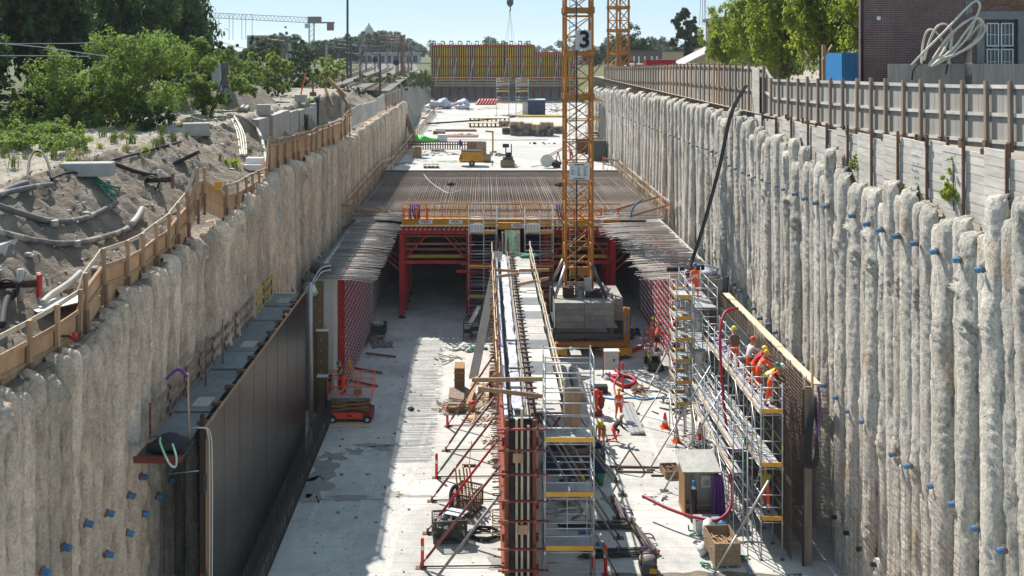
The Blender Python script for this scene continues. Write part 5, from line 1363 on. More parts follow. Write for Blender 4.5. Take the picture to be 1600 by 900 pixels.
for k, (px, py, lb) in enumerate(((731,532,'left'),(742,528,'right'))):
    p = FL(px,py); q = MB().box(p.x-.33,p.x+.33,p.y-.03,p.y+.93,.5,.54)
    for s in (-.3,.3): q.beam((p.x+s,p.y,0),(p.x+s,p.y,1.25), .06,.06,(1,0,0)); q.beam((p.x+s,p.y+.9,0),(p.x+s,p.y+.9,1.25), .06,.06,(1,0,0)); q.beam((p.x+s,p.y,1.2),(p.x+s,p.y+.9,1.2),.05,.05)
    q.beam((p.x-.3,p.y,1.2),(p.x+.3,p.y,1.2),.05,.05); q.beam((p.x-.3,p.y+.9,1.2),(p.x+.3,p.y+.9,1.2),.05,.05)
    tag(q.build('wire_rack', 'rust_dark'), 'dark steel rack by the tunnel shade, '+lb+' of two', 'rack')
p = FL(741,528); tag(MB().beam((p.x-.35,p.y-.2,1.0),(p.x+.35,p.y+.5,2.1), .35, .05).build('white_board', 'white_dull'), 'white board leaning on the dark steel racks', 'board')
rh = MB()
for k in range(6):
    pts = [(.35+.04*k, 53.2+.75*math.cos(2*math.pi*i/16)+.08*k, 1.7+.95*math.sin(2*math.pi*i/16)-.05*k) for i in range(16)]
    rh.tube(pts, .035, 5, closed=True)
tag(rh.build('hose_coil', 'hose_red', smooth=True), 'dark red hose coil hung on the centre formwork beside the leaning plank', 'hose')
tk = FL(590,521); b_ = MB().box(tk.x-.7,tk.x+.6,tk.y-.4,tk.y+.9,.05,.10)
for (x0,x1,y0,y1) in ((-.7,-.65,-.4,.9),(.55,.6,-.4,.9),(-.65,.55,-.4,-.35),(-.65,.55,.85,.9)): b_.box(tk.x+x0,tk.x+x1,tk.y+y0,tk.y+y1,.05,.65)
sk_ = tag(b_.build('steel_tub', 'steel_dark'), 'open dark steel tub at the foot of the left red grid', 'tub')
tag(MB().blob((tk.x-.1,tk.y+.4,.62), .5,.4,.3,2,.5,12,8).build('rubble_sack', 'hose_pale', smooth=True), 'pale sack lying in the dark steel tub', 'sack')
for k, (a, b) in enumerate((((-8.3,61.5),(-6.4,60.6)),((-8.3,59.2),(-6.4,58.2)),((-7.9,64.5),(-5.8,63.8)))):
    tag(MB().beam((a[0],a[1],.12),(b[0],b[1],.10), .10, .10).build('steel_bar', 'red_pipe'), ['rusty bar on the floor below the left red grid, middle of three','rusty bar on the floor below the left red grid, nearest of three','rusty bar on the floor below the left red grid, farthest of three'][k], 'bar')
p = FL(543,664); tag(MB().box(p.x-1.35,p.x+1.35,p.y-.35,p.y+.35,.01,.035).build('plywood_sheet', 'wood_pale'), 'long plywood sheet on the floor in front of the orange scissor lift', 'sheet')
p = FL(627,612); tag(MB().box(p.x-.12,p.x+.12,p.y-.1,p.y+.1,.006,.02).build('paper_scrap', 'white_paint'), 'small white paper scrap on the shaded floor', 'paper')
p = FL(642,640); tag(MB().blob((p.x,p.y,.06), .18,.25,.07,4,.3).build('rag', 'dark_cloth', smooth=True), 'dark rag on the floor at the edge of the sunlit strip', 'rag')
p = FL(516,645); tag(MB().blob((p.x,p.y,.35), .3,.3,.38,3,.3).build('sand_bag', 'leaf_light' if False else 'cream_pipe', smooth=True), 'pale bag standing behind the orange scissor lift', 'bag')
# damp stains on the floor (thin wet films)
ws_ = MB(); rr = random.Random(9)
for (px, py, rx, ry) in ((520,712,1.0,.7),(505,735,.8,1.4),(555,705,.7,.5),(545,780,1.9,.35),(495,765,.8,1.3),(487,782,.5,.5),(615,772,.5,.5),(600,700,.9,.4),(948,780,.35,.7),(650,775,1.0,.2),(575,695,1.4,.3),(790,880,.7,.8)):
    c = FL(px,py); i0 = len(ws_.v); n = 26; ws_.v.append((c.x,c.y,.0075)); sd = rr.random()*50
    for i in range(n):
        a = 2*math.pi*i/n; k = .75+.9*mnoise.noise(Vector((math.cos(a)*1.6+sd, math.sin(a)*1.6, sd))); ws_.v.append((c.x+rx*k*math.cos(a), c.y+ry*k*math.sin(a), .0075))
    for i in range(n): ws_.f.append((i0, i0+1+i, i0+1+(i+1)%n)); ws_.m.append(0)
mat('wet', (.20,.185,.17), (.29,.275,.255), 2.5, .6, .1, 12)
ws_.build('wet_patch', 'wet', pit_floor, kind='stuff')
# faint tyre tracks of the lifts and trucks
mat('tyre_mark', (.40,.385,.36), (.50,.485,.455), 2.2, .9, contrast=(.4,.65))
tt = MB()
for (x0, am, ph_, ya, yb) in ((-5.2,.5,0,36.5,72),(-3.4,.5,0,36.5,72),(-7.4,.3,0,40,66),(9.6,.5,.7,48,62),(8.3,.5,.7,48,62)):
    n = 40; i0 = len(tt.v)
    for i in range(n+1):
        y = ya+(yb-ya)*i/n; x = x0+am*math.sin(y*.13+ph_); tt.v += [(x,y,.0058),(x+.26,y,.0058)]
    for i in range(n): tt.f.append((i0+i*2,i0+i*2+1,i0+i*2+3,i0+i*2+2)); tt.m.append(0)
tt.build('tyre_marks', 'tyre_mark', pit_floor, kind='stuff')
# crumbs and grit over the whole pit floor
gr_ = MB(); rr = random.Random(14)
for k in range(520):
    x = rr.uniform(-8.2,12) if k%3 else rr.gauss(-5.5,1.5); y = rr.uniform(36.5,64); s = rr.uniform(.008,.028) if k%18 else rr.uniform(.03,.07)
    gr_.frame(Vector((x,y,s*.5)), Vector((s*rr.uniform(.6,1.6),s*.3,0)), Vector((-s*.3,s,0)), Vector((0,0,s*.5)))
g_ = gr_.build('floor_crumbs', 'concrete_dark'); g_['kind'] = 'stuff'; tag(g_, 'scattered dark crumbs and chips over the pit floor', 'debris')
# small broom by the props
bm_ = thing('broom', 'wide broom lying on the lit floor between the inclined props', 'broom', FL(733,729))
local(MB().box(-.35,.35,-.05,.05,0.01,.1), 'brush', 'rust_dark', bm_); local(MB().tube([(.0,0,.1),(.12,.75,.95)], .02, 5), 'handle', 'wood', bm_)

for a_ in ((770,690,.5,.8,.15,'wood_pale','wood_bits','small wood bits under the grey inclined prop','timber',14,True,61),(768,693,.25,.3,.1,'purple','purple_scrap','small purple strap scrap under the inclined props','strap',6,True,62),(782,725,.3,1.2,.15,'rust','tie_bits','rusty tie bits along the foot of the red formwork','ties',18,True,63),(745,660,.8,.6,.12,'wood','wood_bits','wood bits beside the orange yellow bucket','timber',14,True,64),(700,560,.8,1.5,.08,'wood_grey','wood_bits','few splinters on the sunlit strip beyond the formwork box','timber',10,True,65),
  (905,745,.8,1.5,.3,'steel_dark','scaffold_fittings','dark scaffold fittings in front of the blue skip','fittings',30,False,66),(890,790,.8,1.2,.15,'wood_grey','board_bits','grey board bits on the floor behind the near scaffold tower','boards',16,True,67),(915,840,.5,.8,.12,'tarp_blue','blue_scrap','small blue scrap on the shaded floor by the near scaffold tower','scrap',7,False,68),(1000,610,.6,.8,.12,'rust','rusty_bits','rusty bits beside the grey planks on the floor','bits',14,True,69),(1025,780,.5,.5,.06,'white_dull','paper_bits','pale paper bits on the lit floor left of the tool hut','paper',8,True,70),
  (1090,700,.9,1.5,.25,'steel','scaffold_parts','heap of loose scaffold parts under the outer scaffold','parts',36,True,71),(1140,800,.7,1.6,.2,'steel','scaffold_parts','heap of loose scaffold parts right of the tool hut','parts',30,True,72),(1060,640,.8,1.5,.3,'rust_dark','rebar_bits','dark rebar bits at the foot of the stair scaffold','rebar',30,True,73),(985,520,.9,1.2,.2,'dark_cloth','dark_scrap','dark scraps at the mouth of the right tunnel','scrap',16,False,74),(910,540,1.4,1.2,.3,'rust_dark','crane_clutter','dark clutter under the crane portal','clutter',40,True,75)): heap(a_[0],a_[1],0,*a_[2:])
# ---- crane side of the pit
# tool hut
ht = thing('tool_hut', 'plywood tool hut with sloping white roof beside the long scaffold', 'hut', (9.55, 42.6, 0))
for (x0,x1,y0,y1,z0,z1,m_,n_) in ((-.72,-.66,-.5,.75,.1,2.05,'form_wood','side_wall'),(.66,.72,-.5,.75,.1,2.0,'form_wood','side_wall'),(-.658,.658,-.1,-.05,.1,2.0,'ply_grey','back_board'),(-.658,.658,-.48,.72,.45,.5,'wood','shelf'),(-.658,.658,.7,.745,.1,1.95,'wood','rear_wall'),(-.75,.75,-.5,.75,.0,.098,'wood','floor_pallet')):
    local(MB().box(x0,x1,y0,y1,z0,z1), n_, m_, ht)
local(MB().beam((0,-.72,2.02),(0,.95,2.32), 1.7, .05), 'roof', 'hose_pale', ht)
local(MB().box(.1,.5,-.135,-.102,1.1,1.62), 'notice', 'white_paint', ht); local(MB().box(.16,.44,-.142,-.137,1.2,1.45), 'notice_print', 'steel', ht)
cl_ = MB()
for k in range(4): cl_.tube(bez([(-.3,-.14,1.7),(-.38+.04*k,-.16,1.2),(-.28,-.17,.85+.05*k),(-.18-.03*k,-.16,1.2),(-.28,-.14,1.7)],5), .018, 4)
o_ = tag(cl_.build('rope_loop', 'steel'), 'grey purple rope loop hung on the back board of the tool hut', 'rope'); o_.location = (9.55,42.6,0)
pr = MB(); rr = random.Random(4)
for k in range(26):
    x = rr.uniform(-.22,.22); y = rr.uniform(-.12,.12)
    pr.tube(bez([(x*.5,y*.5,1.85),(x,y,1.3),(x*1.2,y*1.2,.5),(x*1.1,y-.02,.05+rr.random()*.2)],4), .045, 5)
o_ = tag(pr.build('sling_bundle', 'purple', smooth=True), 'tall bundle of purple lifting slings hung on the corner of the tool hut', 'slings'); o_.location = (10.25,41.95,.02)
gc = thing('gas_cylinder', 'black gas cylinder with blue cap standing in front of the tool hut', 'gas cylinder', (9.12, 41.6, 0))
local(MB().lathe([(.13,0),(.14,.03),(.14,1.35),(.10,1.48)], 16), 'cylinder', 'black', gc, True); local(MB().lathe([(.115,1.45),(.06,1.56),(.05,1.6)], 14), 'shoulder', 'reflect', gc, True); local(MB().lathe([(.07,1.58),(.075,1.72),(.03,1.8)], 12), 'cap', 'blue_bright', gc, True)
# wooden tool crate on pallet
def crate(loc, rz, lb, sx, sy, sz, m_='crate_wood', fill=None, pal=True, group=None):
    t = thing('wooden_crate', lb, 'crate', loc, rz, group); z0 = .14 if pal else 0
    if pal:
        for x in (-sx+.06,0,sx-.06): local(MB().box(x-.05,x+.05,-sy,sy,0,.10), 'pallet_block', m_, t)
        local(MB().box(-sx,sx,-sy,sy,.102,.138), 'pallet_deck', m_, t)
    n = max(2, int(sz/.22)); h = sz/n
    for k in range(n):
        za, zb = z0+k*h+.004, z0+(k+1)*h-.004
        local(MB().box(-sx,sx,-sy,-sy+.03,za,zb), 'plank', m_, t); local(MB().box(-sx,sx,sy-.03,sy,za,zb), 'plank', m_, t)
        local(MB().box(-sx,-sx+.03,-sy+.032,sy-.032,za,zb), 'plank', m_, t); local(MB().box(sx-.03,sx,-sy+.032,sy-.032,za,zb), 'plank', m_, t)
    if fill:
        q = MB(); rr = random.Random(int(loc[1]*10))
        for k in range(26):
            a = rr.random()*6; x = rr.uniform(-sx*.7,sx*.7); y = rr.uniform(-sy*.7,sy*.7); l = min(sx,sy)*.5; z = z0+sz*rr.uniform(.5,.75)
            q.beam((x-l*math.cos(a),y-l*math.sin(a),z),(x+l*math.cos(a),y+l*math.sin(a),z+.04), .05,.04)
        q.box(-sx+.04,sx-.04,-sy+.04,sy-.04,z0,z0+sz*.55)
        local(q, 'contents', fill, t)
    return t
crate((9.6,38.6,0), .06, 'open wooden crate of scrap on a pallet near the lower edge', .52, .75, .85, fill='wood')
tag(MB().blob((9.35,39.75,.6), .32,.28,.42,2,.25).build('white_sack', 'white_dull', smooth=True), 'white sack behind the open scrap crate', 'sack')
tag(MB().blob((9.95,39.8,.55), .26,.24,.36,5,.25).build('blue_sack', 'tarp_blue', smooth=True), 'dark blue and maroon sack beside the white sack', 'sack')
tag(MB().blob((8.85,38.9,.2), .2,.2,.24,7,.3).build('white_bag', 'white_dull', smooth=True), 'small white bag on the floor left of the scrap crate', 'bag')
tag(MB().box(8.95,10.05,40.4,41.0,.02,.62).build('grey_chest', 'steel'), 'flat topped grey chest between the tool hut and the scrap crate', 'chest')
for k, (x, y, lb) in enumerate(((8.75,40.0,'green strap hanging left of the grey chest'),(8.9,37.9,'green strap lying left of the scrap crate'),(10.4,38.4,'green strap crumpled right of the scrap crate'))):
    q = MB(); rr = random.Random(k)
    pts = [(x+rr.uniform(-.3,.3), y+rr.uniform(-.3,.3), .04+rr.uniform(0,.12 if k else .5)) for _ in range(6)]
    q.tube(bez(pts,5), .035, 5); tag(q.build('green_strap', 'green_net', smooth=True), lb, 'strap')
crate((9.05,46.3,0), .1, 'small shallow crate of tools behind the tool hut', .42, .5, .35, fill='rust', pal=False)
# power washer at the lower edge
pwm = thing('site_vacuum', 'grey and black machine with a yellow label at the lower edge', 'machine', (6.45, 37.6, 0))
local(MB().box(-.32,.32,-.35,.35,.08,.38), 'base', 'steel_dark', pwm); local(MB().lathe([(.36,.382),(.35,.55),(.26,.66),(.1,.7)], 14), 'hood', 'hose_grey', pwm, True)
local(MB().tube(bez([(-.28,-.2,.4),(-.25,-.2,.8),(.25,-.2,.8),(.28,-.2,.4)],5), .03, 6), 'handle', 'black', pwm, True); local(MB().box(.0,.28,-.375,-.352,.14,.32), 'label', 'yellow', pwm)
local(MB().tube(bez([(-.3,.2,.6),(-.1,.25,.85),(.2,.25,.75),(.33,.1,.5)],5), .03, 6), 'cable', 'purple', pwm, True)
# L-shaped rebar bundles
for (x, y, lb, tgt) in ((6.35,40.9,'farther L-shaped bundle of dark rebar tied with purple strap',0),(7.0,38.75,'nearer L-shaped bundle of dark rebar with rusty bend',1)):
    t = thing('rebar_bundle', lb, 'rebar', (x,y,0), rz=.08*tgt, group='L-shaped rebar bundles')
    rr = random.Random(tgt)
    for s in range(2):
        q = MB()
        for k in range(16):
            z = .05+(k//6)*.075+rr.uniform(0,.02); o_ = (k%6)*.05+s*.42
            q.tube([(-3.0+rr.uniform(-.2,.5), -.0+o_*.6, z),(-.25,o_*.6,z),(-.06,o_*.6+.06,z+.02),(0-o_*.5,.25+o_*.3,z+.03),(-.42-o_*.5+.2*s,2.5+rr.uniform(-.2,.2),z+.10)], .032, 5)
        local(q, 'bars', 'rebar_dark', t, True)
    local(MB().blob((-.12,.15,.13), .28,.22,.10,3,.3), 'rusty_bend', 'rust', t)
    local(MB().tube(bez([(-.5,1.2,.22),(-.2,1.25,.3),(.1,1.22,.28),(.22,1.1,.1),(.1,1.0,.24),(-.45,1.1,.22)],4), .03, 5), 'purple_strap', 'purple', t, True)
    local(MB().tube(bez([(-1.6,-.1,.28),(-1.55,.15,.34),(-1.5,.5,.2)],4), .04, 5), 'purple_strap', 'purple', t, True)
# blue skip behind the near scaffold tower
bs = thing('waste_skip', 'open blue steel skip behind the near scaffold tower', 'skip', (4.3,47.0,0)); q = MB()
for (x0,x1,y0,y1) in ((-1.3,1.6,-.75,-.70),(-1.3,1.6,.70,.75),(-1.3,-1.24,-.69,.69),(1.54,1.6,-.69,.69)): local(MB().box(x0,x1,y0,y1,.1,1.0), 'skip_side', 'blue_paint', bs)
local(MB().box(-1.3,1.6,-.7,.7,.05,.095), 'skip_floor', 'blue_paint', bs); local(MB().blob((.1,0,.55),1.1,.6,.35,3,.5,14,8,2.5), 'rubbish', 'rust', bs)
for (x,) in ((-.6,),(.4,)): local(MB().box(x-.12,x+.12,-.775,-.752,.5,.66), 'label', 'girder_yellow', bs)
p = FL(937,757); gb = tag(MB().lathe([(.17,0),(.22,.4),(.22,.42)], 12, p).build('bucket', 'green_net', smooth=True), 'dark green bucket between the props and the rebar bundles', 'bucket')
# ribbed steel shutters lying on the floor
rs = thing('ribbed_shutters', 'stack of ribbed grey shutters lying by the crane ballast', 'shutter stack', (4.9,58.6,0))
for c_ in range(3):
    local(MB().box(-.95+c_*.72,-.35+c_*.72,-2.9,2.6,.05,.35), 'shutter', 'steel_dark' if c_ == 0 else 'hose_pale', rs)
    for k in range(13):
        arc = [(-.93+c_*.72+.56*i/6, -2.7+k*.4, .35+.17*math.sin(math.pi*i/6)) for i in range(7)]
        local(MB().tube(arc, .075, 5), 'rib', 'hose_grey' if c_ == 0 else 'white_dull', rs, True)
tb_ = FL(936,613); q = MB().box(tb_.x-.5,tb_.x+.5,tb_.y-.25,tb_.y+.25,.02,.42); tag(q.build('black_tray', 'black'), 'black tray in front of the ribbed shutters', 'tray')
heap(957,590,0,.9,.8,.35,'plastic_sheet','plastic_wrap','crumpled clear plastic on the lit floor beside the white cabinet','plastic',14,False,12)
cb_ = thing('power_cabinet', 'pale grey power cabinet in a red frame on the lit floor', 'cabinet', FL(955,588))
local(MB().box(-.45,.45,-.22,.22,.55,1.6), 'cabinet_body', 'white_dull', cb_); local(MB().box(-.5,.5,-.27,.27,1.605,1.66), 'cabinet_top', 'white_paint', cb_)
for x in (-.5,.5): local(MB().beam((x,0,0),(x,0,1.75), .07,.07,(1,0,0)), 'frame_post', 'red', cb_)
local(MB().box(-.6,.6,-.3,.3,.0,.05), 'frame_foot', 'red', cb_); local(MB().box(.1,.2,-.24,-.222,1.0,1.15), 'lock', 'black', cb_)
tag(MB().tube(bez([(11.0,66,.12),(9.6,64.4,.12),(8.5,62.2,.12),(8.6,60.4,.12),(9.3,59.6,.12),(9.2,58.6,.12),(8.5,58.2,.12),(7.9,59.5,.12)]), .12, 8).build('suction_hose', 'hose_red', smooth=True), 'thick dark red hose winding out of the right tunnel', 'hose')
tag(MB().tube(bez([(8.2,57.8,.9),(7.8,57.2,.5),(7.9,56.0,.08),(8.6,55.4,.08),(8.3,54.9,.08),(7.7,55.2,.08)]), .06, 7).build('suction_hose', 'hose_red', smooth=True), 'thinner red hose coiled beside the red marker posts', 'hose')
tag(MB().tube(bez([(6.9,56.6,.03),(7.6,56.2,.03),(8.6,56.4,.03),(9.4,56.1,.03),(10.3,56.4,.03),(11.2,56.2,.03)]), .05, 6).build('blue_hose', 'blue_bright', smooth=True), 'blue hose lying straight across the lit floor', 'hose')
coil((9.9,56.9,0), .95, 2, .025, 'rubber', 'hose_loop', 'thin dark hose loop beside the blue hose', 'hose', True, .6)
for k in range(3): 
    p = FL(986,655); tag(MB().box(p.x-.36+k*.25,p.x-.13+k*.25,p.y-2.2,p.y+2.0,.02+.03*k,.14+.03*k).build('steel_plank', 'steel'), ['grey plank on the lit floor, left of three side by side','grey plank on the lit floor, middle of three','grey plank on the lit floor, right of three'][k], 'plank')
# traffic cones and hanging bags at the long scaffold
cn_ = MB().lathe([(.17,.03),(.05,.68),(.03,.72)], 12).mesh('cone_body', 'orange_plastic', True); cb2 = MB().box(-.22,.22,-.22,.22,0,.03).mesh('cone_base', 'orange_plastic'); cn3 = MB().lathe([(.128,.26),(.102,.4)], 12).mesh('cone_band', 'reflect', True)
for (px, py, lb, s) in ((1039,668,'orange cone between the farther raking struts, leftmost',1.15),(1057,690,'orange cone under the scaffold beside the dark bag',1.1),(1094,685,'orange cone standing deeper under the long scaffold',1.2)):
    t = thing('traffic_cone', lb, 'cone', FL(px,py), group='orange cones under the scaffold')
    for nm_, me in (('cone_body',cn_),('cone_base',cb2),('cone_band',cn3)): inst(nm_, me, t, (0,0,0), None, (s,s,s))
rb = thing('hydrant_stand', 'red hydrant stand with hoses beside the walking worker', 'hydrant', FL(932,648))
local(MB().lathe([(.25,0),(.25,.05),(.09,.06),(.09,1.0),(.16,1.05),(.16,1.35),(.06,1.45)], 12), 'stand_pipe', 'orange_plastic', rb, True)
local(MB().lathe([(.12,-.35),(.12,.35)], 10, (0,0,1.2), 'x'), 'outlet', 'red', rb, True); local(MB().blob((.25,.1,.75),.22,.2,.35,3,.3), 'hose_wrap', 'red_worn', rb, True); local(MB().box(-.3,.3,-.3,.3,0,.3), 'base_block', 'red_worn', rb)
tf = MB()
p = FL(985,738); tf.beam((p.x-.7,p.y,.05),(p.x,p.y+.2,1.0),.06,.06); tf.beam((p.x+.7,p.y,.05),(p.x,p.y+.2,1.0),.06,.06); tf.beam((p.x-.7,p.y,.05),(p.x+1.1,p.y-.05,.05),.06,.06); tf.beam((p.x-.9,p.y+.6,.05),(p.x+1.0,p.y+.5,.05),.06,.06)
tag(tf.build('tripod_trestle', 'rust'), 'rusty triangular frame lying near the kneeling worker', 'frame')
for k, (px, py, l) in enumerate(((1040,744,.7),(1000,731,1.4))):
    p = FL(px,py); tag(MB().beam((p.x-l,p.y,.04),(p.x+l,p.y-.05,.04),.07,.06).build('steel_bar', 'rust_dark'), ['short dark bar on the lit floor left of the tool hut','longer thin bar on the lit floor beyond the rusty frame'][k], 'bar')
# hanging hoses on the crane side
tag(MB().tube(bez([(12.0,45.2,8.3),(11.3,44.9,8.15),(10.9,44.2,7.2),(10.75,43,5),(10.72,42,3.2),(10.6,40.9,1.3),(9.9,40.3,.75),(9.0,40.5,.72),(8.0,41.2,.75),(7.0,42.2,.85)],10), .065, 8).build('red_hose', 'hose_red', smooth=True), 'long dark red hose hanging from the scaffold deck down to the floor', 'hose')
for k in range(2):
    a = WX(1166+k*3,136,14.9); b = Vector((11.25+.1*k,53.3,8.0))
    pts = [a+Vector((-.05,0,.1)), a.lerp(b,.12)+Vector((-.5,0,-.25)), a.lerp(b,.35)+Vector((-.35,0,-.7)), a.lerp(b,.65)+Vector((-.2,0,-.75)), a.lerp(b,.9)+Vector((-.05,0,-.3)), b]
    tag(MB().tube(bez(pts,8), .055, 7).build('pump_line', 'rubber', smooth=True), 'black hose slung from the plywood fence to the workers, '+('left one' if k == 0 else 'right one'), 'hose')
tag(MB().tube(bez([(10.4,54.2,8.1),(10.9,54.0,8.15),(11.6,53.9,8.2),(12.4,54.0,8.25)],5), .16, 10).build('concrete_hose', 'rubber', smooth=True), 'thick black concrete hose end at the two high workers', 'hose')
tag(MB().blob((12.6,55.0,7.9), .8,.9,.25,6,.35,14,8).build('white_foil', 'plastic_sheet', smooth=True), 'white foil over the head of the crane-side tunnel wall', 'foil')
tag(MB().box(10.9,11.9,54.6,54.7,5.6,7.5).build('site_board', 'white_dull'), 'white board behind the upper scaffold bay', 'panel')
q = MB()
for k in range(4): q.tube(bez([(12.7+.1*k,60,6.9-.2*k),(12.3,60,4),(12.35,60.5,.1)],5), .06, 6)
tag(q.build('blue_pipes', 'blue_paint', smooth=True), 'dark blue pipes standing beside the crane-side red grid', 'pipes')
q = MB().lathe([(.55,-.35),(.6,0),(.55,.35)], 14, (10.0,68.5,.65), 'x'); q.box(9.3,10.7,67.9,69.3,.1,.4); q.box(9.5,10.5,68.2,69.2,.9,2.0)
tag(q.build('pump_machine', 'steel_dark'), 'dark pump machine just inside the right tunnel mouth', 'machine')
heap(1205,590,5.92,.35,1.6,.3,'rust','rebar_scrap','rusty rebar offcuts lying on the top scaffold deck','rebar',18,True,21)
for k, (x, y, lb) in enumerate(((11.5,47.6,'purple straps on the far part of the top deck, left heap'),(11.75,46.6,'purple straps on the far part of the top deck, right heap'))):
    q = MB(); rr = random.Random(k+3)
    q.tube(bez([(x+rr.uniform(-.3,.3),y+rr.uniform(-.4,.4),5.95+rr.uniform(0,.15)) for _ in range(7)],4), .04, 5)
    tag(q.build('purple_strap', 'purple', smooth=True), lb, 'strap')
# ================================================================== THE ROOF SLAB AND THE FAR FORMWORK
R.seed(81)
FY = 240.0
ff = thing('tall_formwork', 'tall yellow girder formwork with red walers on a grey concrete wall', 'formwork', (0, FY, 8))
MB().box(-13.1, 23.8, FY+.6, FY+2, 8, 13.2).build('base_wall', 'concrete_dark', ff)
MB().box(-13.0, 12.9, FY+.3, FY+.58, 13.0, 22.0).build('back_sheet', 'ply_dark', ff)
gm = MB().box(-.11,.11,-.20,.0,0,1).mesh('timber_girder', 'girder_yellow')
x = -13.0; i = 0
while x < 23.4:
    hi = x < 12.9; zt = (22.3 if hi else 20.2)+R.uniform(-.25,.45)
    inst('timber_girder', gm, ff, (x, .28, 5.1+R.uniform(-.1,.05)), None, (R.uniform(.85,1.25),1,zt-13.1)); x += .56 if not 4.6 < x < 5.6 else .8; i += 1
for z in (14.2,16.6,19.0,21.5):
    for a, b in ((-13.2,5.2),(5.4,12.9),(12.95,23.6)):
        zz = z-(0 if a < 12.9 else 1.4 if z > 20 else .1)
        MB().box(a, b, FY-.12, FY+.06, zz-.13, zz+.13).build('waler', 'red', ff)
for k in range(12):
    x = -12.3+k*2.15
    q = MB().box(x-.45,x+.45,FY-.1,FY+.2,22.75,23.0); q.box(x-.42,x-.28,FY-.05,FY+.1,21.4,22.75); q.box(x+.28,x+.42,FY-.05,FY+.1,21.4,22.75)
    q.build('top_bracket', 'rust_dark', ff)
for k in range(17):
    x = -12.5+k*2.1
    MB().beam((x,FY-1.6,11.9),(x,FY-1.6,14.3), .14,.14,(1,0,0)).build('platform_post', 'red', ff)
    MB().beam((x,FY+.5,9.0),(x,FY-1.5,11.7), .18,.18).build('bracket', 'red', ff)
    MB().beam((x+.05,FY+.5,8.6),(x+.05,FY+.3,11.7), .16,.16,(1,0,0)).build('bracket', 'red', ff)
    if k%2 == 0: MB().tube([(x+.6,FY-1.3,12.1),(x+1.7,FY-.1,18.8)], .09, 6).build('raking_prop', 'steel', ff)
for a, b in ((-13.4,4.5),(8.5,23.5)):
    MB().box(a, b, FY-1.75, FY+.2, 11.72, 11.95).build('platform_deck', 'girder_yellow', ff)
MB().box(4.52, 8.48, FY-1.75, FY+.2, 11.72, 11.95).build('platform_deck', 'wood', ff)
for z in (12.5,13.2,13.9): MB().box(-13.6, 23.5, FY-1.72, FY-1.66, z-.10, z+.10).build('guard_board', 'wood_pale', ff)
ldq = MB()
for s in (6.4,7.0): ldq.tube([(s,FY-.35,12),(s,FY-.35,18.5)], .05, 5)
for k in range(20): ldq.tube([(6.4,FY-.35,12.2+k*.32),(7.0,FY-.35,12.2+k*.32)], .04, 4)
ldq.build('ladder', 'steel', ff)
for x in (-.7, .7): MB().lathe([(.32,0),(.32,.05)], 10, (x-5.2,FY+.54,11.0), 'y').build('wall_hole', 'black', ff)
MB().box(-15.2,-13.3,FY-4,FY-2,11,14.0).build('corner_platform', 'white_dull', ff); MB().box(-15.1,-13.4,FY-4.03,FY-4.005,11.6,12.5).build('corner_net', 'tarp_blue', ff)
MB().box(12.91, 23.6, FY+.3, FY+.58, 13.0, 19.9).build('back_sheet', 'ply_dark', ff)
# two scaffold stair towers before it
scaffold('slab_scaffold', 'scaffold stair tower on the white slab, left of two', 2.6, 5.0, [186,188.5], 15, [10.4,12.6,14], z0=8, brace=False, toe_front=False)
scaffold('slab_scaffold', 'scaffold stair tower on the white slab beside the blue cabin', 6.4, 8.8, [186,188.5], 15, [10.4,12.6,14], z0=8, brace=False, toe_front=False)
scaffold('edge_scaffold', 'tall scaffold behind the crane mast against the sunlit wall', 12.6, 13.9, [112,115,118], 15.8, [10.2,12.4,14.6], z0=8, brace=True, toe_front=False)
def S(px, py): return FL(px, py, 8)
# blue cabin
cb = thing('site_cabin', 'dark blue cabin with pale roof on the slab left of the crane mast', 'cabin', S(839,181))
local(MB().box(-1.6,1.6,0,2.6,.02,3.0), 'body', 'blue_paint', cb); local(MB().box(-1.65,1.65,-.05,2.65,3.005,3.15), 'roof', 'white_paint', cb); local(MB().box(.2,1.1,-.03,-.004,.1,2.1), 'door', 'blue_paint', cb); local(MB().box(.95,1.0,-.06,-.032,1.0,1.2), 'handle', 'steel', cb)
local(MB().box(-2.7,-1.7,.3,2.2,.02,2.5), 'side_unit', 'white_dull', cb)
# compressor on wheels
cp = thing('air_compressor', 'yellow towed air compressor parked on the slab by the rebar mat', 'compressor', S(736,259))
q = MB(); prof = [(-1.25,.55),(-1.3,.85),(-1.05,1.45),(-.9,1.62),(1.15,1.62),(1.3,1.45),(1.3,.55)]
for s in (-.7,.7): q.quad(*[(x,s,z) for x,z in (prof if s < 0 else prof[::-1])])
for (a, b) in zip(prof, prof[1:]+prof[:1]): q.quad((a[0],-.7,a[1]),(a[0],.7,a[1]),(b[0],.7,b[1]),(b[0],-.7,b[1]))
local(q, 'canopy', 'yellow', cp); local(MB().box(-1.1,1.2,-.72,.72,1.625,1.70), 'lid', 'black', cp); local(MB().box(-1.1,1.25,-.5,.5,.4,.545), 'chassis', 'steel_dark', cp)
for s in (-.62,.62):
    wh = local(MB().lathe([(.30,-.1),(.33,-.06),(.33,.06),(.30,.1)], 16, (.1,s,.33), 'y'), 'wheel', 'rubber', cp); local(MB().lathe([(.15,-.11),(.15,.11)], 10, (.1,s,.33), 'y'), 'rim', 'steel', wh)
for k in range(3): local(MB().box(-1.24+.02*k,-.9,-.715,-.703,.8+.18*k,.88+.18*k), 'vent', 'black', cp)
local(MB().box(.1,1.0,-.715,-.703,1.25,1.42), 'label', 'toe_yellow', cp); local(MB().tube([(1.3,0,.5),(2.4,0,.45)], .05, 6), 'tow_bar', 'steel_dark', cp); local(MB().tube([(2.3,0,0),(2.3,0,.6)], .05, 6), 'jockey_leg', 'steel_dark', cp)
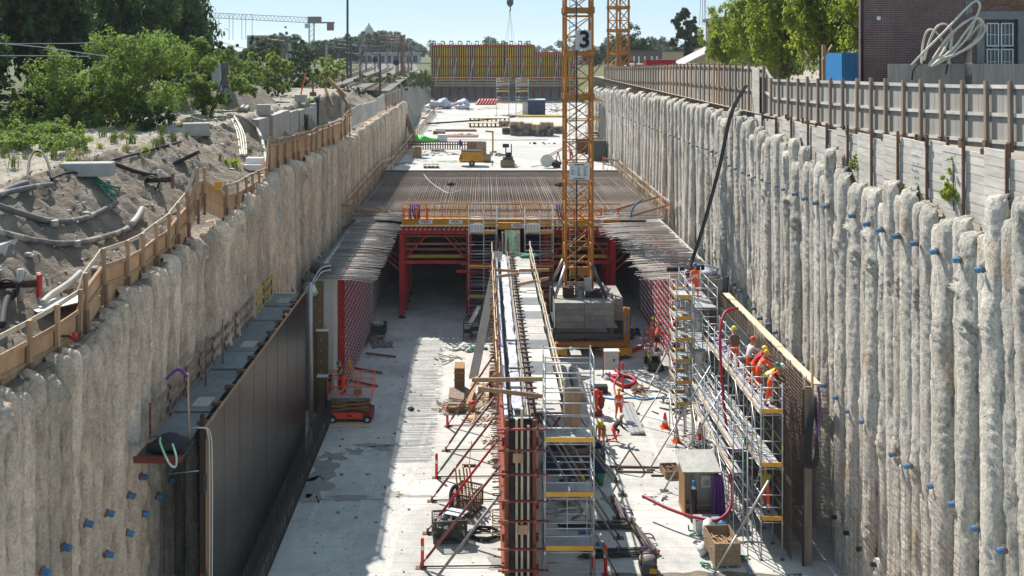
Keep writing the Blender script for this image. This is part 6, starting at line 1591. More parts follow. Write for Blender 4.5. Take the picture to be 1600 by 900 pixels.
crate(S(760,253), 0, 'small brown crate behind the yellow compressor', .5,.5,.7, group=None)
crate(S(752,242), 0, 'tall brown crate beside the yellow davit post', .6,.6,1.4); crate(S(741,240), 0, 'dark topped brown crate above the yellow compressor', .9,.6,1.3, 'form_wood')
dv = thing('davit_post', 'yellow davit post with bent arm standing on the slab', 'post', S(770,238))
local(MB().box(-.1,.1,-.1,.1,0,2.6), 'mast', 'yellow', dv); local(MB().beam((.1,0,2.5),(-.9,0,2.6), .2,.2), 'arm', 'yellow', dv); local(MB().box(-.4,.4,-.4,.4,0.005,.06), 'foot', 'steel_dark', dv)
# small forklift
fk = thing('mini_forklift', 'small black forklift behind an open crate on the slab', 'forklift', S(794,258))
local(MB().box(-.55,.55,.2,1.5,.25,.8), 'body', 'steel_dark', fk); local(MB().box(-.2,.3,.5,1.0,.805,1.3), 'seat', 'black', fk)
for x in (-.25,.35):
    local(MB().beam((x,.1,.1),(x,.1,2.3), .12,.12,(1,0,0)), 'mast_rail', 'steel_dark', fk)
local(MB().box(-.6,.1,.05,.3,1.9,2.3), 'head_unit', 'black', fk)
for x in (-.5,.5):
    for y in (.45,1.3): local(MB().lathe([(.24,-.1),(.24,.1)], 12, (x,y,.245), 'x'), 'wheel', 'rubber', fk)
crate(S(793,261), 0, 'open red brown crate in front of the small forklift', .75,.5,.55, fill='rust_dark')
# rust comb of rebar spacers
rc = thing('rebar_comb', 'long row of rust brown rebar supports standing on the slab', 'rebar', S(680,233))
rm_ = MB().box(-.08,.08,-.06,.06,0,.95).mesh('comb_bar', 'rust'); 
for k in range(27): inst('comb_bar', rm_, rc, (-4.0+k*.31, R.uniform(-.05,.05), 0), (R.uniform(-.1,.1),0,0))
for z in (.5,.85): local(MB().box(-4.1,4.2,.07,.14,z,z+.12), 'comb_rail', 'rust_dark', rc)
local(MB().blob((3.2,-.1,.8),.25,.2,.35,3,.3), 'purple_strap', 'purple', rc)
tag(MB().blob(S(660,222)+Vector((0,0,.15)), 1.9,1.0,.7,3,.35,18,10).build('green_tarp', 'green_bright', smooth=True), 'bright green tarp heap behind the rust brown rebar row', 'tarp')
for k, (px, py, sx, sz, m_, lb) in enumerate(((691,222,.65,1.0,'white_dull','white cube box behind the rebar row'),(686,210,.9,.5,'hose_grey','grey bundle behind the white cube box'),(644,184,.1,.1,'white_dull','')),):
    if lb: p = S(px,py); tag(MB().box(p.x-sx,p.x+sx,p.y,p.y+1.2,8.01,8+sz).build('site_box', m_), lb, 'box')
for (x0,y0,x1,y1,h,m_,lb,n_) in ((-5.6,138,-.7,141.5,.12,'rust','brown sheets lying on the slab left of the yellow beam stack','sheet_stack'),(-7.4,148,-1.0,150,.25,'rust','long brown plank stack farther on the slab','plank_stack')):
    q = MB()
    for k in range(3): q.box(x0+.1*k,x1-.1*k,y0,y1,8.01+k*h/3,8.005+(k+1)*h/3)
    tag(q.build(n_, m_), lb, 'stack')
for k, (px, py, w_, n, lb) in enumerate(((763,199,3.3,5,'stack of pale yellow beams on dark bearers on the slab, nearer one'),(764,191,3.6,4,'stack of pale yellow beams on the slab, farther one'))):
    p = S(px,py); t = thing('beam_stack', lb, 'stack', p)
    local(MB().box(-w_,w_,0,2.6,.62,.75), 'top_sheet', 'wood_pale', t)
    for j in range(10): local(MB().box(-w_+.2+j*w_*.21,-w_+.45+j*w_*.21,-.05,2.5,.02,.61), 'beam', 'girder_yellow' if j%2 else 'rust_dark', t)
for k, (px, py, w_, h, d, lb) in enumerate(((808,212,1.0,1.9,2,'tall grey timber pack, left of the four by the crane mast'),(822,212,.95,1.7,2,'timber pack with brown top, second of the four by the crane mast'),(842,213,1.0,1.6,2,'grey timber pack, third of the four by the crane mast'),(855,213,.95,1.9,2.2,'timber pack, nearest the crane mast of the four'),
        (874,209,.9,1.0,2,'low brown timber pack right beside the crane mast'),(793,210,.8,.9,2,'small brown timber pack left of the grey packs'),(788,199,.9,.9,2,'brown block beside the yellow beam stack'))):
    p = S(px,py); t = thing('timber_pack', lb, 'timber', p)
    for z in range(4):
        for xx in range(4): local(MB().box(-w_+xx*w_/2+.015,-w_+(xx+1)*w_/2-.015,R.uniform(-.05,.05),d,.1+z*h/4+.01,.1+(z+1)*h/4-.01), 'timber_bundle', R.choice(('wood_grey','wood','crate_wood','hose_grey')) if z == 3 else R.choice(('wood_grey','hose_grey','rebar_dark')), t)
    local(MB().box(-w_*.8,w_*.8,.1,d-.1,0.005,.095), 'bearer', 'wood', t)
q = MB()
for k in range(9): q.box(S(849,187).x-4.5,S(849,187).x+4.3,180+k*.35,180.25+k*.35,8.05,8.3)
tag(q.build('yellow_girders', 'girder_yellow'), 'flat row of long yellow girders on the slab left of the crane mast', 'girders')
def slabheap(px, py, rx, ry, h, m_, name, lb, cat, n, stick, seed): heap(px, py, 8, rx, ry, h, m_, name, lb, cat, n, stick, seed)
slabheap(822,177,2.5,1.5,.9,'wood','timber_scraps','brown board pile in front of the dark blue cabin','timber',30,True,31)
slabheap(868,174,4.0,3,1.3,'hose_grey','site_clutter','grey clutter of fittings right of the dark blue cabin','clutter',50,False,32)
slabheap(866,166,4.5,2,1.5,'red_worn','red_fittings','dark red fittings heap behind the grey clutter','fittings',36,True,33)
slabheap(918,214,1.6,2.5,1.2,'wood','material_pile','brown material pile behind the crane mast on the slab','pile',26,True,51)
slabheap(925,228,1.2,2.5,1.6,'hose_grey','material_pile','grey material pile between the bins and the crane mast','pile',26,False,52)
slabheap(905,200,2.0,3,1.2,'steel','steel_parts','steel parts heap farther behind the crane mast','parts',30,True,53)
slabheap(775,243,1.2,1.0,.7,'hose_grey','machine_parts','grey machine parts right of the yellow davit post','parts',16,False,54)
slabheap(735,172,2.5,1.5,.5,'rust_dark','dark_scraps','dark scraps in front of the leaning red frames','scraps',26,True,55)
slabheap(765,170,2.6,1.2,.5,'girder_yellow','yellow_scraps','yellow beam ends in front of the leaning red frames','scraps',26,True,56)
slabheap(650,215,1.2,2.5,.3,'wood_grey','board_scatter','grey boards scattered along the left slab rail','boards',20,True,57)
slabheap(795,182,3.0,2,.5,'hose_grey','fitting_scatter','grey fittings at the foot of the slab scaffold towers','fittings',30,True,58)
slabheap(845,225,2.0,1.0,.15,'rust_dark','fitting_scatter','few dark fittings in front of the timber packs','fittings',9,False,59)
p = S(699,170); q = MB()
for k in range(16): q.blob((p.x+R.uniform(-4,4.2),p.y+R.uniform(-1.5,1.5),8.5+R.uniform(0,1.0)), R.uniform(.7,1.5),R.uniform(.7,1.2),R.uniform(.5,.9), k, .4, 10, 7)
o_ = q.build('plastic_pile', 'plastic_sheet', smooth=True); tag(o_, 'big grey heap wrapped in crumpled plastic at the far left of the slab', 'heap'); o_['kind'] = 'stuff'
p = S(711,168); tag(MB().box(p.x-.25,p.x+.25,p.y-2,p.y-1.6,8.2,10.0).build('warning_board', 'red'), 'narrow red panel sticking out of the plastic heap', 'panel')
for k in range(7):
    p = S(748+k*4.5,164); tag(MB().beam((p.x-.5,p.y,8.05),(p.x+.35,p.y+1.2,9.2), .45,.5).build('form_shutter', 'red'), ['red form frame in the leaning row on the far slab, first from the left','red form frame of the leaning row, second from left','red form frame of the leaning row, third from left','red form frame at the middle of the leaning row','red form frame of the leaning row, third from right','red form frame of the leaning row, second from right','red form frame of the leaning row, rightmost'][k], 'frame', 'leaning red form frames')
tag(MB().tube(bez([(-9.5,163,8.12),(-6,166,8.12),(0,172,8.12),(6,180,8.12)],6), .13, 7).build('black_pipe', 'rubber', smooth=True), 'long black pipe lying across the far slab', 'pipe')
tag(MB().tube(bez([(-9.6,133,8.03),(-4,134,8.03),(3,133.5,8.03),(9,134,8.03)],6), .05, 5).build('thin_hose', 'red_pipe', smooth=True), 'thin reddish hose lying straight across the middle of the slab', 'hose')
pw_ = S(652,239); bx2 = thing('plywood_box', 'open brown plywood box with pale lid on the slab edge', 'box', S(652,247)); local(MB().box(-.55,.45,0,1.2,.01,1.25), 'body', 'wood', bx2); local(MB().beam((-.1,-.1,1.35),(.75,1.3,1.2), 1.0,.05), 'lid', 'white_dull', bx2)
for k, (px, py, lb) in enumerate(((674,262,'small dark pallet at the edge of the rebar mat'),(684,236,'dark pallet behind the debris on the slab'))):
    t = thing('wooden_pallet', lb, 'pallet', S(px,py))
    for z in (.0,.24): 
        for j in range(4): local(MB().box(-.85+j*.43,-.5+j*.43,-.5,.5,z+.1,z+.14), 'deck_plank', 'wood_grey', t)
    for x in (-.7,0,.7): local(MB().box(x-.07,x+.07,-.48,.48,.002,.098), 'runner', 'wood_grey', t)
slabheap(640,240,1.4,1.6,.5,'wood','debris','brown debris beside the plywood box','debris',24,True,41)
slabheap(668,243,1.6,1.0,.5,'plastic_sheet','debris','white plastic debris behind the small dark pallet','debris',16,False,42)
slabheap(695,253,2.0,1.0,.15,'green_film','green_scraps','pale green scraps on the slab left of the compressor','scraps',18,True,43)
slabheap(634,257,1.0,1.0,.2,'red_worn','debris','red debris at the slab corner','debris',18,True,44)
slabheap(700,240,2.2,1.2,.3,'red_pipe','plank_scatter','scattered reddish planks between the rebar row and the compressor','planks',22,True,45)
slabheap(680,205,1.2,1,.3,'rust_dark','scrap','small dark scrap heap right of the handrail','scrap',14,False,46)
slabheap(729,211,2.2,.6,.3,'rust_dark','bar_scrap','thin dark bar heap in the middle of the slab','scrap',16,True,47)
slabheap(655,185,1.5,1.5,.6,'hose_grey','scrap','grey scrap by the timber stair','scrap',20,False,48)
p = S(862,262); mx_ = thing('slab_pump', 'small pump with white disc on the slab edge left of the crane mast', 'pump', p); local(MB().lathe([(.7,-.06),(.72,0),(.3,.12)], 14, (-.5,0,.75), 'y'), 'disc', 'white_dull', mx_); local(MB().blob((.5,.1,.4),.5,.4,.4,3,.4), 'motor', 'rust_dark', mx_, True)
local(MB().beam((-2.2,0,.1),(-.4,0,.3), .06,.06), 'lance', 'rust_dark', mx_)
p = S(872,255); q = MB(); q.beam((p.x-.3,p.y,8),(p.x,p.y,9.3),.14,.1); q.beam((p.x+.3,p.y,8),(p.x,p.y,9.3),.14,.1); tag(q.build('a_frame', 'red_pipe'), 'small rusty A-frame on the slab beside the crane mast', 'trestle')
for k, (a, b) in enumerate((((858,246),(884,207)),((856,244),(880,214)))):
    p, q_ = S(a[0],a[1]), S(b[0],b[1]); tag(MB().tube([(p.x,p.y,8.1),(q_.x,p.y+2,10.4-.6*k)], .05, 5).build('slanted_rod', 'red_pipe' if k else 'rust_dark'), 'rod slanting up beside the crane mast on the slab, '+('dark one' if k == 0 else 'reddish one'), 'rod')
for k, (px, py, h, m_, lb) in enumerate(((937,252,2.2,'steel_dark','dark steel bin behind the crane mast, nearer one'),(936,238,2.4,'hose_grey','grey steel bin behind the crane mast, farther one'),(912,240,1.6,'rust','rust brown bin partly hidden by the crane mast'))):
    p = S(px,py); q = MB().box(p.x-.75,p.x+.75,p.y,p.y+1.4,8.01,8+h); q.box(p.x-.8,p.x+.8,p.y-.05,p.y+1.45,8+h*.5,8+h*.56); q.box(p.x-.8,p.x+.8,p.y-.05,p.y+1.45,8+h+.002,8+h+.1)
    for j in range(4): q.box(p.x-.7+j*.42,p.x-.6+j*.42,p.y-.06,p.y-.002,8.02,8+h)
    tag(q.build('steel_bin', m_), lb, 'bin')
# guard rails along both edges of the slab
R.seed(83)
def edge_rail(name, lb, pts, hs, inward, m_='wood_pale'):
    t = thing(name, lb, 'railing', pts[0])
    for i, p in enumerate(pts):
        p = Vector(p); MB().beam(p, p+Vector((0,0,1.35)), .07,.07,(1,0,0)).build('rail_post', 'orange_plastic' if i%3 == 1 else 'wood', t)
        if i:
            a = Vector(pts[i-1])
            for h in hs: MB().beam(a+Vector((0,-.05,h+R.uniform(-.05,.05))), p+Vector((0,.05,h+R.uniform(-.05,.05))), .04,.17).build('guard_board', m_ if R.random()<.75 else 'wood', t)
            for k in range(4):
                u = a.lerp(p, (k+.3)/4); MB().tube([u+Vector((inward*.25,0,0)), u+Vector((0,0,1.25))], .025, 5).build('rail_brace', 'wood', t)
edge_rail('slab_railing', 'timber guard rail along the left edge of the rebar mat and slab', [(-10.35,73.2+i*3.1,8.0) for i in range(0,9)]+[(-9.6,100.5,8)]+[(-9.55-.0*i,104+i*5,8.0) for i in range(18)], (.55,1.15), 1)
edge_rail('slab_railing', 'white board guard rail along the right edge of the rebar mat', [(13.95,71.6+i*3.0,7.95) for i in range(10)]+[(12.6,101,8)], (.55,1.15), -1, 'wood_white')
for k, (a, b, lb) in enumerate((((-11.4,72.6,8.9),(-8.0,73.0,8.25),'long timber crossing the left front corner of the rebar mat, upper'),((-10.4,72.2,8.3),(-8.2,72.6,7.75),'long timber crossing the left front corner of the rebar mat, lower'),((10.0,72.6,8.4),(13.2,72.0,9.5),'timber rail at the right front corner of the rebar mat, upper'),((10.9,72.4,7.9),(14.0,72.0,8.9),'timber rail at the right front corner of the rebar mat, lower'))):
    tag(MB().beam(a,b,.06,.16).build('timber_beam', 'wood'), lb, 'timber')
q = MB().tube(bez([(11.9,72.0,9.3),(11.2,71.9,8.6),(11.0,71.8,7.6),(10.8,71.8,7.1)],6), .07, 6); tag(q.build('blue_hose', 'tarp_blue', smooth=True), 'pale blue hose hanging at the right front corner of the rebar mat', 'hose')
for k, z in enumerate((7.2,6.3)):
    tag(MB().tube([(-12.4,71.5,z-.9),(-9.4,73.6,z+.3)], .06, 6).build('red_anchor_rod', 'red_pipe'), 'reddish rod from the left pile wall to the slab corner, '+('upper' if k == 0 else 'lower'), 'rod')
# timber stair from the ground down to the slab
ts = thing('timber_stair', 'timber stair with handrails from the ground down to the white slab', 'stair', (-10.5,134,8))
for s in (0,1.2):
    MB().beam((-12.0,136.6+s,13.0),(-9.3,130+s,8.1), .10,.35).build('stringer', 'wood', ts)
    for h in (.5,1.0): MB().beam((-12.0,136.6+s,13.0+h),(-9.3,130+s,8.1+h), .05,.14).build('handrail', 'wood', ts)
    for k in range(4): MB().beam((-12+k*.9,136.6+s-k*2.2,13-k*1.63),(-12+k*.9,136.6+s-k*2.2,14.1-k*1.63), .09,.09,(1,0,0)).build('baluster', 'wood', ts)
for k in range(14): MB().box(-12.1+k*.2,-11.6+k*.2,136.7-k*.49,137.8-k*.49,12.85-k*.36,12.9-k*.36).build('tread', 'wood', ts)
# ================================================================== LEFT BANK: HOSES, BLOCKS, CABINET
R.seed(91)
def GP(px, py, up=0.0, y0=21.0):
    """where the view ray through a photo pixel meets the ground"""
    Y = y0
    while Y < 700:
        p = W(px, py, Y)
        if p.z <= ground_z(p.x, p.y) and p.x < -11.2: break
        Y += .15 if Y < 160 else 1
    return Vector((p.x, p.y, ground_z(p.x, p.y)+up))
def gtube(px, r, name, m_, lb, cat, up=None, n=6, extra=None):
    pts = [GP(a, b, (r*.8+.05 if up is None else up)) for a, b in px]
    for _ in range(2): pts = [pts[0]]+[(pts[i-1]+pts[i]*2+pts[i+1])/4 for i in range(1, len(pts)-1)]+[pts[-1]] if not extra else pts
    if extra:
        for i, dz in extra.items(): pts[i].z += dz
    o = MB().tube(bez(pts, 6), r, n).build(name, m_, smooth=True); tag(o, lb, cat); return o
h1 = gtube([(-12,333),(15,337),(40,343),(65,352),(85,358),(108,357),(130,352),(155,341),(182,324)], .10, 'drain_hose', 'hose_grey', 'thick grey drain hose sagging over the earth slope, upper of two', 'hose', n=9)
MB().lathe([(.13,-.10),(.13,.10)], 10, GP(85,358,.12)).build('hose_coupling', 'hose_pale', h1); 
h2 = gtube([(-12,369),(15,376),(50,387),(90,394),(120,390),(150,383),(180,375),(205,367),(215,352),(221,340)], .10, 'drain_hose', 'hose_grey', 'thick grey drain hose sagging over the earth slope, lower of two', 'hose', n=9)
MB().lathe([(.13,-.10),(.13,.10)], 10, GP(120,390,.12)).build('hose_coupling', 'hose_pale', h2)
gtube([(-8,312),(15,300),(42,292)], .10, 'drain_hose', 'hose_grey', 'short grey pipe piece at the far left, upper', 'hose', n=9)
gtube([(-8,320),(20,309),(50,300),(81,298)], .10, 'drain_hose', 'hose_grey', 'short grey pipe piece at the far left, lower', 'hose', n=9)
gtube([(43,288),(46,268),(54,262),(66,263),(75,273),(82,287)], .045, 'thin_hose', 'rubber', 'thin dark hose standing up in an arch at the far left', 'hose', extra={1:.3,2:.5,3:.5,4:.3})
gtube([(80,285),(100,280),(107,270),(125,276),(135,285)], .05, 'thin_hose', 'rubber', 'thin dark hose at the left end of the concrete slab block', 'hose')
gtube([(160,262),(172,257),(190,251),(220,244),(250,235),(283,225)], .06, 'thin_hose', 'rubber', 'dark hose running up the bank from the concrete slab block', 'hose')
gtube([(172,262),(190,268),(212,275),(232,283),(246,282)], .09, 'thin_hose', 'rubber', 'black hose from the concrete slab block to the valve', 'hose')
for k in range(5): gtube([(130+3*k,276),(146+4*k,286+3*k),(158+5*k,300),(176+3*k,318-4*k)], .04, 'green_line', 'green_net', ['green net cord down the slope, first from the left','green net cord down the slope, second','green net cord down the slope, third','green net cord down the slope, fourth','green net cord down the slope, rightmost'][k], 'cord')
gtube([(66,495),(76,480),(95,470),(112,460),(126,446)], .10, 'pale_pipe', 'hose_pale', 'pale pipe lying just behind the near timber fence', 'pipe', up=.3, n=8)
gtube([(205,366),(212,356),(219,345),(222,338)], .12, 'pale_pipe', 'hose_pale', 'pale pipe end lying behind the middle of the timber fence', 'pipe', up=.2, n=8)
for k in range(2): gtube([(376+7*k,175),(388+6*k,164),(396+5*k,152),(392+8*k,142)], .14, 'pale_pipe', 'hose_pale', 'pale pipe on the sandy plateau, '+('left' if k == 0 else 'right')+' of a pair', 'pipe', n=8)
gtube([(356,184),(372,186),(392,193),(404,206),(411,222),(414,245),(416,262)], .10, 'pale_pipe', 'hose_pale', 'pale pipe curving down to the kink of the timber fence', 'pipe', n=8, up=.2)
for k in range(4): gtube([(362+2*k,188),(369+3*k,200),(374+4*k,216),(372+4*k,232),(376+3*k,246)], .05, 'pale_cable', 'cream_pipe', ['pale cable hanging down the bank, leftmost','pale cable hanging down the bank, second','pale cable hanging down the bank, third','pale cable hanging down the bank, rightmost'][k], 'cable')
gtube([(398,160),(420,161),(445,163),(470,165),(486,165),(494,158),(500,153)], .08, 'thin_hose', 'rubber', 'dark hose running straight over the concrete plateau', 'hose')
gtube([(340,177),(380,178),(420,177),(440,182),(452,196),(462,208)], .05, 'thin_hose', 'rubber', 'thin dark hose bending down the concrete ledge', 'hose')
def block(px, py, sx, sy, sz, rz, lb, m_='concrete', name='concrete_block', cat='block'):
    p = GP(px, py); b = MB(); v = MB().box(-sx,sx,-sy,sy,-.1,sz)
    me = bmesh.new(); mm = v.mesh(name, m_); me.from_mesh(mm); bmesh.ops.bevel(me, geom=me.edges[:], offset=.03, segments=1, affect='EDGES'); me.to_mesh(mm); me.free()
    mm.materials.clear(); mm.materials.append(MATS[m_])
    return tag(inst(name, mm, None, p, (0,0,rz)), lb, cat)
block(137,272,.95,.35,.42,.1,'long grey concrete block lying at the top of the earth slope'); block(307,211,.7,.4,.6,.3,'square concrete block standing on the sandy plateau'); block(412,181,.5,.4,.75,.1,'small tapered concrete block near the pale pipes')
block(299,158,.7,.4,.6,.1,'concrete block at the foot of the soil bank below the cabinet'); block(470,160,.5,.45,.6,0,'concrete foot of the leaning orange post')
p = GP(470,160,.6); tag(MB().beam(p, p+Vector((.45,0,2.0)), .22,.1).build('marker_board', 'orange_plastic'), 'leaning orange marker board on a concrete foot', 'marker')
p = GP(475,153); tag(MB().beam((p.x-.9,p.y,p.z+.1),(p.x+.3,p.y,p.z+.12),.3,.2).build('rubber_mat', 'rubber'), 'dark rubber piece beside the orange marker board', 'rubber')
p = GP(489,150,0); q = MB().tube([p, p+Vector((0,0,1.9))], .09, 6); q.box(p.x-.3,p.x+.3,p.y-.2,p.y+.2,p.z,p.z+.4); tag(q.build('rusty_post', 'rust'), 'rusty post on a foot on the concrete plateau', 'post')
for k, (px, py, h, lb) in enumerate(((495,196,2.6,'tall black pump pipe behind the timber fence'),(478,203,1.2,'short black pump pipe behind the timber fence'))):
    p = GP(px,py); t = thing('pump_pipe', lb, 'pipe', p); local(MB().tube([(0,0,-.2),(.1,0,h)], .17, 8), 'pipe', 'rubber', t, True); local(MB().lathe([(.26,h-.2),(.28,h),(.2,h+.15)], 10), 'flange', 'steel_dark', t, True)
# valve sets
for (px, py, lb) in ((250,300,'black valve and hose reel on the earth slope'),(32,478,'valve with red handle low on the slope at the far left')):
    p = GP(px,py); t = thing('valve_set', lb, 'valve', p)
    local(MB().tube([(-.6,0,.45),(.5,0,.5)], .12, 8), 'pipe', 'rust_dark', t, True); local(MB().tube([(0,0,0),(0,0,.9)], .10, 8), 'riser', 'hose_pale', t, True)
    c_ = MB()
    for k in range(3): c_.tube([(-.3+.3*math.cos(a*math.pi/6), -.1-.05*k, .35+.3*math.sin(a*math.pi/6)) for a in range(12)], .035, 5, closed=True)
    local(c_, 'reel', 'rubber', t, True); local(MB().box(.5,.58,-.1,.1,.1,.75), 'handle', 'red' if px < 100 else 'rust', t)
gtube([(3,530),(5,505),(8,490),(15,476),(20,470)], .10, 'thick_cable', 'rubber', 'black cable rising behind the near timber fence', 'cable', n=7, up=.2)
p = GP(290,268,.2); tag(MB().beam(p+Vector((-.5,0,0)), p+Vector((.6,0,.55)), .5,.16).build('black_drum', 'rubber'), 'black tilted box at the kink of the timber fence', 'box')
p = GP(425,170,0); tag(MB().beam(GP(455,190,.2)+Vector((0,0,.1)), GP(468,187,.3), .4,.16).build('black_bag', 'rubber'), 'black bag lying on the concrete ledge', 'bag')
# old concrete wall in the slope
ow = thing('old_wall', 'old pale concrete wall of big slabs showing in the slope at the far left', 'wall', (-14.2, 26, 12))
for r_ in range(3):
    for c_ in range(4):
        MB().box(-14.6-.12*r_, -14.12-.12*r_, 22.0+c_*2.35+.3*(r_%2)+.015, 24.35+c_*2.35+.3*(r_%2)-.015, 12.6+r_*.68+.01, 13.27+r_*.68).build('slab', 'concrete_new', ow)
# concrete ledge blocks farther on
lg_ = thing('concrete_ledge', 'broken concrete ledge under the edge of the sandy plateau', 'ledge', (-16.4, 80, 13))
for k in range(7): MB().box(-17.3+R.uniform(-.2,.2), -16.25+R.uniform(-.15,.15), 70+k*3.6, 73.5+k*3.6, 12.8, 15.35+R.uniform(-.25,.2)).build('ledge_block', 'concrete', lg_)
# plateau slab of concrete
MB().box(-30, -17.4, 96, 125, 15.0, 15.72).build('old_slab', 'sand')['kind'] = 'structure'
# soil bank and electric cabinet
sm_ = MB(); N = 16
for i in range(N+1):
    for j in range(N+1):
        u, v = i/N, j/N; x = -26+8*u; y = 76+10*v
        z = 15.3+1.95*min(1, 4*v)*min(1,5*u)*min(1,4*(1-u))+.25*nz(x, y, .8)
        sm_.v.append((x, y, z))
for i in range(N):
    for j in range(N): sm_.f.append((i*(N+1)+j, (i+1)*(N+1)+j, (i+1)*(N+1)+j+1, i*(N+1)+j+1)); sm_.m.append(0)
struct(sm_.build('soil_bank', 'soil', smooth=True))
ec = thing('electric_cabinet', 'leaning white and dark electric cabinet on the soil bank', 'cabinet', (-21.7,79.5,17.2)); ec.rotation_euler = (0,rad(-4),rad(-35))
local(MB().box(-.55,.55,-.45,.45,0,2.3), 'body', 'white_dull', ec); local(MB().box(-.5,-.02,-.475,-.452,.08,2.2), 'door', 'white_dull', ec); local(MB().box(.02,.5,-.475,-.452,.08,2.2), 'door', 'white_dull', ec)
local(MB().box(.552,.57,-.4,.4,.1,2.2), 'open_side', 'steel_dark', ec); local(MB().box(-.6,.6,-.5,.5,2.302,2.38), 'cabinet_top', 'steel_dark', ec); local(MB().box(-.9,.9,-.7,.7,-.25,-.002), 'plinth', 'concrete', ec)
# timber bits near the ledge
for k, (a, b, lb) in enumerate((((508,138),(520,166),'brown timber leaning on the end of the concrete plateau, left'),((512,122),(540,150),'brown timber handrail at the end of the concrete plateau'),((528,140),(545,165),'brown timber leaning on the end of the concrete plateau, right'))):
    p, q_ = W(a[0],a[1],104), W(b[0],b[1],102); tag(MB().beam(p,q_,.12,.4).build('timber_beam', 'wood'), lb, 'timber')
tag(MB().beam(W(77,526,25.9),W(116,525,26.5), .06,.06).build('clamp_rod', 'rust_dark'), 'dark rod with a red clamp fixed across the near timber fence', 'rod')
p = W(115,526,26.4); o_ = MB().blob(p, .10,.10,.10,3,.4,9,6).build('clamp_head', 'red', bpy.data.objects['clamp_rod'])
yq = W(345,291,38.6); MB().box(yq.x-.25,yq.x+.05,yq.y-.04,yq.y,yq.z-.15,yq.z+.2).build('yellow_sign', 'yellow', fL)
p = GP(104,488,.25); 
for k in range(4): tag(MB().beam(p+Vector((-.5,-.9+.3*k,.02*k)), p+Vector((.7,.3+.3*k,.1)), .3,.03).build('white_board', 'white_paint'), ['white board behind the near timber fence, nearest of four','white board behind the near timber fence, second of four','white board behind the near timber fence, third of four','white board behind the near timber fence, farthest of four'][k], 'board')
p = GP(397,268,.1); wbx = thing('white_steps', 'white box step behind the kink of the timber fence', 'steps', p); local(MB().box(-.45,.45,-.4,.5,0,.3), 'lower_step', 'white_paint', wbx); local(MB().box(-.45,.45,0,.5,.302,.62), 'upper_step', 'white_paint', wbx)
# stones on the slope
st_ = MB(); rr = random.Random(17)
for k in range(2600):
    y = rr.uniform(22,95); x = -11.6-abs(rr.gauss(0,5)); s = rr.uniform(.02,.07) if k%16 else rr.uniform(.08,.2)
    st_.blob((x,y,ground_z(x,y)+s*.2), s,s*rr.uniform(.7,1.3),s*.6, k, .4, 5, 3)
o_ = st_.build('slope_stones', 'concrete'); o_['kind'] = 'stuff'; tag(o_, 'loose stones scattered over the earth slope', 'stones')

# ================================================================== VEGETATION
def leafs(name, m_, lobes, n, leaf, seed, shell=.55, flat=1.0, droop=0.0):
    """crown of many small leaf faces gathered in uneven clumps; lobes: (centre, radius)"""
    rr = random.Random(seed); v = []; f = []
    tot = sum(l[1]**2 for l in lobes)
    for c, r in lobes:
        k = max(8, int(n*r*r/tot)); sub = [(Vector((rr.gauss(0,1),rr.gauss(0,1),rr.gauss(0,.8))).normalized()*r*rr.uniform(shell,1.0), r*rr.uniform(.22,.42)) for _ in range(max(4,k//45))]
        for _ in range(k):
            s, sr = rr.choice(sub); d = Vector((rr.gauss(0,1),rr.gauss(0,1),rr.gauss(0,1))).normalized()
            p = Vector(c)+Vector((s.x,s.y,s.z*flat))+d*sr*rr.random()**.5
            nrm = (d*.8+Vector((rr.gauss(0,.5),rr.gauss(0,.5),.7))).normalized()
            a = nrm.cross(Vector((rr.gauss(0,1),rr.gauss(0,1),rr.gauss(0,1)-droop))).normalized(); b = nrm.cross(a); L_ = leaf*rr.uniform(.6,1.35); w_ = L_*.55
            i = len(v); v += [tuple(p-a*L_), tuple(p+b*w_+nrm*w_*.25), tuple(p+a*L_), tuple(p-b*w_+nrm*w_*.25)]; f.append((i,i+1,i+2,i+3))
    me = bpy.data.meshes.new(name); me.from_pydata(v, [], f); me.materials.append(MATS[m_]); me.update(); return me
def lobes_round(seed, n=16, rx=1.0, rz=1.0, top=.25):
    rr = random.Random(seed); out = []
    for k in range(n):
        d = Vector((rr.gauss(0,1),rr.gauss(0,1),rr.gauss(0,1))).normalized()*rr.uniform(.15,.68)
        out.append((Vector((d.x*rx,d.y*rx,d.z*rz)), rr.uniform(.30,.50)))
    return out
def trunk_mesh(seed, h, r, m_='bark', limbs=6, spread=.5, z0=.35):
    rr = random.Random(seed); b = MB(); p = [Vector((.03*h*math.sin(k*1.3+seed)*k/6, .03*h*math.cos(k*1.7+seed)*k/6, h*k/6)) for k in range(7)]
    b.tube(p, [r*(1-.12*k) for k in range(7)], 7)
    for k in range(limbs):
        t = z0+(.95-z0)*k/limbs; q = p[int(t*6)].lerp(p[min(6,int(t*6)+1)], t*6%1); a = k*2.4+rr.random(); l = h*spread*rr.uniform(.5,1)*(1.1-t*.6)
        d = Vector((math.cos(a),math.sin(a),rr.uniform(.4,1.0))).normalized()
        b.tube([q, q+d*l*.5, q+d*l+Vector((0,0,.1*l))], [r*.45*(1.1-t), r*.28*(1.1-t), r*.08], 5)
    return b.mesh('trunk', m_, True)
CR = {}
def lobes_full(seed):
    rr = random.Random(seed); return [(Vector((rr.gauss(0,1),rr.gauss(0,1),rr.gauss(0,1))).normalized()*rr.uniform(.1,.55), rr.uniform(.35,.5)) for _ in range(24)]
for key, m_, n, leaf in (('dark','leaf_dark',9000,.045),('mid','leaf_mid',8000,.045),('light','leaf_light',15000,.036),('far','leaf_far',3600,.085)):
    CR[key] = [leafs('crown', m_, lobes_full(300+i) if key in ('far',) else lobes_round(300+i, 30, 1, 1.0+.12*i), n, leaf, 310+i) for i in range(3)]
TR = [trunk_mesh(320+i, 1.0, .045) for i in range(3)]
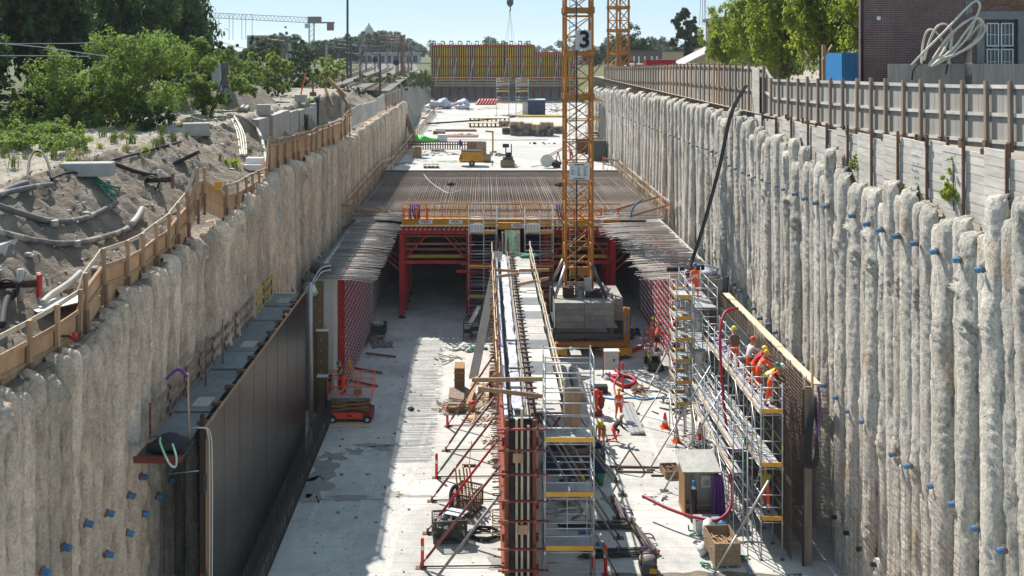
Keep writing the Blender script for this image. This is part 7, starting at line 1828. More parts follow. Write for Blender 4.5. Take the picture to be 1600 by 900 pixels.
def tree(X, Y, z, h, r, key, lb, rs, group=None, cz=.60, trunk=.5, name='tree'):
    t = thing(name, lb, 'tree', (X,Y,z), rz=rs*1.7, group=group)
    inst('trunk', TR[rs%3], t, (0,0,-.1), None, (h*.8,h*.8,h*.85))
    if key == 'light': inst('crown', CR[key][rs%3], t, (0,0,h*.5), (0,0,rs), (r,r,min(h*.52,r*1.45)))
    else: inst('crown', CR[key][rs%3], t, (0,0,h*cz), (0,0,rs), (r,r,h*(1-cz)*1.12))
    return t
# dark wood on the far left, each tree its own
R.seed(95)
DW = [(-29.5,80,13.5,5.0,.52),(-33.5,72,15,5.6,.5),(-38,66,16,6,.5),(-30,92,13,5,.5),(-37.5,84,16,6,.5),(-43,74,17,6.5,.5),(-45,62,16,6.5,.48),(-36,60,12,4.8,.45),(-41,56,13,5.2,.45),(-47,52,15,6,.45),(-33,104,13,5,.5),(-52,70,18,7,.5),(-40,100,16,6,.5),(-33.0,58.5,9,4,.42),(-44,47,13,5.5,.42),(-38.5,51,9.5,4.6,.42)]
WHERE = ['at the right edge of the dark wood','second from the right edge of the dark wood','tall in the middle of the dark wood','behind the right edge of the dark wood','behind the middle of the dark wood','tall in the left half of the dark wood','left of the middle of the dark wood, nearer','low in front of the dark wood behind the big shrub','front row of the dark wood left of the big shrub','front row of the dark wood near the left border','rearmost at the right side of the dark wood','tallest at the left back of the dark wood','back row of the dark wood','short one right behind the big shrub','at the left border of the photo in the dark wood','small one in front of the dark wood by the overhead wires']
for i, (X, Y, h, r, cz) in enumerate(DW): tree(X, Y, 15.6, h, r, 'dark', 'dark green broadleaf tree '+WHERE[i], i, 'trees of the dark wood', cz)
# undergrowth of the wood
for i, (X, Y, r, h) in enumerate(((-34,52,3.5,3.4),(-31,57,3,2.8),(-38,47,3.6,3.5),(-29,64,2.8,2.8),(-42,43,3.6,3.4),(-28.5,71,2.6,3.0),(-35,64,3.5,4))):
    t = thing('undergrowth_bush', 'dark bush of the undergrowth '+['below the overhead wires','behind the bramble at the track','near the left border','left of the big shrub at its foot','at the very left border','behind the big shrub low down','deep between the dark trunks'][i], 'bush', (X,Y,15.4), rz=i, group='undergrowth bushes')
    inst('foliage', CR['dark'][i%3], t, (0,0,h*.4), None, (r,r,h*.62))
# big loose shrub in front, with stems
rr = random.Random(5)
def shrub(X, Y, z, r, h, lb, m_, seed, n=9000, leaf=.10, stems=7, name='shrub', lob=22, flat=1.0):
    rr = random.Random(seed); t = thing(name, lb, 'shrub', (X,Y,z), rz=seed*.7); lo = []
    for k in range(lob):
        a = rr.random()*6.28; q = rr.random()**.6; u = rr.random()
        lo.append((Vector((r*q*math.cos(a)*(.55+.45*math.sin(u*3)), r*q*math.sin(a)*(.55+.45*math.sin(u*3)), h*(.12+.82*u*(1-.35*q)))), rr.uniform(.16,.30)*r))
    inst('foliage', leafs('foliage', m_, lo, n, leaf, seed), t, (0,0,0))
    sm = MB()
    for k in range(stems):
        a = k*6.28/stems+rr.random(); d = Vector((math.cos(a)*.5,math.sin(a)*.5,1)).normalized(); L_ = h*rr.uniform(.65,.9)
        sm.tube([(0,0,-.2), d*L_*.4+Vector((rr.uniform(-.1,.1),0,0)), d*L_+Vector((rr.uniform(-.3,.3),rr.uniform(-.3,.3),0))], [.07,.045,.015], 5)
    inst('stem', sm.mesh('stem', 'bark', True), t, (0,0,0))
    return t
shrub(-22.6,61,15.6,4.9,7.4,'big loose sunlit green shrub in front of the dark wood','leaf_bush',501,30000,.095,9,lob=46)
shrub(-19.8,69,15.6,3.2,6.6,'upright green shrub just right of the big loose shrub','leaf_bush',502,14000,.11,6)
shrub(-26.2,60,15.5,2.8,4.4,'lower green shrub on the left flank of the big loose shrub','leaf_bush',503,10000,.11,5)
shrub(-20.3,57.5,15.6,1.7,2.0,'small dark green shrub at the right foot of the big loose shrub','leaf_mid',504,4500,.09,5)
shrub(-22,88,16.2,2.2,3.6,'yellow green shrub beside the leaning electric cabinet','leaf_bush',505,5000,.11,4)
shrub(-24.5,93,15.8,3.0,5.0,'green shrub behind the leaning electric cabinet','leaf_bush',506,7000,.12,5)
shrub(-21.5,100,15.7,2.6,4.6,'reddish green shrub right of the electric cabinet','leaf_bush',507,6000,.12,5); shrub(-23.8,97,17.5,1.0,1.6,'rusty brown leaved shrub top above the electric cabinet','leaf_rusty',508,1800,.1,3)
shrub(-26,112,15.7,3.2,5.5,'mid green shrub behind the sandy plateau, left one','leaf_light',509,6000,.14,5); shrub(-29,108,15.7,3.5,6.6,'dark green tall shrub behind the sandy plateau','leaf_mid',510,7000,.14,5)
shrub(-24.4,124,15.2,3.0,4.4,'dark green shrub at the end of the sandy plateau','leaf_mid',511,6000,.14,5); shrub(-20.5,122,15.2,1.8,3.2,'bright green shrub beside the catenary pole','leaf_light',512,4000,.12,4)
shrub(-17.4,122,14.6,2.0,1.6,'low grey green scrub right of the bright shrub','weed',513,3500,.12,0); shrub(-28,138,15,4,7,'broad dark green shrub beyond the plateau, left','leaf_mid',514,6000,.18,4); shrub(-35,150,15,5,9,'tall dark green shrub beyond the plateau near the pale pole','leaf_mid',515,7000,.2,4); shrub(-24,150,15,4,5,'rounded green shrub beyond the plateau, right','leaf_light',516,5000,.17,4)
shrub(-18,160,14,4,2.6,'yellowish scrub beside the railway, nearer','weed',517,5000,.16,0); shrub(-15.5,200,13,5,3.5,'yellowish scrub beside the railway, farther','weed',518,6000,.2,0); shrub(-13.8,228,12,4.5,3.5,'green scrub at the left end of the yellow formwork','weed',519,5000,.2,0); shrub(-16,180,13.2,3,2.2,'green scrub on the bank above the timber stair','weed',520,4000,.16,0)
# bramble carpet at the lower left
bl = MB(); rr = random.Random(6); lo = []
for k in range(60):
    px, py = rr.uniform(-20,125), rr.uniform(196,236); p = GP(px, py)
    if p.y > 75: continue
    lo.append((p+Vector((0,0,.25)), rr.uniform(.45,.8)))
me = leafs('bramble', 'leaf_bush', lo, 16000, .085, 61, .4, .75); o_ = inst('bramble', me, None, (0,0,0)); o_['kind'] = 'stuff'; tag(o_, 'carpet of green bramble at the left edge of the sandy plateau', 'bramble')
lo = [(GP(rr.uniform(150,220), rr.uniform(178,200))+Vector((0,0,.2)), rr.uniform(.35,.6)) for _ in range(22)]
me = leafs('low_greenery', 'leaf_bush', lo, 6000, .075, 62, .4, .7); o_ = inst('low_greenery', me, None, (0,0,0)); o_['kind'] = 'stuff'; tag(o_, 'low green growth along the foot of the big loose shrub', 'greenery')
# weeds: tufts of blades, each a plant
def tuft_mesh(seed, n, h, m_, spread=.25, w_=.02):
    rr = random.Random(seed); b = MB()
    for k in range(n):
        x, y = rr.gauss(0,spread*.5), rr.gauss(0,spread*.5); a = rr.random()*6.28; l = h*rr.uniform(.5,1.1); dx, dy = math.cos(a)*l*.3, math.sin(a)*l*.3; c_, s_ = math.cos(a+1.57)*w_, math.sin(a+1.57)*w_
        b.quad((x-c_,y-s_,0),(x+c_,y+s_,0),(x+dx*.4+c_*.7,y+dy*.4+s_*.7,l*.6),(x+dx*.4-c_*.7,y+dy*.4-s_*.7,l*.6)); b.quad((x+dx*.4-c_*.7,y+dy*.4-s_*.7,l*.6),(x+dx*.4+c_*.7,y+dy*.4+s_*.7,l*.6),(x+dx,y+dy,l))
        for q in range(3):
            t = rr.uniform(.3,.9); o = Vector((x+dx*t,y+dy*t,l*t)); d = Vector((rr.gauss(0,1),rr.gauss(0,1),.5)).normalized()*.08
            b.quad(o, o+d+Vector((0,0,.03)), o+d*1.8, o+d-Vector((0,0,.03)))
    return b.mesh('weed', m_)
TW = [tuft_mesh(70+i, 26, .7, 'weed') for i in range(3)]+[tuft_mesh(75, 40, .5, 'dry_grass', .5)]+[tuft_mesh(76, 30, .45, 'leaf_light', .3, .03)]
WD = [(109,258),(121,246),(124,238),(157,231),(178,224),(200,240),(222,246),(229,240),(244,232),(251,225),(20,262),(85,250),(150,260),(190,216),(205,209),(230,203),(255,212),(238,190),(325,215),(332,176),(345,172),(352,168),(360,170),(320,178),(390,240),(352,255),(345,250),(365,262),(480,162),(487,163),(483,158),(490,185),(500,200),(330,185),(372,175),(282,200),(265,195),(300,192),(312,225),(60,245),(40,250),(160,215),(140,222),(110,228),(270,222),(290,215),(8,245),(205,225),(420,138),(440,135),(400,140),(385,146),(460,135),(365,152),(520,140)]
LMK = [(137,272,'the long grey concrete block'),(307,211,'the square concrete block'),(412,181,'the small tapered concrete block'),(299,158,'the concrete block below the cabinet'),(347,160,'the foot of the leaning electric cabinet'),(470,158,'the leaning orange marker board'),(497,175,'the tall black pump pipe'),(40,262,'the arched thin hose at the far left'),(210,205,'the foot of the big loose shrub'),(250,236,'the dark hose running up the bank'),(340,255,'the tilted black box at the fence kink'),(385,245,'the hanging pale cables'),(120,225,'the bramble carpet'),(440,136,'the far end of the sandy plateau'),(275,195,'the small shrub at the right foot of the big one')]
for i, (px, py) in enumerate(WD):
    p = GP(px, py, -.03); k = R.choice((0,1,2,2,0,3,4)); s = R.uniform(.5,1.05)
    t = inst('weed_tuft', TW[k], None, p, (0,0,R.random()*6), (s,s,s))
    lm = min(LMK, key=lambda q: (q[0]-px)**2+((q[1]-py)*2)**2); rk = sum(1 for (a, b) in WD if min(LMK, key=lambda q: (q[0]-a)**2+((q[1]-b)*2)**2) == lm and ((a-lm[0])**2+(b-lm[1])**2, a) < ((px-lm[0])**2+(py-lm[1])**2, px))
    tag(t, ('dry yellow' if k == 3 else 'green')+' tuft '+['closest to ','second closest to ','third closest to ','fourth closest to ','fifth closest to ','sixth closest to ','seventh closest to ','eighth closest to ','ninth closest to ','tenth closest to '][min(rk,9)]+lm[2], 'weed', 'weed tufts on the left bank')
gs = MB(); rr = random.Random(8)
for k in range(5200):
    x = -16.5-abs(rr.gauss(0,6)); y = rr.uniform(30,120)
    if nz(x, y, .35, 5) < .05: continue
    z = ground_z(x, y); a = rr.random()*6.3; h = rr.uniform(.06,.3); c_, s_ = .015*math.cos(a), .015*math.sin(a)
    gs.quad((x-c_,y-s_,z-.02),(x+c_,y+s_,z-.02),(x+.1*math.sin(a),y+.1*math.cos(a),z+h))
o_ = gs.build('sparse_grass', 'dry_grass'); o_['kind'] = 'stuff'; tag(o_, 'sparse short grass over the sandy plateau', 'grass')
# plants on the crane-side wall top
for i, (px, py, s, lb) in enumerate(((1490,322,1.25,'leafy green plant growing on the pile heads against the pale planks'),(1336,262,.5,'small green sprig on the pile heads where the lagging starts'),(1412,312,.55,'small weed between the pile heads below the blue scrawl'),(1434,318,.6,'second small weed on the pile heads near the leafy plant'))):
    p = WX(px, py, 14.75); t = thing('wall_plant', lb, 'plant', p-Vector((0,0,.15)))
    rr = random.Random(i); lo = [(Vector((rr.uniform(-.25,.25),rr.uniform(-.35,.35),rr.uniform(.15,.8)))*s, .22*s) for _ in range(8)]+[(Vector((0,.05,1.0))*s,.16*s),(Vector((0,.05,1.3))*s,.12*s)]
    inst('foliage', leafs('foliage','leaf_light',lo,int(700*s),.06,80+i), t, (0,0,0)); inst('stem', MB().tube([(0,0,0),(0,.03,1.2*s)], .02, 5).mesh('stem','bark'), t, (0,0,0))
# right: bright trees, birch, round tree
BT = [(22.0,78,17,11.5,3.0),(22.6,72,17,12.5,3.8),(22.4,63,17,12,3.6),(24.6,66,17,13.5,4.0),(24.0,57,17,11.5,3.4),(27,62,17,13,4),(21.6,86,17,8.5,2.4)]
BW = ['leftmost and looser of the row of bright trees','second of the row of bright trees from the left, taller','in the middle front of the row of bright trees','tall behind the middle of the row of bright trees','nearest the brick building','behind the one nearest the brick building','small at the left foot of the row of bright trees']
for i, (X, Y, z, h, r) in enumerate(BT): tree(X, Y, z, h, r, 'light', 'bright green leafy tree '+BW[i], i+1, 'bright trees by the brick building', .46)
t = thing('birch_tree', 'loose dark green birch standing behind the tan building', 'tree', (40.3,192,16.3)); rr = random.Random(12)
lo = [(Vector((rr.gauss(0,1.6)*(1-u*.55), rr.gauss(0,1.6)*(1-u*.55), 3.2+9.2*u)), rr.uniform(.9,1.5)*(1-u*.35)) for u in [k/26 for k in range(27)]]
inst('crown', leafs('crown','leaf_mid',lo,15000,.30,85,.2,1,.3), t, (0,0,0)); inst('trunk', trunk_mesh(9,12,.22), t, (0,0,0))
tree(31.5,205,16,9.5,5.4,'mid','rounded green tree behind the distant crane mast',2,None,.5); tree(36,212,16,7,3,'mid','small green tree just right of the rounded one',1,None,.5)
# far trees
R.seed(99); k = 0
RIDGE = [(0,60),(300,72),(400,68),(425,48),(440,42),(455,56),(500,58),(540,52),(560,43),(600,41),(625,54),(650,66),(680,74),(800,77)]
FT_ = [(-66,300,16,9),(-58,330,15,8),(-50,360,16,9),(-62,390,18,10),(-80,300,18,10),(-95,330,19,10),(-72,260,15,8),(-54,250,13,7),(-46,230,12,6),(-60,215,14,7),(-75,210,15,8),(-47,185,11,5.5),(-40,205,9,5),(-58,170,14,7),
       (-112,640,38,22),(-95,620,33,20),(-80,650,35,20),(-66,640,32,20),(-52,660,28,18),(-130,620,34,20),(-150,560,30,18),(-38,700,24,16),(-25,760,24,16),(-10,800,22,15),(-44,500,20,12),(-130,450,24,14),(-160,420,24,14),(-170,500,26,15),(5,820,20,15),(-60,560,24,14),
       (60,420,12,8),(80,430,13,9),(150,420,14,9),(110,380,13,8)]
for q_ in range(17):
    Yq = R.uniform(430,640); FT_.append(((232+q_*27+R.uniform(-8,8)-VPX)*Yq/F, Yq, 20, R.uniform(11,16)))
for q_ in range(9):
    Yq = R.uniform(300,420); FT_.append(((930+q_*24+R.uniform(-6,6)-VPX)*Yq/F, Yq, R.uniform(7,10), R.uniform(5,7)))
TENS = ['twentieth','twenty-first','twenty-second','twenty-third','twenty-fourth','twenty-fifth','twenty-sixth','twenty-seventh','twenty-eighth','twenty-ninth','thirtieth','thirty-first','thirty-second','thirty-third','thirty-fourth','thirty-fifth','thirty-sixth','thirty-seventh','thirty-eighth','thirty-ninth','fortieth']
ORD = ['first','second','third','fourth','fifth','sixth','seventh','eighth','ninth','tenth','eleventh','twelfth','thirteenth','fourteenth','fifteenth','sixteenth','seventeenth','eighteenth','nineteenth']+TENS
def fgrp(X, Y): return 0 if X < 8 and Y > 400 else (1 if X < 8 else 2)
for (X, Y, h, r) in FT_:
    g_ = fgrp(X, Y); od = ORD[sum(1 for q in FT_ if fgrp(q[0],q[1]) == g_ and q[0]/q[1] < X/Y)]
    if X < 8 and Y > 150: h = (20.4+(80-lerp_tab(RIDGE, VPX+F*X/Y)-R.uniform(0,7))*Y/F-14.8)/1.02; r = min(r, h*.62)
    tree(X, Y, 14.8, h, r, 'far' if Y > 170 else 'mid', [od+' hazy tree from the left in the distant belt beyond the railway',od+' tree from the left in the nearer tree group left of the railway',od+' tree from the left among the distant red roofs'][g_], k%7, ('distant tree belt' if X < 0 and Y > 400 else ('tree group left of the railway' if X < 0 else 'trees among the distant roofs')), .5); k += 1
fw = MB(); rr = random.Random(2); lo = []
for k in range(150): a = rr.uniform(-700,900); lo.append((Vector((a, rr.uniform(900,1250), 14+rr.uniform(3,10))), rr.uniform(9,17)))
me = leafs('far_wood', 'leaf_far', lo, 22000, 2.3, 63, .2, .8); o_ = inst('far_wood', me, None, (0,0,0)); o_['kind'] = 'stuff'; tag(o_, 'far hazy woodland along the horizon', 'wood')
# ================================================================== TOWN, RAILWAY, FAR CRANE
R.seed(111)
# brick building with arched window
bb = thing('brick_building', 'dark red brick building with a white framed window at the right border', 'building', (15.75, 40, 17))
BX0, BX1, BY = 15.82, 30.0, 40.0; wx0, wx1, wz0, wz1 = 20.88, 22.28, 19.3, 21.72
for (a, b, c, d) in ((BX0,wx0,17,27),(wx1,BX1,17,27),(wx0,wx1,17,wz0),(wx0,wx1,wz1,27)): MB().box(a,b,BY,BY+.45,c,d).build('wall', 'brick', bb)
q = MB(); q.beam((BX0+.45,BY+.45,22),(21.5,BY+9,22), .4, 10); q.build('wall', 'brick', bb); MB().box(21.6,BX1,BY+8.6,BY+9,17,27).build('wall', 'brick', bb)
rf = MB(); rf.quad((BX0-.4,BY-.4,27.01),(BX1,BY-.4,27.01),(BX1,BY+4.5,31),(BX0-.4,BY+4.5,31)); rf.quad((BX0-.4,BY+9.4,27.01),(BX0-.4,BY+4.5,31),(BX1,BY+4.5,31),(BX1,BY+9.4,27.01)); rf.build('roof', 'roof_red', bb)
fr = MB().box(wx0+.0,wx0+.12,BY+.12,BY+.2,wz0,wz1); fr.box(wx1-.12,wx1,BY+.12,BY+.2,wz0,wz1); fr.box(wx0+.12,wx1-.12,BY+.12,BY+.2,wz1-.12,wz1); fr.box(wx0+.12,wx1-.12,BY+.12,BY+.2,wz0,wz0+.1)
win = fr.build('window', 'steel_dark', bb)
MB().box(wx0-.32,wx0-.002,BY-.03,BY+.1,wz0,wz1+.34).build('stone_frame', 'concrete_dark', bb); MB().box(wx1+.002,wx1+.3,BY-.03,BY+.1,wz0,wz1+.34).build('stone_frame', 'concrete_dark', bb); MB().box(wx0-.002,wx1+.002,BY-.03,BY+.1,wz1+.002,wz1+.34).build('stone_frame', 'concrete_dark', bb)
mxx = (wx0+wx1)/2; mz = 20.55
for (xa, xb) in ((wx0+.14,mxx-.04),(mxx+.04,wx1-.14)):
    for (za, zb) in ((wz0+.12,mz-.05),(mz+.05,wz1-.14)):
        q = MB()
        for s in (xa, xb-.045): q.box(s,s+.045,BY+.08,BY+.118,za,zb)
        for s in (za, zb-.045): q.box(xa+.045,xb-.045,BY+.08,BY+.118,s,s+.045)
        for i in (1,2): q.box(xa+(xb-xa)*i/3-.011,xa+(xb-xa)*i/3+.011,BY+.09,BY+.112,za+.045,zb-.045)
        q.box(xa+.045,xb-.045,BY+.091,BY+.111,(za+zb)/2-.011,(za+zb)/2+.011); q.build('sash', 'white_paint', win)
        MB().box(xa,xb,BY+.13,BY+.14,za,zb).build('pane', 'window_dark', win)
MB().box(wx0,wx1,BY+.3,BY+.32,wz0,wz1).build('blind', 'hose_grey', win)
for k in range(19):     # brick arch above the window
    a = math.pi*(.19+.62*k/18); c = Vector((mxx,BY-.012,wz1-.45)); d = Vector((math.cos(a),0,math.sin(a)))
    MB().beam(c+d*1.08, c+d*1.42, .13,.03,(0,1,0)).build('arch_brick', 'rust', bb)
MB().tube([(BX0-.06,BY-.06,17),(BX0-.06,BY-.06,27)], .06, 8).build('downpipe', 'black', bb, smooth=True); MB().box(16.4,16.55,BY-.02,BY-.003,21.7,21.85).build('wall_tag', 'white_paint', bb)
# grey ply barrier before the building
gb_ = thing('ply_barrier', 'tall plain grey plywood barrier in front of the brick building', 'barrier', (15.9,38,17.0))
for k in range(6): MB().box(15.86+k*1.25,15.86+(k+1)*1.25-.008,37.6,37.63,17.4,19.9+.012*(k%2)).build('ply_sheet', 'ply_grey', gb_)
for k in range(5): MB().box(15.95+k*1.6,16.05+k*1.6,37.635,37.72,17.0,19.7).build('post', 'wood_grey', gb_)
MB().box(15.5,18.4,44,44.1,17.0,18.6).build('low_barrier', 'wood_white', gb_)
lpst = thing('lamp_post', 'round grey post standing before the brick window', 'post', (18.75,37.1,17)); local(MB().tube([(0,0,0),(0,0,9)], .13, 12), 'shaft', 'hose_grey', lpst, True); local(MB().lathe([(.15,2.9),(.15,2.96)], 12), 'band', 'steel', lpst)
# cream pipes looping round the post
LOOPS = [[(1440,100),(1442,70),(1448,50),(1458,47),(1470,60),(1480,85),(1484,100)],[(1444,95),(1452,65),(1464,42),(1478,38),(1487,50),(1486,75),(1481,100)],[(1424,102),(1445,80),(1480,45),(1508,15),(1524,2),(1531,8),(1526,25),(1510,60),(1480,90),(1455,104)],
 [(1452,102),(1468,85),(1480,66),(1500,40),(1524,27),(1533,40),(1525,60),(1500,82),(1470,96)],[(1460,102),(1474,80),(1482,64),(1486,63),(1484,85)],[(1456,103),(1490,75),(1510,48),(1527,29),(1537,38),(1537,52),(1520,68),(1495,84),(1470,92)],[(1458,100),(1485,82),(1512,60),(1530,40),(1540,42),(1532,60),(1508,78),(1478,90)],[(1450,104),(1478,62),(1496,44),(1516,30),(1527,28)]]
for k, pts in enumerate(LOOPS):
    P = [W(a, b, 37.0+.18*math.sin(i*1.7+k)-.25*(k%3)) for i, (a, b) in enumerate(pts)]
    tag(MB().tube(bez(P,8), .045, 7).build('cream_pipe', 'cream_pipe', smooth=True), ['cream pipe making the leftmost tall arch before the brick wall','cream pipe making the second arch, ending right of the leftmost','cream pipe reaching highest round the grey post','cream pipe of the outer loop right of the grey post','cream pipe forming the small inner arch left of the grey post','cream pipe of the loop nearest the window, upper','cream pipe of the loop nearest the window, lower','straight cream pipe slanting up to the grey post'][k], 'pipe', 'cream pipes looped at the grey post')
for k, (pts) in enumerate(([(1425,125),(1427,110),(1434,101),(1445,99)],[(1478,116),(1480,104),(1482,98)])):
    P = [W(a,b,37.3) for a,b in pts]; tag(MB().tube(bez(P,6), .03, 6).build('dark_cable', 'rubber', smooth=True), 'dark cable hanging over the grey plywood barrier, '+('left' if k == 0 else 'right'), 'cable')
# timber gallows posts on the fence
for (px, y0, y1, Y, lb) in ((1287,70,150,43.5,'tall timber post with a slanted top batten on the plywood fence'),(1353,60,122,44.5,'tall timber post with a slanted batten beside the brick corner')):
    p = W(px, y1, Y); q_ = W(px, y0, Y); t = thing('timber_post', lb, 'post', p)
    MB().beam(p, q_, .14,.14,(1,0,0)).build('post', 'wood', t); MB().beam(q_+Vector((-.1,-.1,-.7)), q_+Vector((.35,-.1,.0)), .10,.06).build('batten', 'wood', t)
P = [W(1297,75,43.5), W(1312,79,43.8), W(1330,75,44), W(1345,67,44.4)]; tag(MB().tube(bez(P,5), .025, 5).build('slack_cable', 'rubber', smooth=True), 'slack cable strung between the two timber posts', 'cable')
bc = thing('blue_container', 'bright blue container behind the bright trees', 'container', (19.9,53,17.0)); local(MB().box(-.1,1.3,0,3,.6,3.3), 'box', 'blue_bright', bc)
for k in range(4): local(MB().box(-.05+k*.35,.1+k*.35,-.05,-.002,.65,3.25), 'rib', 'blue_bright', bc)
local(MB().box(-.1,1.3,.1,3,.0,.55), 'skid', 'steel_dark', bc)
shrub(19.0,45.5,17.2,.9,1.6,'pale flowering shrub beside the brick corner','leaf_light',530,1500,.07,3)
# grey clad building, red container, van, roof, brick block, houses

gb2 = thing('clad_building', 'flat roofed building with dark cladding and a tan side wall', 'building', (31.7,170,16.2), rz=math.atan2(.793,.61))
local(MB().box(.06,8.5,.06,6.56,0,4.1), 'core', 'tan_wall', gb2); local(MB().box(.06,8.5,-.0,.055,0,4.1), 'side_wall', 'tan_wall', gb2)
for k in range(13): local(MB().box(-.03,.055,.01+k*.504,.01+k*.504+.48,0,4.12), 'cladding_panel', 'cladding', gb2)
local(MB().box(-.25,8.7,-.2,6.8,4.13,4.32), 'roof', 'asphalt_roof', gb2)
for y in (1.0,2.0,3.4,4.6,5.6):
    wn = local(MB().box(-.07,-.035,y-.16,y+.16,1.7,3.3), 'window', 'white_dull', gb2)
    for z in (2.1,2.5,2.9): local(MB().box(-.09,-.072,y-.16,y+.16,z,z+.05), 'blind_bar', 'steel', wn)
local(MB().box(-.1,-.035,2.5,2.9,2.4,2.9), 'vent', 'black', gb2)
rcn = thing('red_container', 'red site container with white lettering stripe behind the fence', 'container', (22.2,120,16.8)); local(MB().box(-1.8,1.9,0,2.4,.1,2.55), 'box', 'red', rcn)
for k in range(12): local(MB().box(-1.75+k*.3,-1.6+k*.3,-.04,-.002,.2,2.45), 'rib', 'red', rcn)
local(MB().box(-.5,.2,-.06,-.042,1.5,1.7), 'label', 'white_paint', rcn); local(MB().box(1.3,1.75,-.06,-.042,1.6,1.9), 'label', 'white_paint', rcn)
def car(loc, lb, m_, rz):
    t = thing('parked_van', lb, 'van', loc, rz)
    q = MB(); prof = [(-2.2,.4),(-2.2,1.75),(-1.9,1.95),(.7,1.95),(1.35,1.15),(2.2,1.0),(2.25,.4)]
    for s in (-.9,.9): q.quad(*[(x,s,z) for x,z in (prof if s < 0 else prof[::-1])])
    for (a, b) in zip(prof, prof[1:]+prof[:1]): q.quad((a[0],-.9,a[1]),(a[0],.9,a[1]),(b[0],.9,b[1]),(b[0],-.9,b[1]))
    local(q, 'body', m_, t)
    for x in (-1.4,1.4):
        for y in (-.85,.85): local(MB().lathe([(.3,-.1),(.33,0),(.3,.1)], 12, (x,y,.33), 'y'), 'wheel', 'rubber', t)
    local(MB().quad((.8,-.8,1.88),(.8,.8,1.88),(1.33,.8,1.2),(1.33,-.8,1.2)), 'windscreen', 'window_dark', t)
    for s in (-.91,.91): local(MB().box(-1.5,.5,s-.008,s+.008,1.25,1.75), 'side_window', 'window_dark', t)
car((21.2,128,16.8), 'white van parked left of the red container', 'white_paint', .2); car((27.6,128,16.8), 'pale grey van parked right of the red container', 'white_dull', .1)
gh = thing('gabled_shed', 'low shed with a pale sloping roof edge left of the bright trees', 'building', (33,140,16.5))
q = MB(); pr = [(-4.2,0),(-4.2,1.6),(2.0,4.6),(8.2,1.6),(8.2,0)]; q.quad(*[(x,0,z) for x,z in pr]); q.quad(*[(x,8,z) for x,z in pr[::-1]]); q.quad((-4.2,8,0),(-4.2,8,1.6),(-4.2,0,1.6),(-4.2,0,0)); local(q, 'wall', 'tan_wall', gh)
for (a, b) in (((-4.9,1.3),(2.0,4.75)),((2.0,4.75),(8.9,1.3))): local(MB().beam((a[0],4,a[1]+.1),(b[0],4,b[1]+.1), 9,.22,(0,0,1)), 'roof', 'concrete', gh)
bk2 = thing('brick_block', 'tall red brick block half hidden by the bright trees', 'building', (29.0,112,16.8)); local(MB().box(-1.2,6,0,8,0,7.2), 'wall', 'brick', bk2); local(MB().box(-1.5,6.3,-.3,8.3,7.21,7.6), 'cornice', 'asphalt_roof', bk2)
for z in (1.6,4.6): local(MB().box(-.5,.4,-.06,-.004,z,z+1.6), 'window', 'window_dark', bk2)
for k in range(3): local(MB().box(-1.9,-1.4,-.8,-.4,2.6+k*.7,3.1+k*.7), 'antenna', 'hose_grey', bk2)
HS = [(52,380,15,14,6,'roof_red'),(68,372,14,12,6,'roof_red'),(78,405,13,16,7,'roof_red'),(58,430,12,20,8,'roof_red'),(90,380,12,12,7,'roof_red'),(112,350,12,14,8,'roof_red'),(38,360,15,10,6,'roof_red')]
HN = ['seen just right of the crane mast','second from the crane mast to the right','behind the distant crane mast','farthest back between the two cranes','left of the dark clad building','behind the gabled shed','partly behind the crane mast']
for (X,Y,z,w_,h,m_),nm in zip(HS,HN):
    t = thing('red_roof_house', 'distant pale house with red tiled roof '+nm, 'house', (X,Y,14.5))
    local(MB().box(-w_/2,w_/2,0,9,0,h*.5), 'wall', 'render_pale', t)
    q = MB(); a = h*.5; q.quad((-w_/2-.4,-.5,a),(w_/2+.4,-.5,a),(w_/2+.4,4.5,h),(-w_/2-.4,4.5,h)); q.quad((-w_/2-.4,9.5,a),(-w_/2-.4,4.5,h),(w_/2+.4,4.5,h),(w_/2+.4,9.5,a)); q.quad((-w_/2-.4,-.5,a-.02),(-w_/2-.4,4.5,h-.02),(-w_/2-.4,9.5,a-.02)); q.quad((w_/2+.4,9.5,a-.02),(w_/2+.4,4.5,h-.02),(w_/2+.4,-.5,a-.02)); local(q, 'roof', m_, t)
    n = int(w_/2.2)
    for k in range(n): local(MB().box(-w_/2+1+k*2.2,-w_/2+2.1+k*2.2,-.08,-.004,h*.16,h*.38), 'window', 'window_dark', t)
    local(MB().box(w_*.2,w_*.2+.9,4,5,h-.6,h+1.1), 'chimney', 'brick', t)
MB().box(31,50,150,150.25,16.0,17.6).build('site_wall', 'render_pale'); tag(bpy.data.objects['site_wall'], 'long low pale wall beyond the distant crane mast', 'wall')
MB().box(18,29,118,118.1,17.2,18.4).build('site_hoarding', 'tarp_blue'); tag(bpy.data.objects['site_hoarding'], 'dark blue strip of hoarding at the foot of the distant crane mast', 'hoarding')
# station building far down the line
sb_ = thing('station_hall', 'long pale hall with a row of windows beyond the railway', 'building', (-60,420,14)); local(MB().box(0,32,0,10,0,5.2), 'wall', 'render_pale', sb_); local(MB().box(-.5,32.5,-.6,10.5,5.21,5.9), 'roof', 'hose_pale', sb_)
for k in range(11): local(MB().box(.8+k*2.85,2.6+k*2.85,-.1,-.004,.8,4.4), 'window', 'window_dark', sb_)
local(MB().box(-12,44,-16,-15.5,0,1.6), 'platform_wall', 'concrete', sb_)
dm = thing('dome_tower', 'hazy pointed dome rising over the far trees', 'tower', (-143,1200,5)); local(MB().lathe([(10,0),(10,30),(8.5,32),(8,36),(6.2,41),(4,45),(1.2,48.5),(.3,51)], 12), 'dome', 'copper_stone', dm)
for s in (-1,1): local(MB().lathe([(2.4,0),(2.4,32),(.4,37)], 8, (s*9.5,-6,0)), 'turret', 'copper_stone', dm)
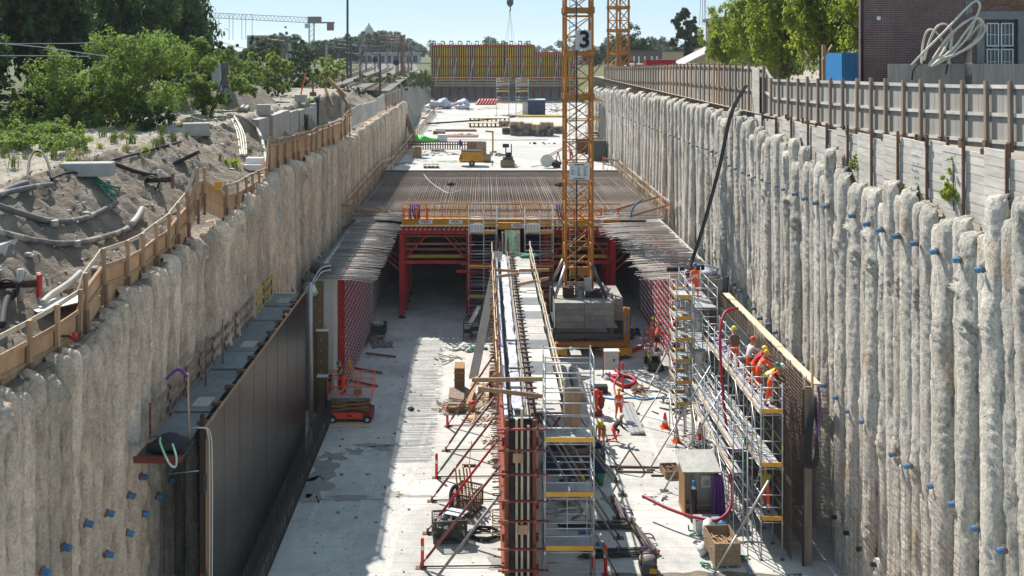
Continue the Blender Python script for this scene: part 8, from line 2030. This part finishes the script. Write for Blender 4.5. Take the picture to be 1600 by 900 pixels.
ab = thing('apartment_block', 'hazy grey flats behind the trees at the far left', 'building', (-122,520,15)); local(MB().box(-6,7,0,9,0,14), 'wall', 'concrete', ab)
for r_ in range(4):
    for c_ in range(5): local(MB().box(-5.2+c_*2.5,-3.7+c_*2.5,-.1,-.004,2+r_*3,3.6+r_*3), 'window', 'window_dark', ab)
bg_ = thing('gable_house', 'small house with a grey blue roof behind the left shrubs', 'house', (-62,215,15)); local(MB().box(-4,4,0,7,0,3.2), 'wall', 'render_pale', bg_); local(MB().quad((-5,-.5,3),(5,-.5,5.4),(5,7.5,5.4),(-5,7.5,3)), 'roof', 'hose_grey', bg_)
# far crane with long jib
fc = thing('jib_crane', 'far tower crane with a long level jib above the left trees', 'crane', (-71.5,400,14))
q = MB()
for x in (-1,1):
    for y in (-1,1): q.box(x-.12,x+.12,y-.12,y+.12,0,18)
for k in range(9):
    for x in (-1,1): q.beam((x,-1,k*2),(x,1,k*2+2),.1,.1); q.beam((-1,x,k*2),(1,x,k*2+2),.1,.1)
local(q, 'mast', 'hose_pale', fc)
q = MB(); jx0, jx1, jz = -42.5, 9.5, 18.2
q.beam((jx0,-.6,jz+2.2),(0,-.6,jz),.22,.22); q.beam((jx0,.6,jz+2.2),(0,.6,jz),.22,.22); q.beam((jx0+1,0,jz+4.2),(-1,0,jz+2.2),.22,.22)
for k in range(26):
    t = k/26; x = jx0*(1-t); x2 = jx0*(1-(k+.5)/26); zz = jz+2.2*(1-t); q.beam((x,-.6,zz),(x2,0,zz+1.9),.12,.12); q.beam((x2,0,zz+1.9),(jx0*(1-(k+1)/26),.6,zz-.1),.12,.12)
local(q, 'jib', 'hose_pale', fc); local(MB().box(-1.5,4,-1,1,jz-.2,jz+2.6), 'slewing_unit', 'wood_grey', fc); local(MB().box(4,9.5,-.9,.9,jz-.2,jz+.4), 'counter_jib', 'hose_grey', fc); local(MB().box(6.5,9.2,-1,1,jz-3.2,jz-.25), 'counterweight', 'roof_red', fc); local(MB().box(-2.6,-1.4,-1.4,.2,jz-2.2,jz-.3), 'cab', 'white_dull', fc)
local(MB().box(-11.3,-10.5,-.4,.4,jz-2.2,jz-1.4), 'hook_block', 'steel_dark', fc)
for k, px in enumerate((336,342,358,364,378,384,394)): tag(MB().tube([W(px,22,420),W(px,62,420)], .11, 5).build('light_mast', 'hose_grey'), ['thin far mast under the long jib, first from left','thin far mast under the long jib, second from left','thin far mast under the long jib, third from left','thin far mast under the long jib, fourth from left','thin far mast under the long jib, third from right','thin far mast under the long jib, second from right','thin far mast under the long jib, rightmost'][k], 'mast')
# railway
R.seed(115)
bed = MB(); TR_ = []
def track_c(off, Y): return -15.2-.045*(Y-130)-.00003*(Y-130)**2*0+off*(1+(Y-130)*.0015)-8*sstep((Y-250)/260)
for i in range(41):
    Y = 128+i*9.5; bed.v += [(track_c(-13,Y),Y,13.9),(track_c(2.6,Y),Y,13.9)] if False else [(track_c(-13,Y),Y,15.12),(track_c(2.6,Y),Y,15.12)]
for i in range(40): bed.f.append((i*2,i*2+1,i*2+3,i*2+2)); bed.m.append(0)
struct(bed.build('track_bed', 'gravel'))
for k, off in enumerate((0,-4.4,-8.8,-12)):
    t = thing('railway_track', ['railway track nearest the bank','second railway track from the bank','third railway track from the bank','farthest railway track from the bank'][k], 'track', (-15+off,128,15.1), group='railway tracks')
    for s in (-.72,.72):
        q = MB().tube([(track_c(off,128+j*9.5)+s,128+j*9.5,15.32) for j in range(41)], .09, 4); q.build('rail', 'rust_dark', t)
    q = MB(); Y = 128
    while Y < 300: q.box(track_c(off,Y)-1.25,track_c(off,Y)+1.25,Y,Y+.3,15.13,15.24); Y += .9
    q.build('sleeper', 'wood_grey', t, kind='stuff')
nt_ = thing('railway_track', 'dark rails glimpsed between the bramble and the dark wood', 'track', (-29.5,56,15.7))
for s in (-.72,.72): MB().tube([(-31.5+s,40,16.35),(-30.3+s,60,16.3),(-29.3+s,75,16.2)], .08, 5).build('rail', 'rust_dark', nt_)
# catenary masts, signals
def mast(px, y0, y1, Y, w_, m_, lb, cat='mast', arm=None, head=None):
    a = W(px,y1,Y); b = W(px,y0,Y); t = thing('catenary_mast' if cat == 'mast' else 'rail_signal', lb, cat, a)
    MB().tube([a,b], w_, 6).build('shaft', m_, t)
    if arm:
        for (dz, l) in arm: MB().tube([b-Vector((0,0,dz)), b-Vector((l,0,dz-.3))], w_*.5, 5).build('arm', m_, t)
    if head:
        MB().lathe([(.1,-.15),(.55,-.12),(.55,.12),(.1,.15)], 12, b+Vector((0,0,-.2)), 'y').build('signal_head', 'black', t)
M_ = [(448,60,124,120,.22,'hose_grey','grey mast at the end of the plateau, right of a pair',((.4,2.5),)),(441,60,124,121,.20,'hose_grey','grey mast at the end of the plateau, left of a pair',None),(452,68,120,150,.30,'hose_pale','pale grey pole before the trees left of the railway',None),
      (543,-5,122,128,.16,'steel_dark','very tall thin dark pole by the railway',None),(548,60,118,135,.18,'steel_dark','mast just right of the very tall thin pole',((.5,3),(1.5,3))),(563,68,125,140,.22,'hose_grey','mast at the near end of the railway, left',((.4,3),(1.6,2.2))),(594,84,148,118,.14,'steel_dark','short dark mast standing by the soil bank',((.2,1.2),)),
      (628,55,118,170,.28,'rust','rust brown mast at the right of the railway',((.4,4),(1.5,4))),(632,54,120,175,.22,'hose_grey','latticed grey mast just right of the rust brown one',((.3,3),(1.2,3))),(638,60,114,220,.24,'hose_grey','farther grey mast right of the railway',((.3,3),)),(643,62,112,260,.26,'hose_grey','rearmost grey mast right of the railway',((.3,3),)),
      (572,70,110,210,.2,'hose_grey','mast between the tracks, left',((.3,3),)),(591,78,108,260,.2,'hose_grey','mast between the tracks, middle',None),(605,75,104,330,.25,'hose_grey','mast between the tracks, farthest',None),(510,70,118,170,.2,'hose_pale','pale thin mast in front of the tree group',None),(622,80,118,185,.16,'steel_dark','slim mast left of the rust brown one',None)]
for m_ in M_: mast(*m_[:7], arm=m_[7])
for (px,y0,y1,Y,lb) in ((619,96,120,170,'railway signal with a black oval head before the station hall'),(586,92,112,190,'railway signal with a black head left of the station hall'),(476,90,118,165,'railway signal with a black head in front of the tree group')): mast(px,y0,y1,Y,.12,'steel_dark',lb,'signal',None,True)
wr_ = MB()
for (a, b) in (((448,62,120),(563,70,140)),((563,70,140),(632,56,175)),((441,66,121),(330,60,110)),((543,64,128),(632,60,175)),((563,76,140),(643,66,260)),((632,60,175),(643,64,260))):
    p, q_ = W(*a), W(*b); wr_.tube(bez([p, p.lerp(q_,.5)-Vector((0,0,1.0)), q_],6), .03, 4)
tag(wr_.build('overhead_wires', 'steel_dark'), 'thin overhead wires spanning between the railway masts', 'wires')['kind'] = 'stuff'
for k, (pts) in enumerate(([(-20,66),(60,73),(125,82),(170,88)],[(-20,87),(60,87),(140,88)],[(-20,68),(100,68),(150,66)])):
    P = [W(a,b,47+3*k) for a,b in pts]; tag(MB().tube(bez(P,5), .022, 5).build('overhead_wire', 'steel'), ['pale overhead wire sloping across the dark wood','lowest pale overhead wire across the dark wood','faint top overhead wire across the dark wood'][k], 'wire')
# crane hook over the far formwork and ropes at the upper right
hk = thing('crane_hook', 'dark crane hook block hanging over the far formwork', 'crane hook', W(797,4,200))
q = W(797,4,200); MB().lathe([(.25,-.9),(.7,-.3),(.7,.5),(.25,1.0)], 10, q).build('block', 'steel_dark', hk); MB().tube([q+Vector((0,0,-.9)), q+Vector((.1,0,-1.5)), q+Vector((-.15,0,-1.9))], .14, 6).build('hook', 'black', hk)
for k, px in enumerate((789,793,800,804)): MB().tube([q+Vector((0,0,-1.7)), W(px,69,239)], .025, 4).build('sling', 'hose_grey', hk)
for s in (-.3,.3): MB().tube([q+Vector((s,0,.9)), q+Vector((s,0,6))], .04, 4).build('rope', 'steel_dark', hk)
for k, (a, b) in enumerate(((1095,1093),(1098,1097),(1101,1100),(1102,1104))): tag(MB().tube([W(a,-6,126),W(b,40 if k < 3 else 80,126)], .03, 4).build('crane_rope', 'steel_dark'), ['thin crane rope hanging left of the bright trees, leftmost','thin crane rope hanging left of the bright trees, second','thin crane rope hanging left of the bright trees, third','long thin crane rope hanging left of the bright trees, rightmost'][k], 'rope')
# ------------------------------------------------------------------ hazy air
hz = MB().box(-2600, 2600, -40, 4100, -1.5, 75)
hm = bpy.data.materials.new('haze_air'); hm.use_nodes = True; t = hm.node_tree; t.nodes.clear()
pv = t.nodes.new('ShaderNodeVolumePrincipled'); pv.inputs['Color'].default_value = (.80,.89,1.0,1); pv.inputs['Density'].default_value = HAZE; pv.inputs['Anisotropy'].default_value = .2
ot = t.nodes.new('ShaderNodeOutputMaterial'); t.links.new(pv.outputs[0], ot.inputs['Volume']); MATS['haze_air'] = hm
if HAZE > 0: hz.build('haze', 'haze_air')['kind'] = 'stuff'
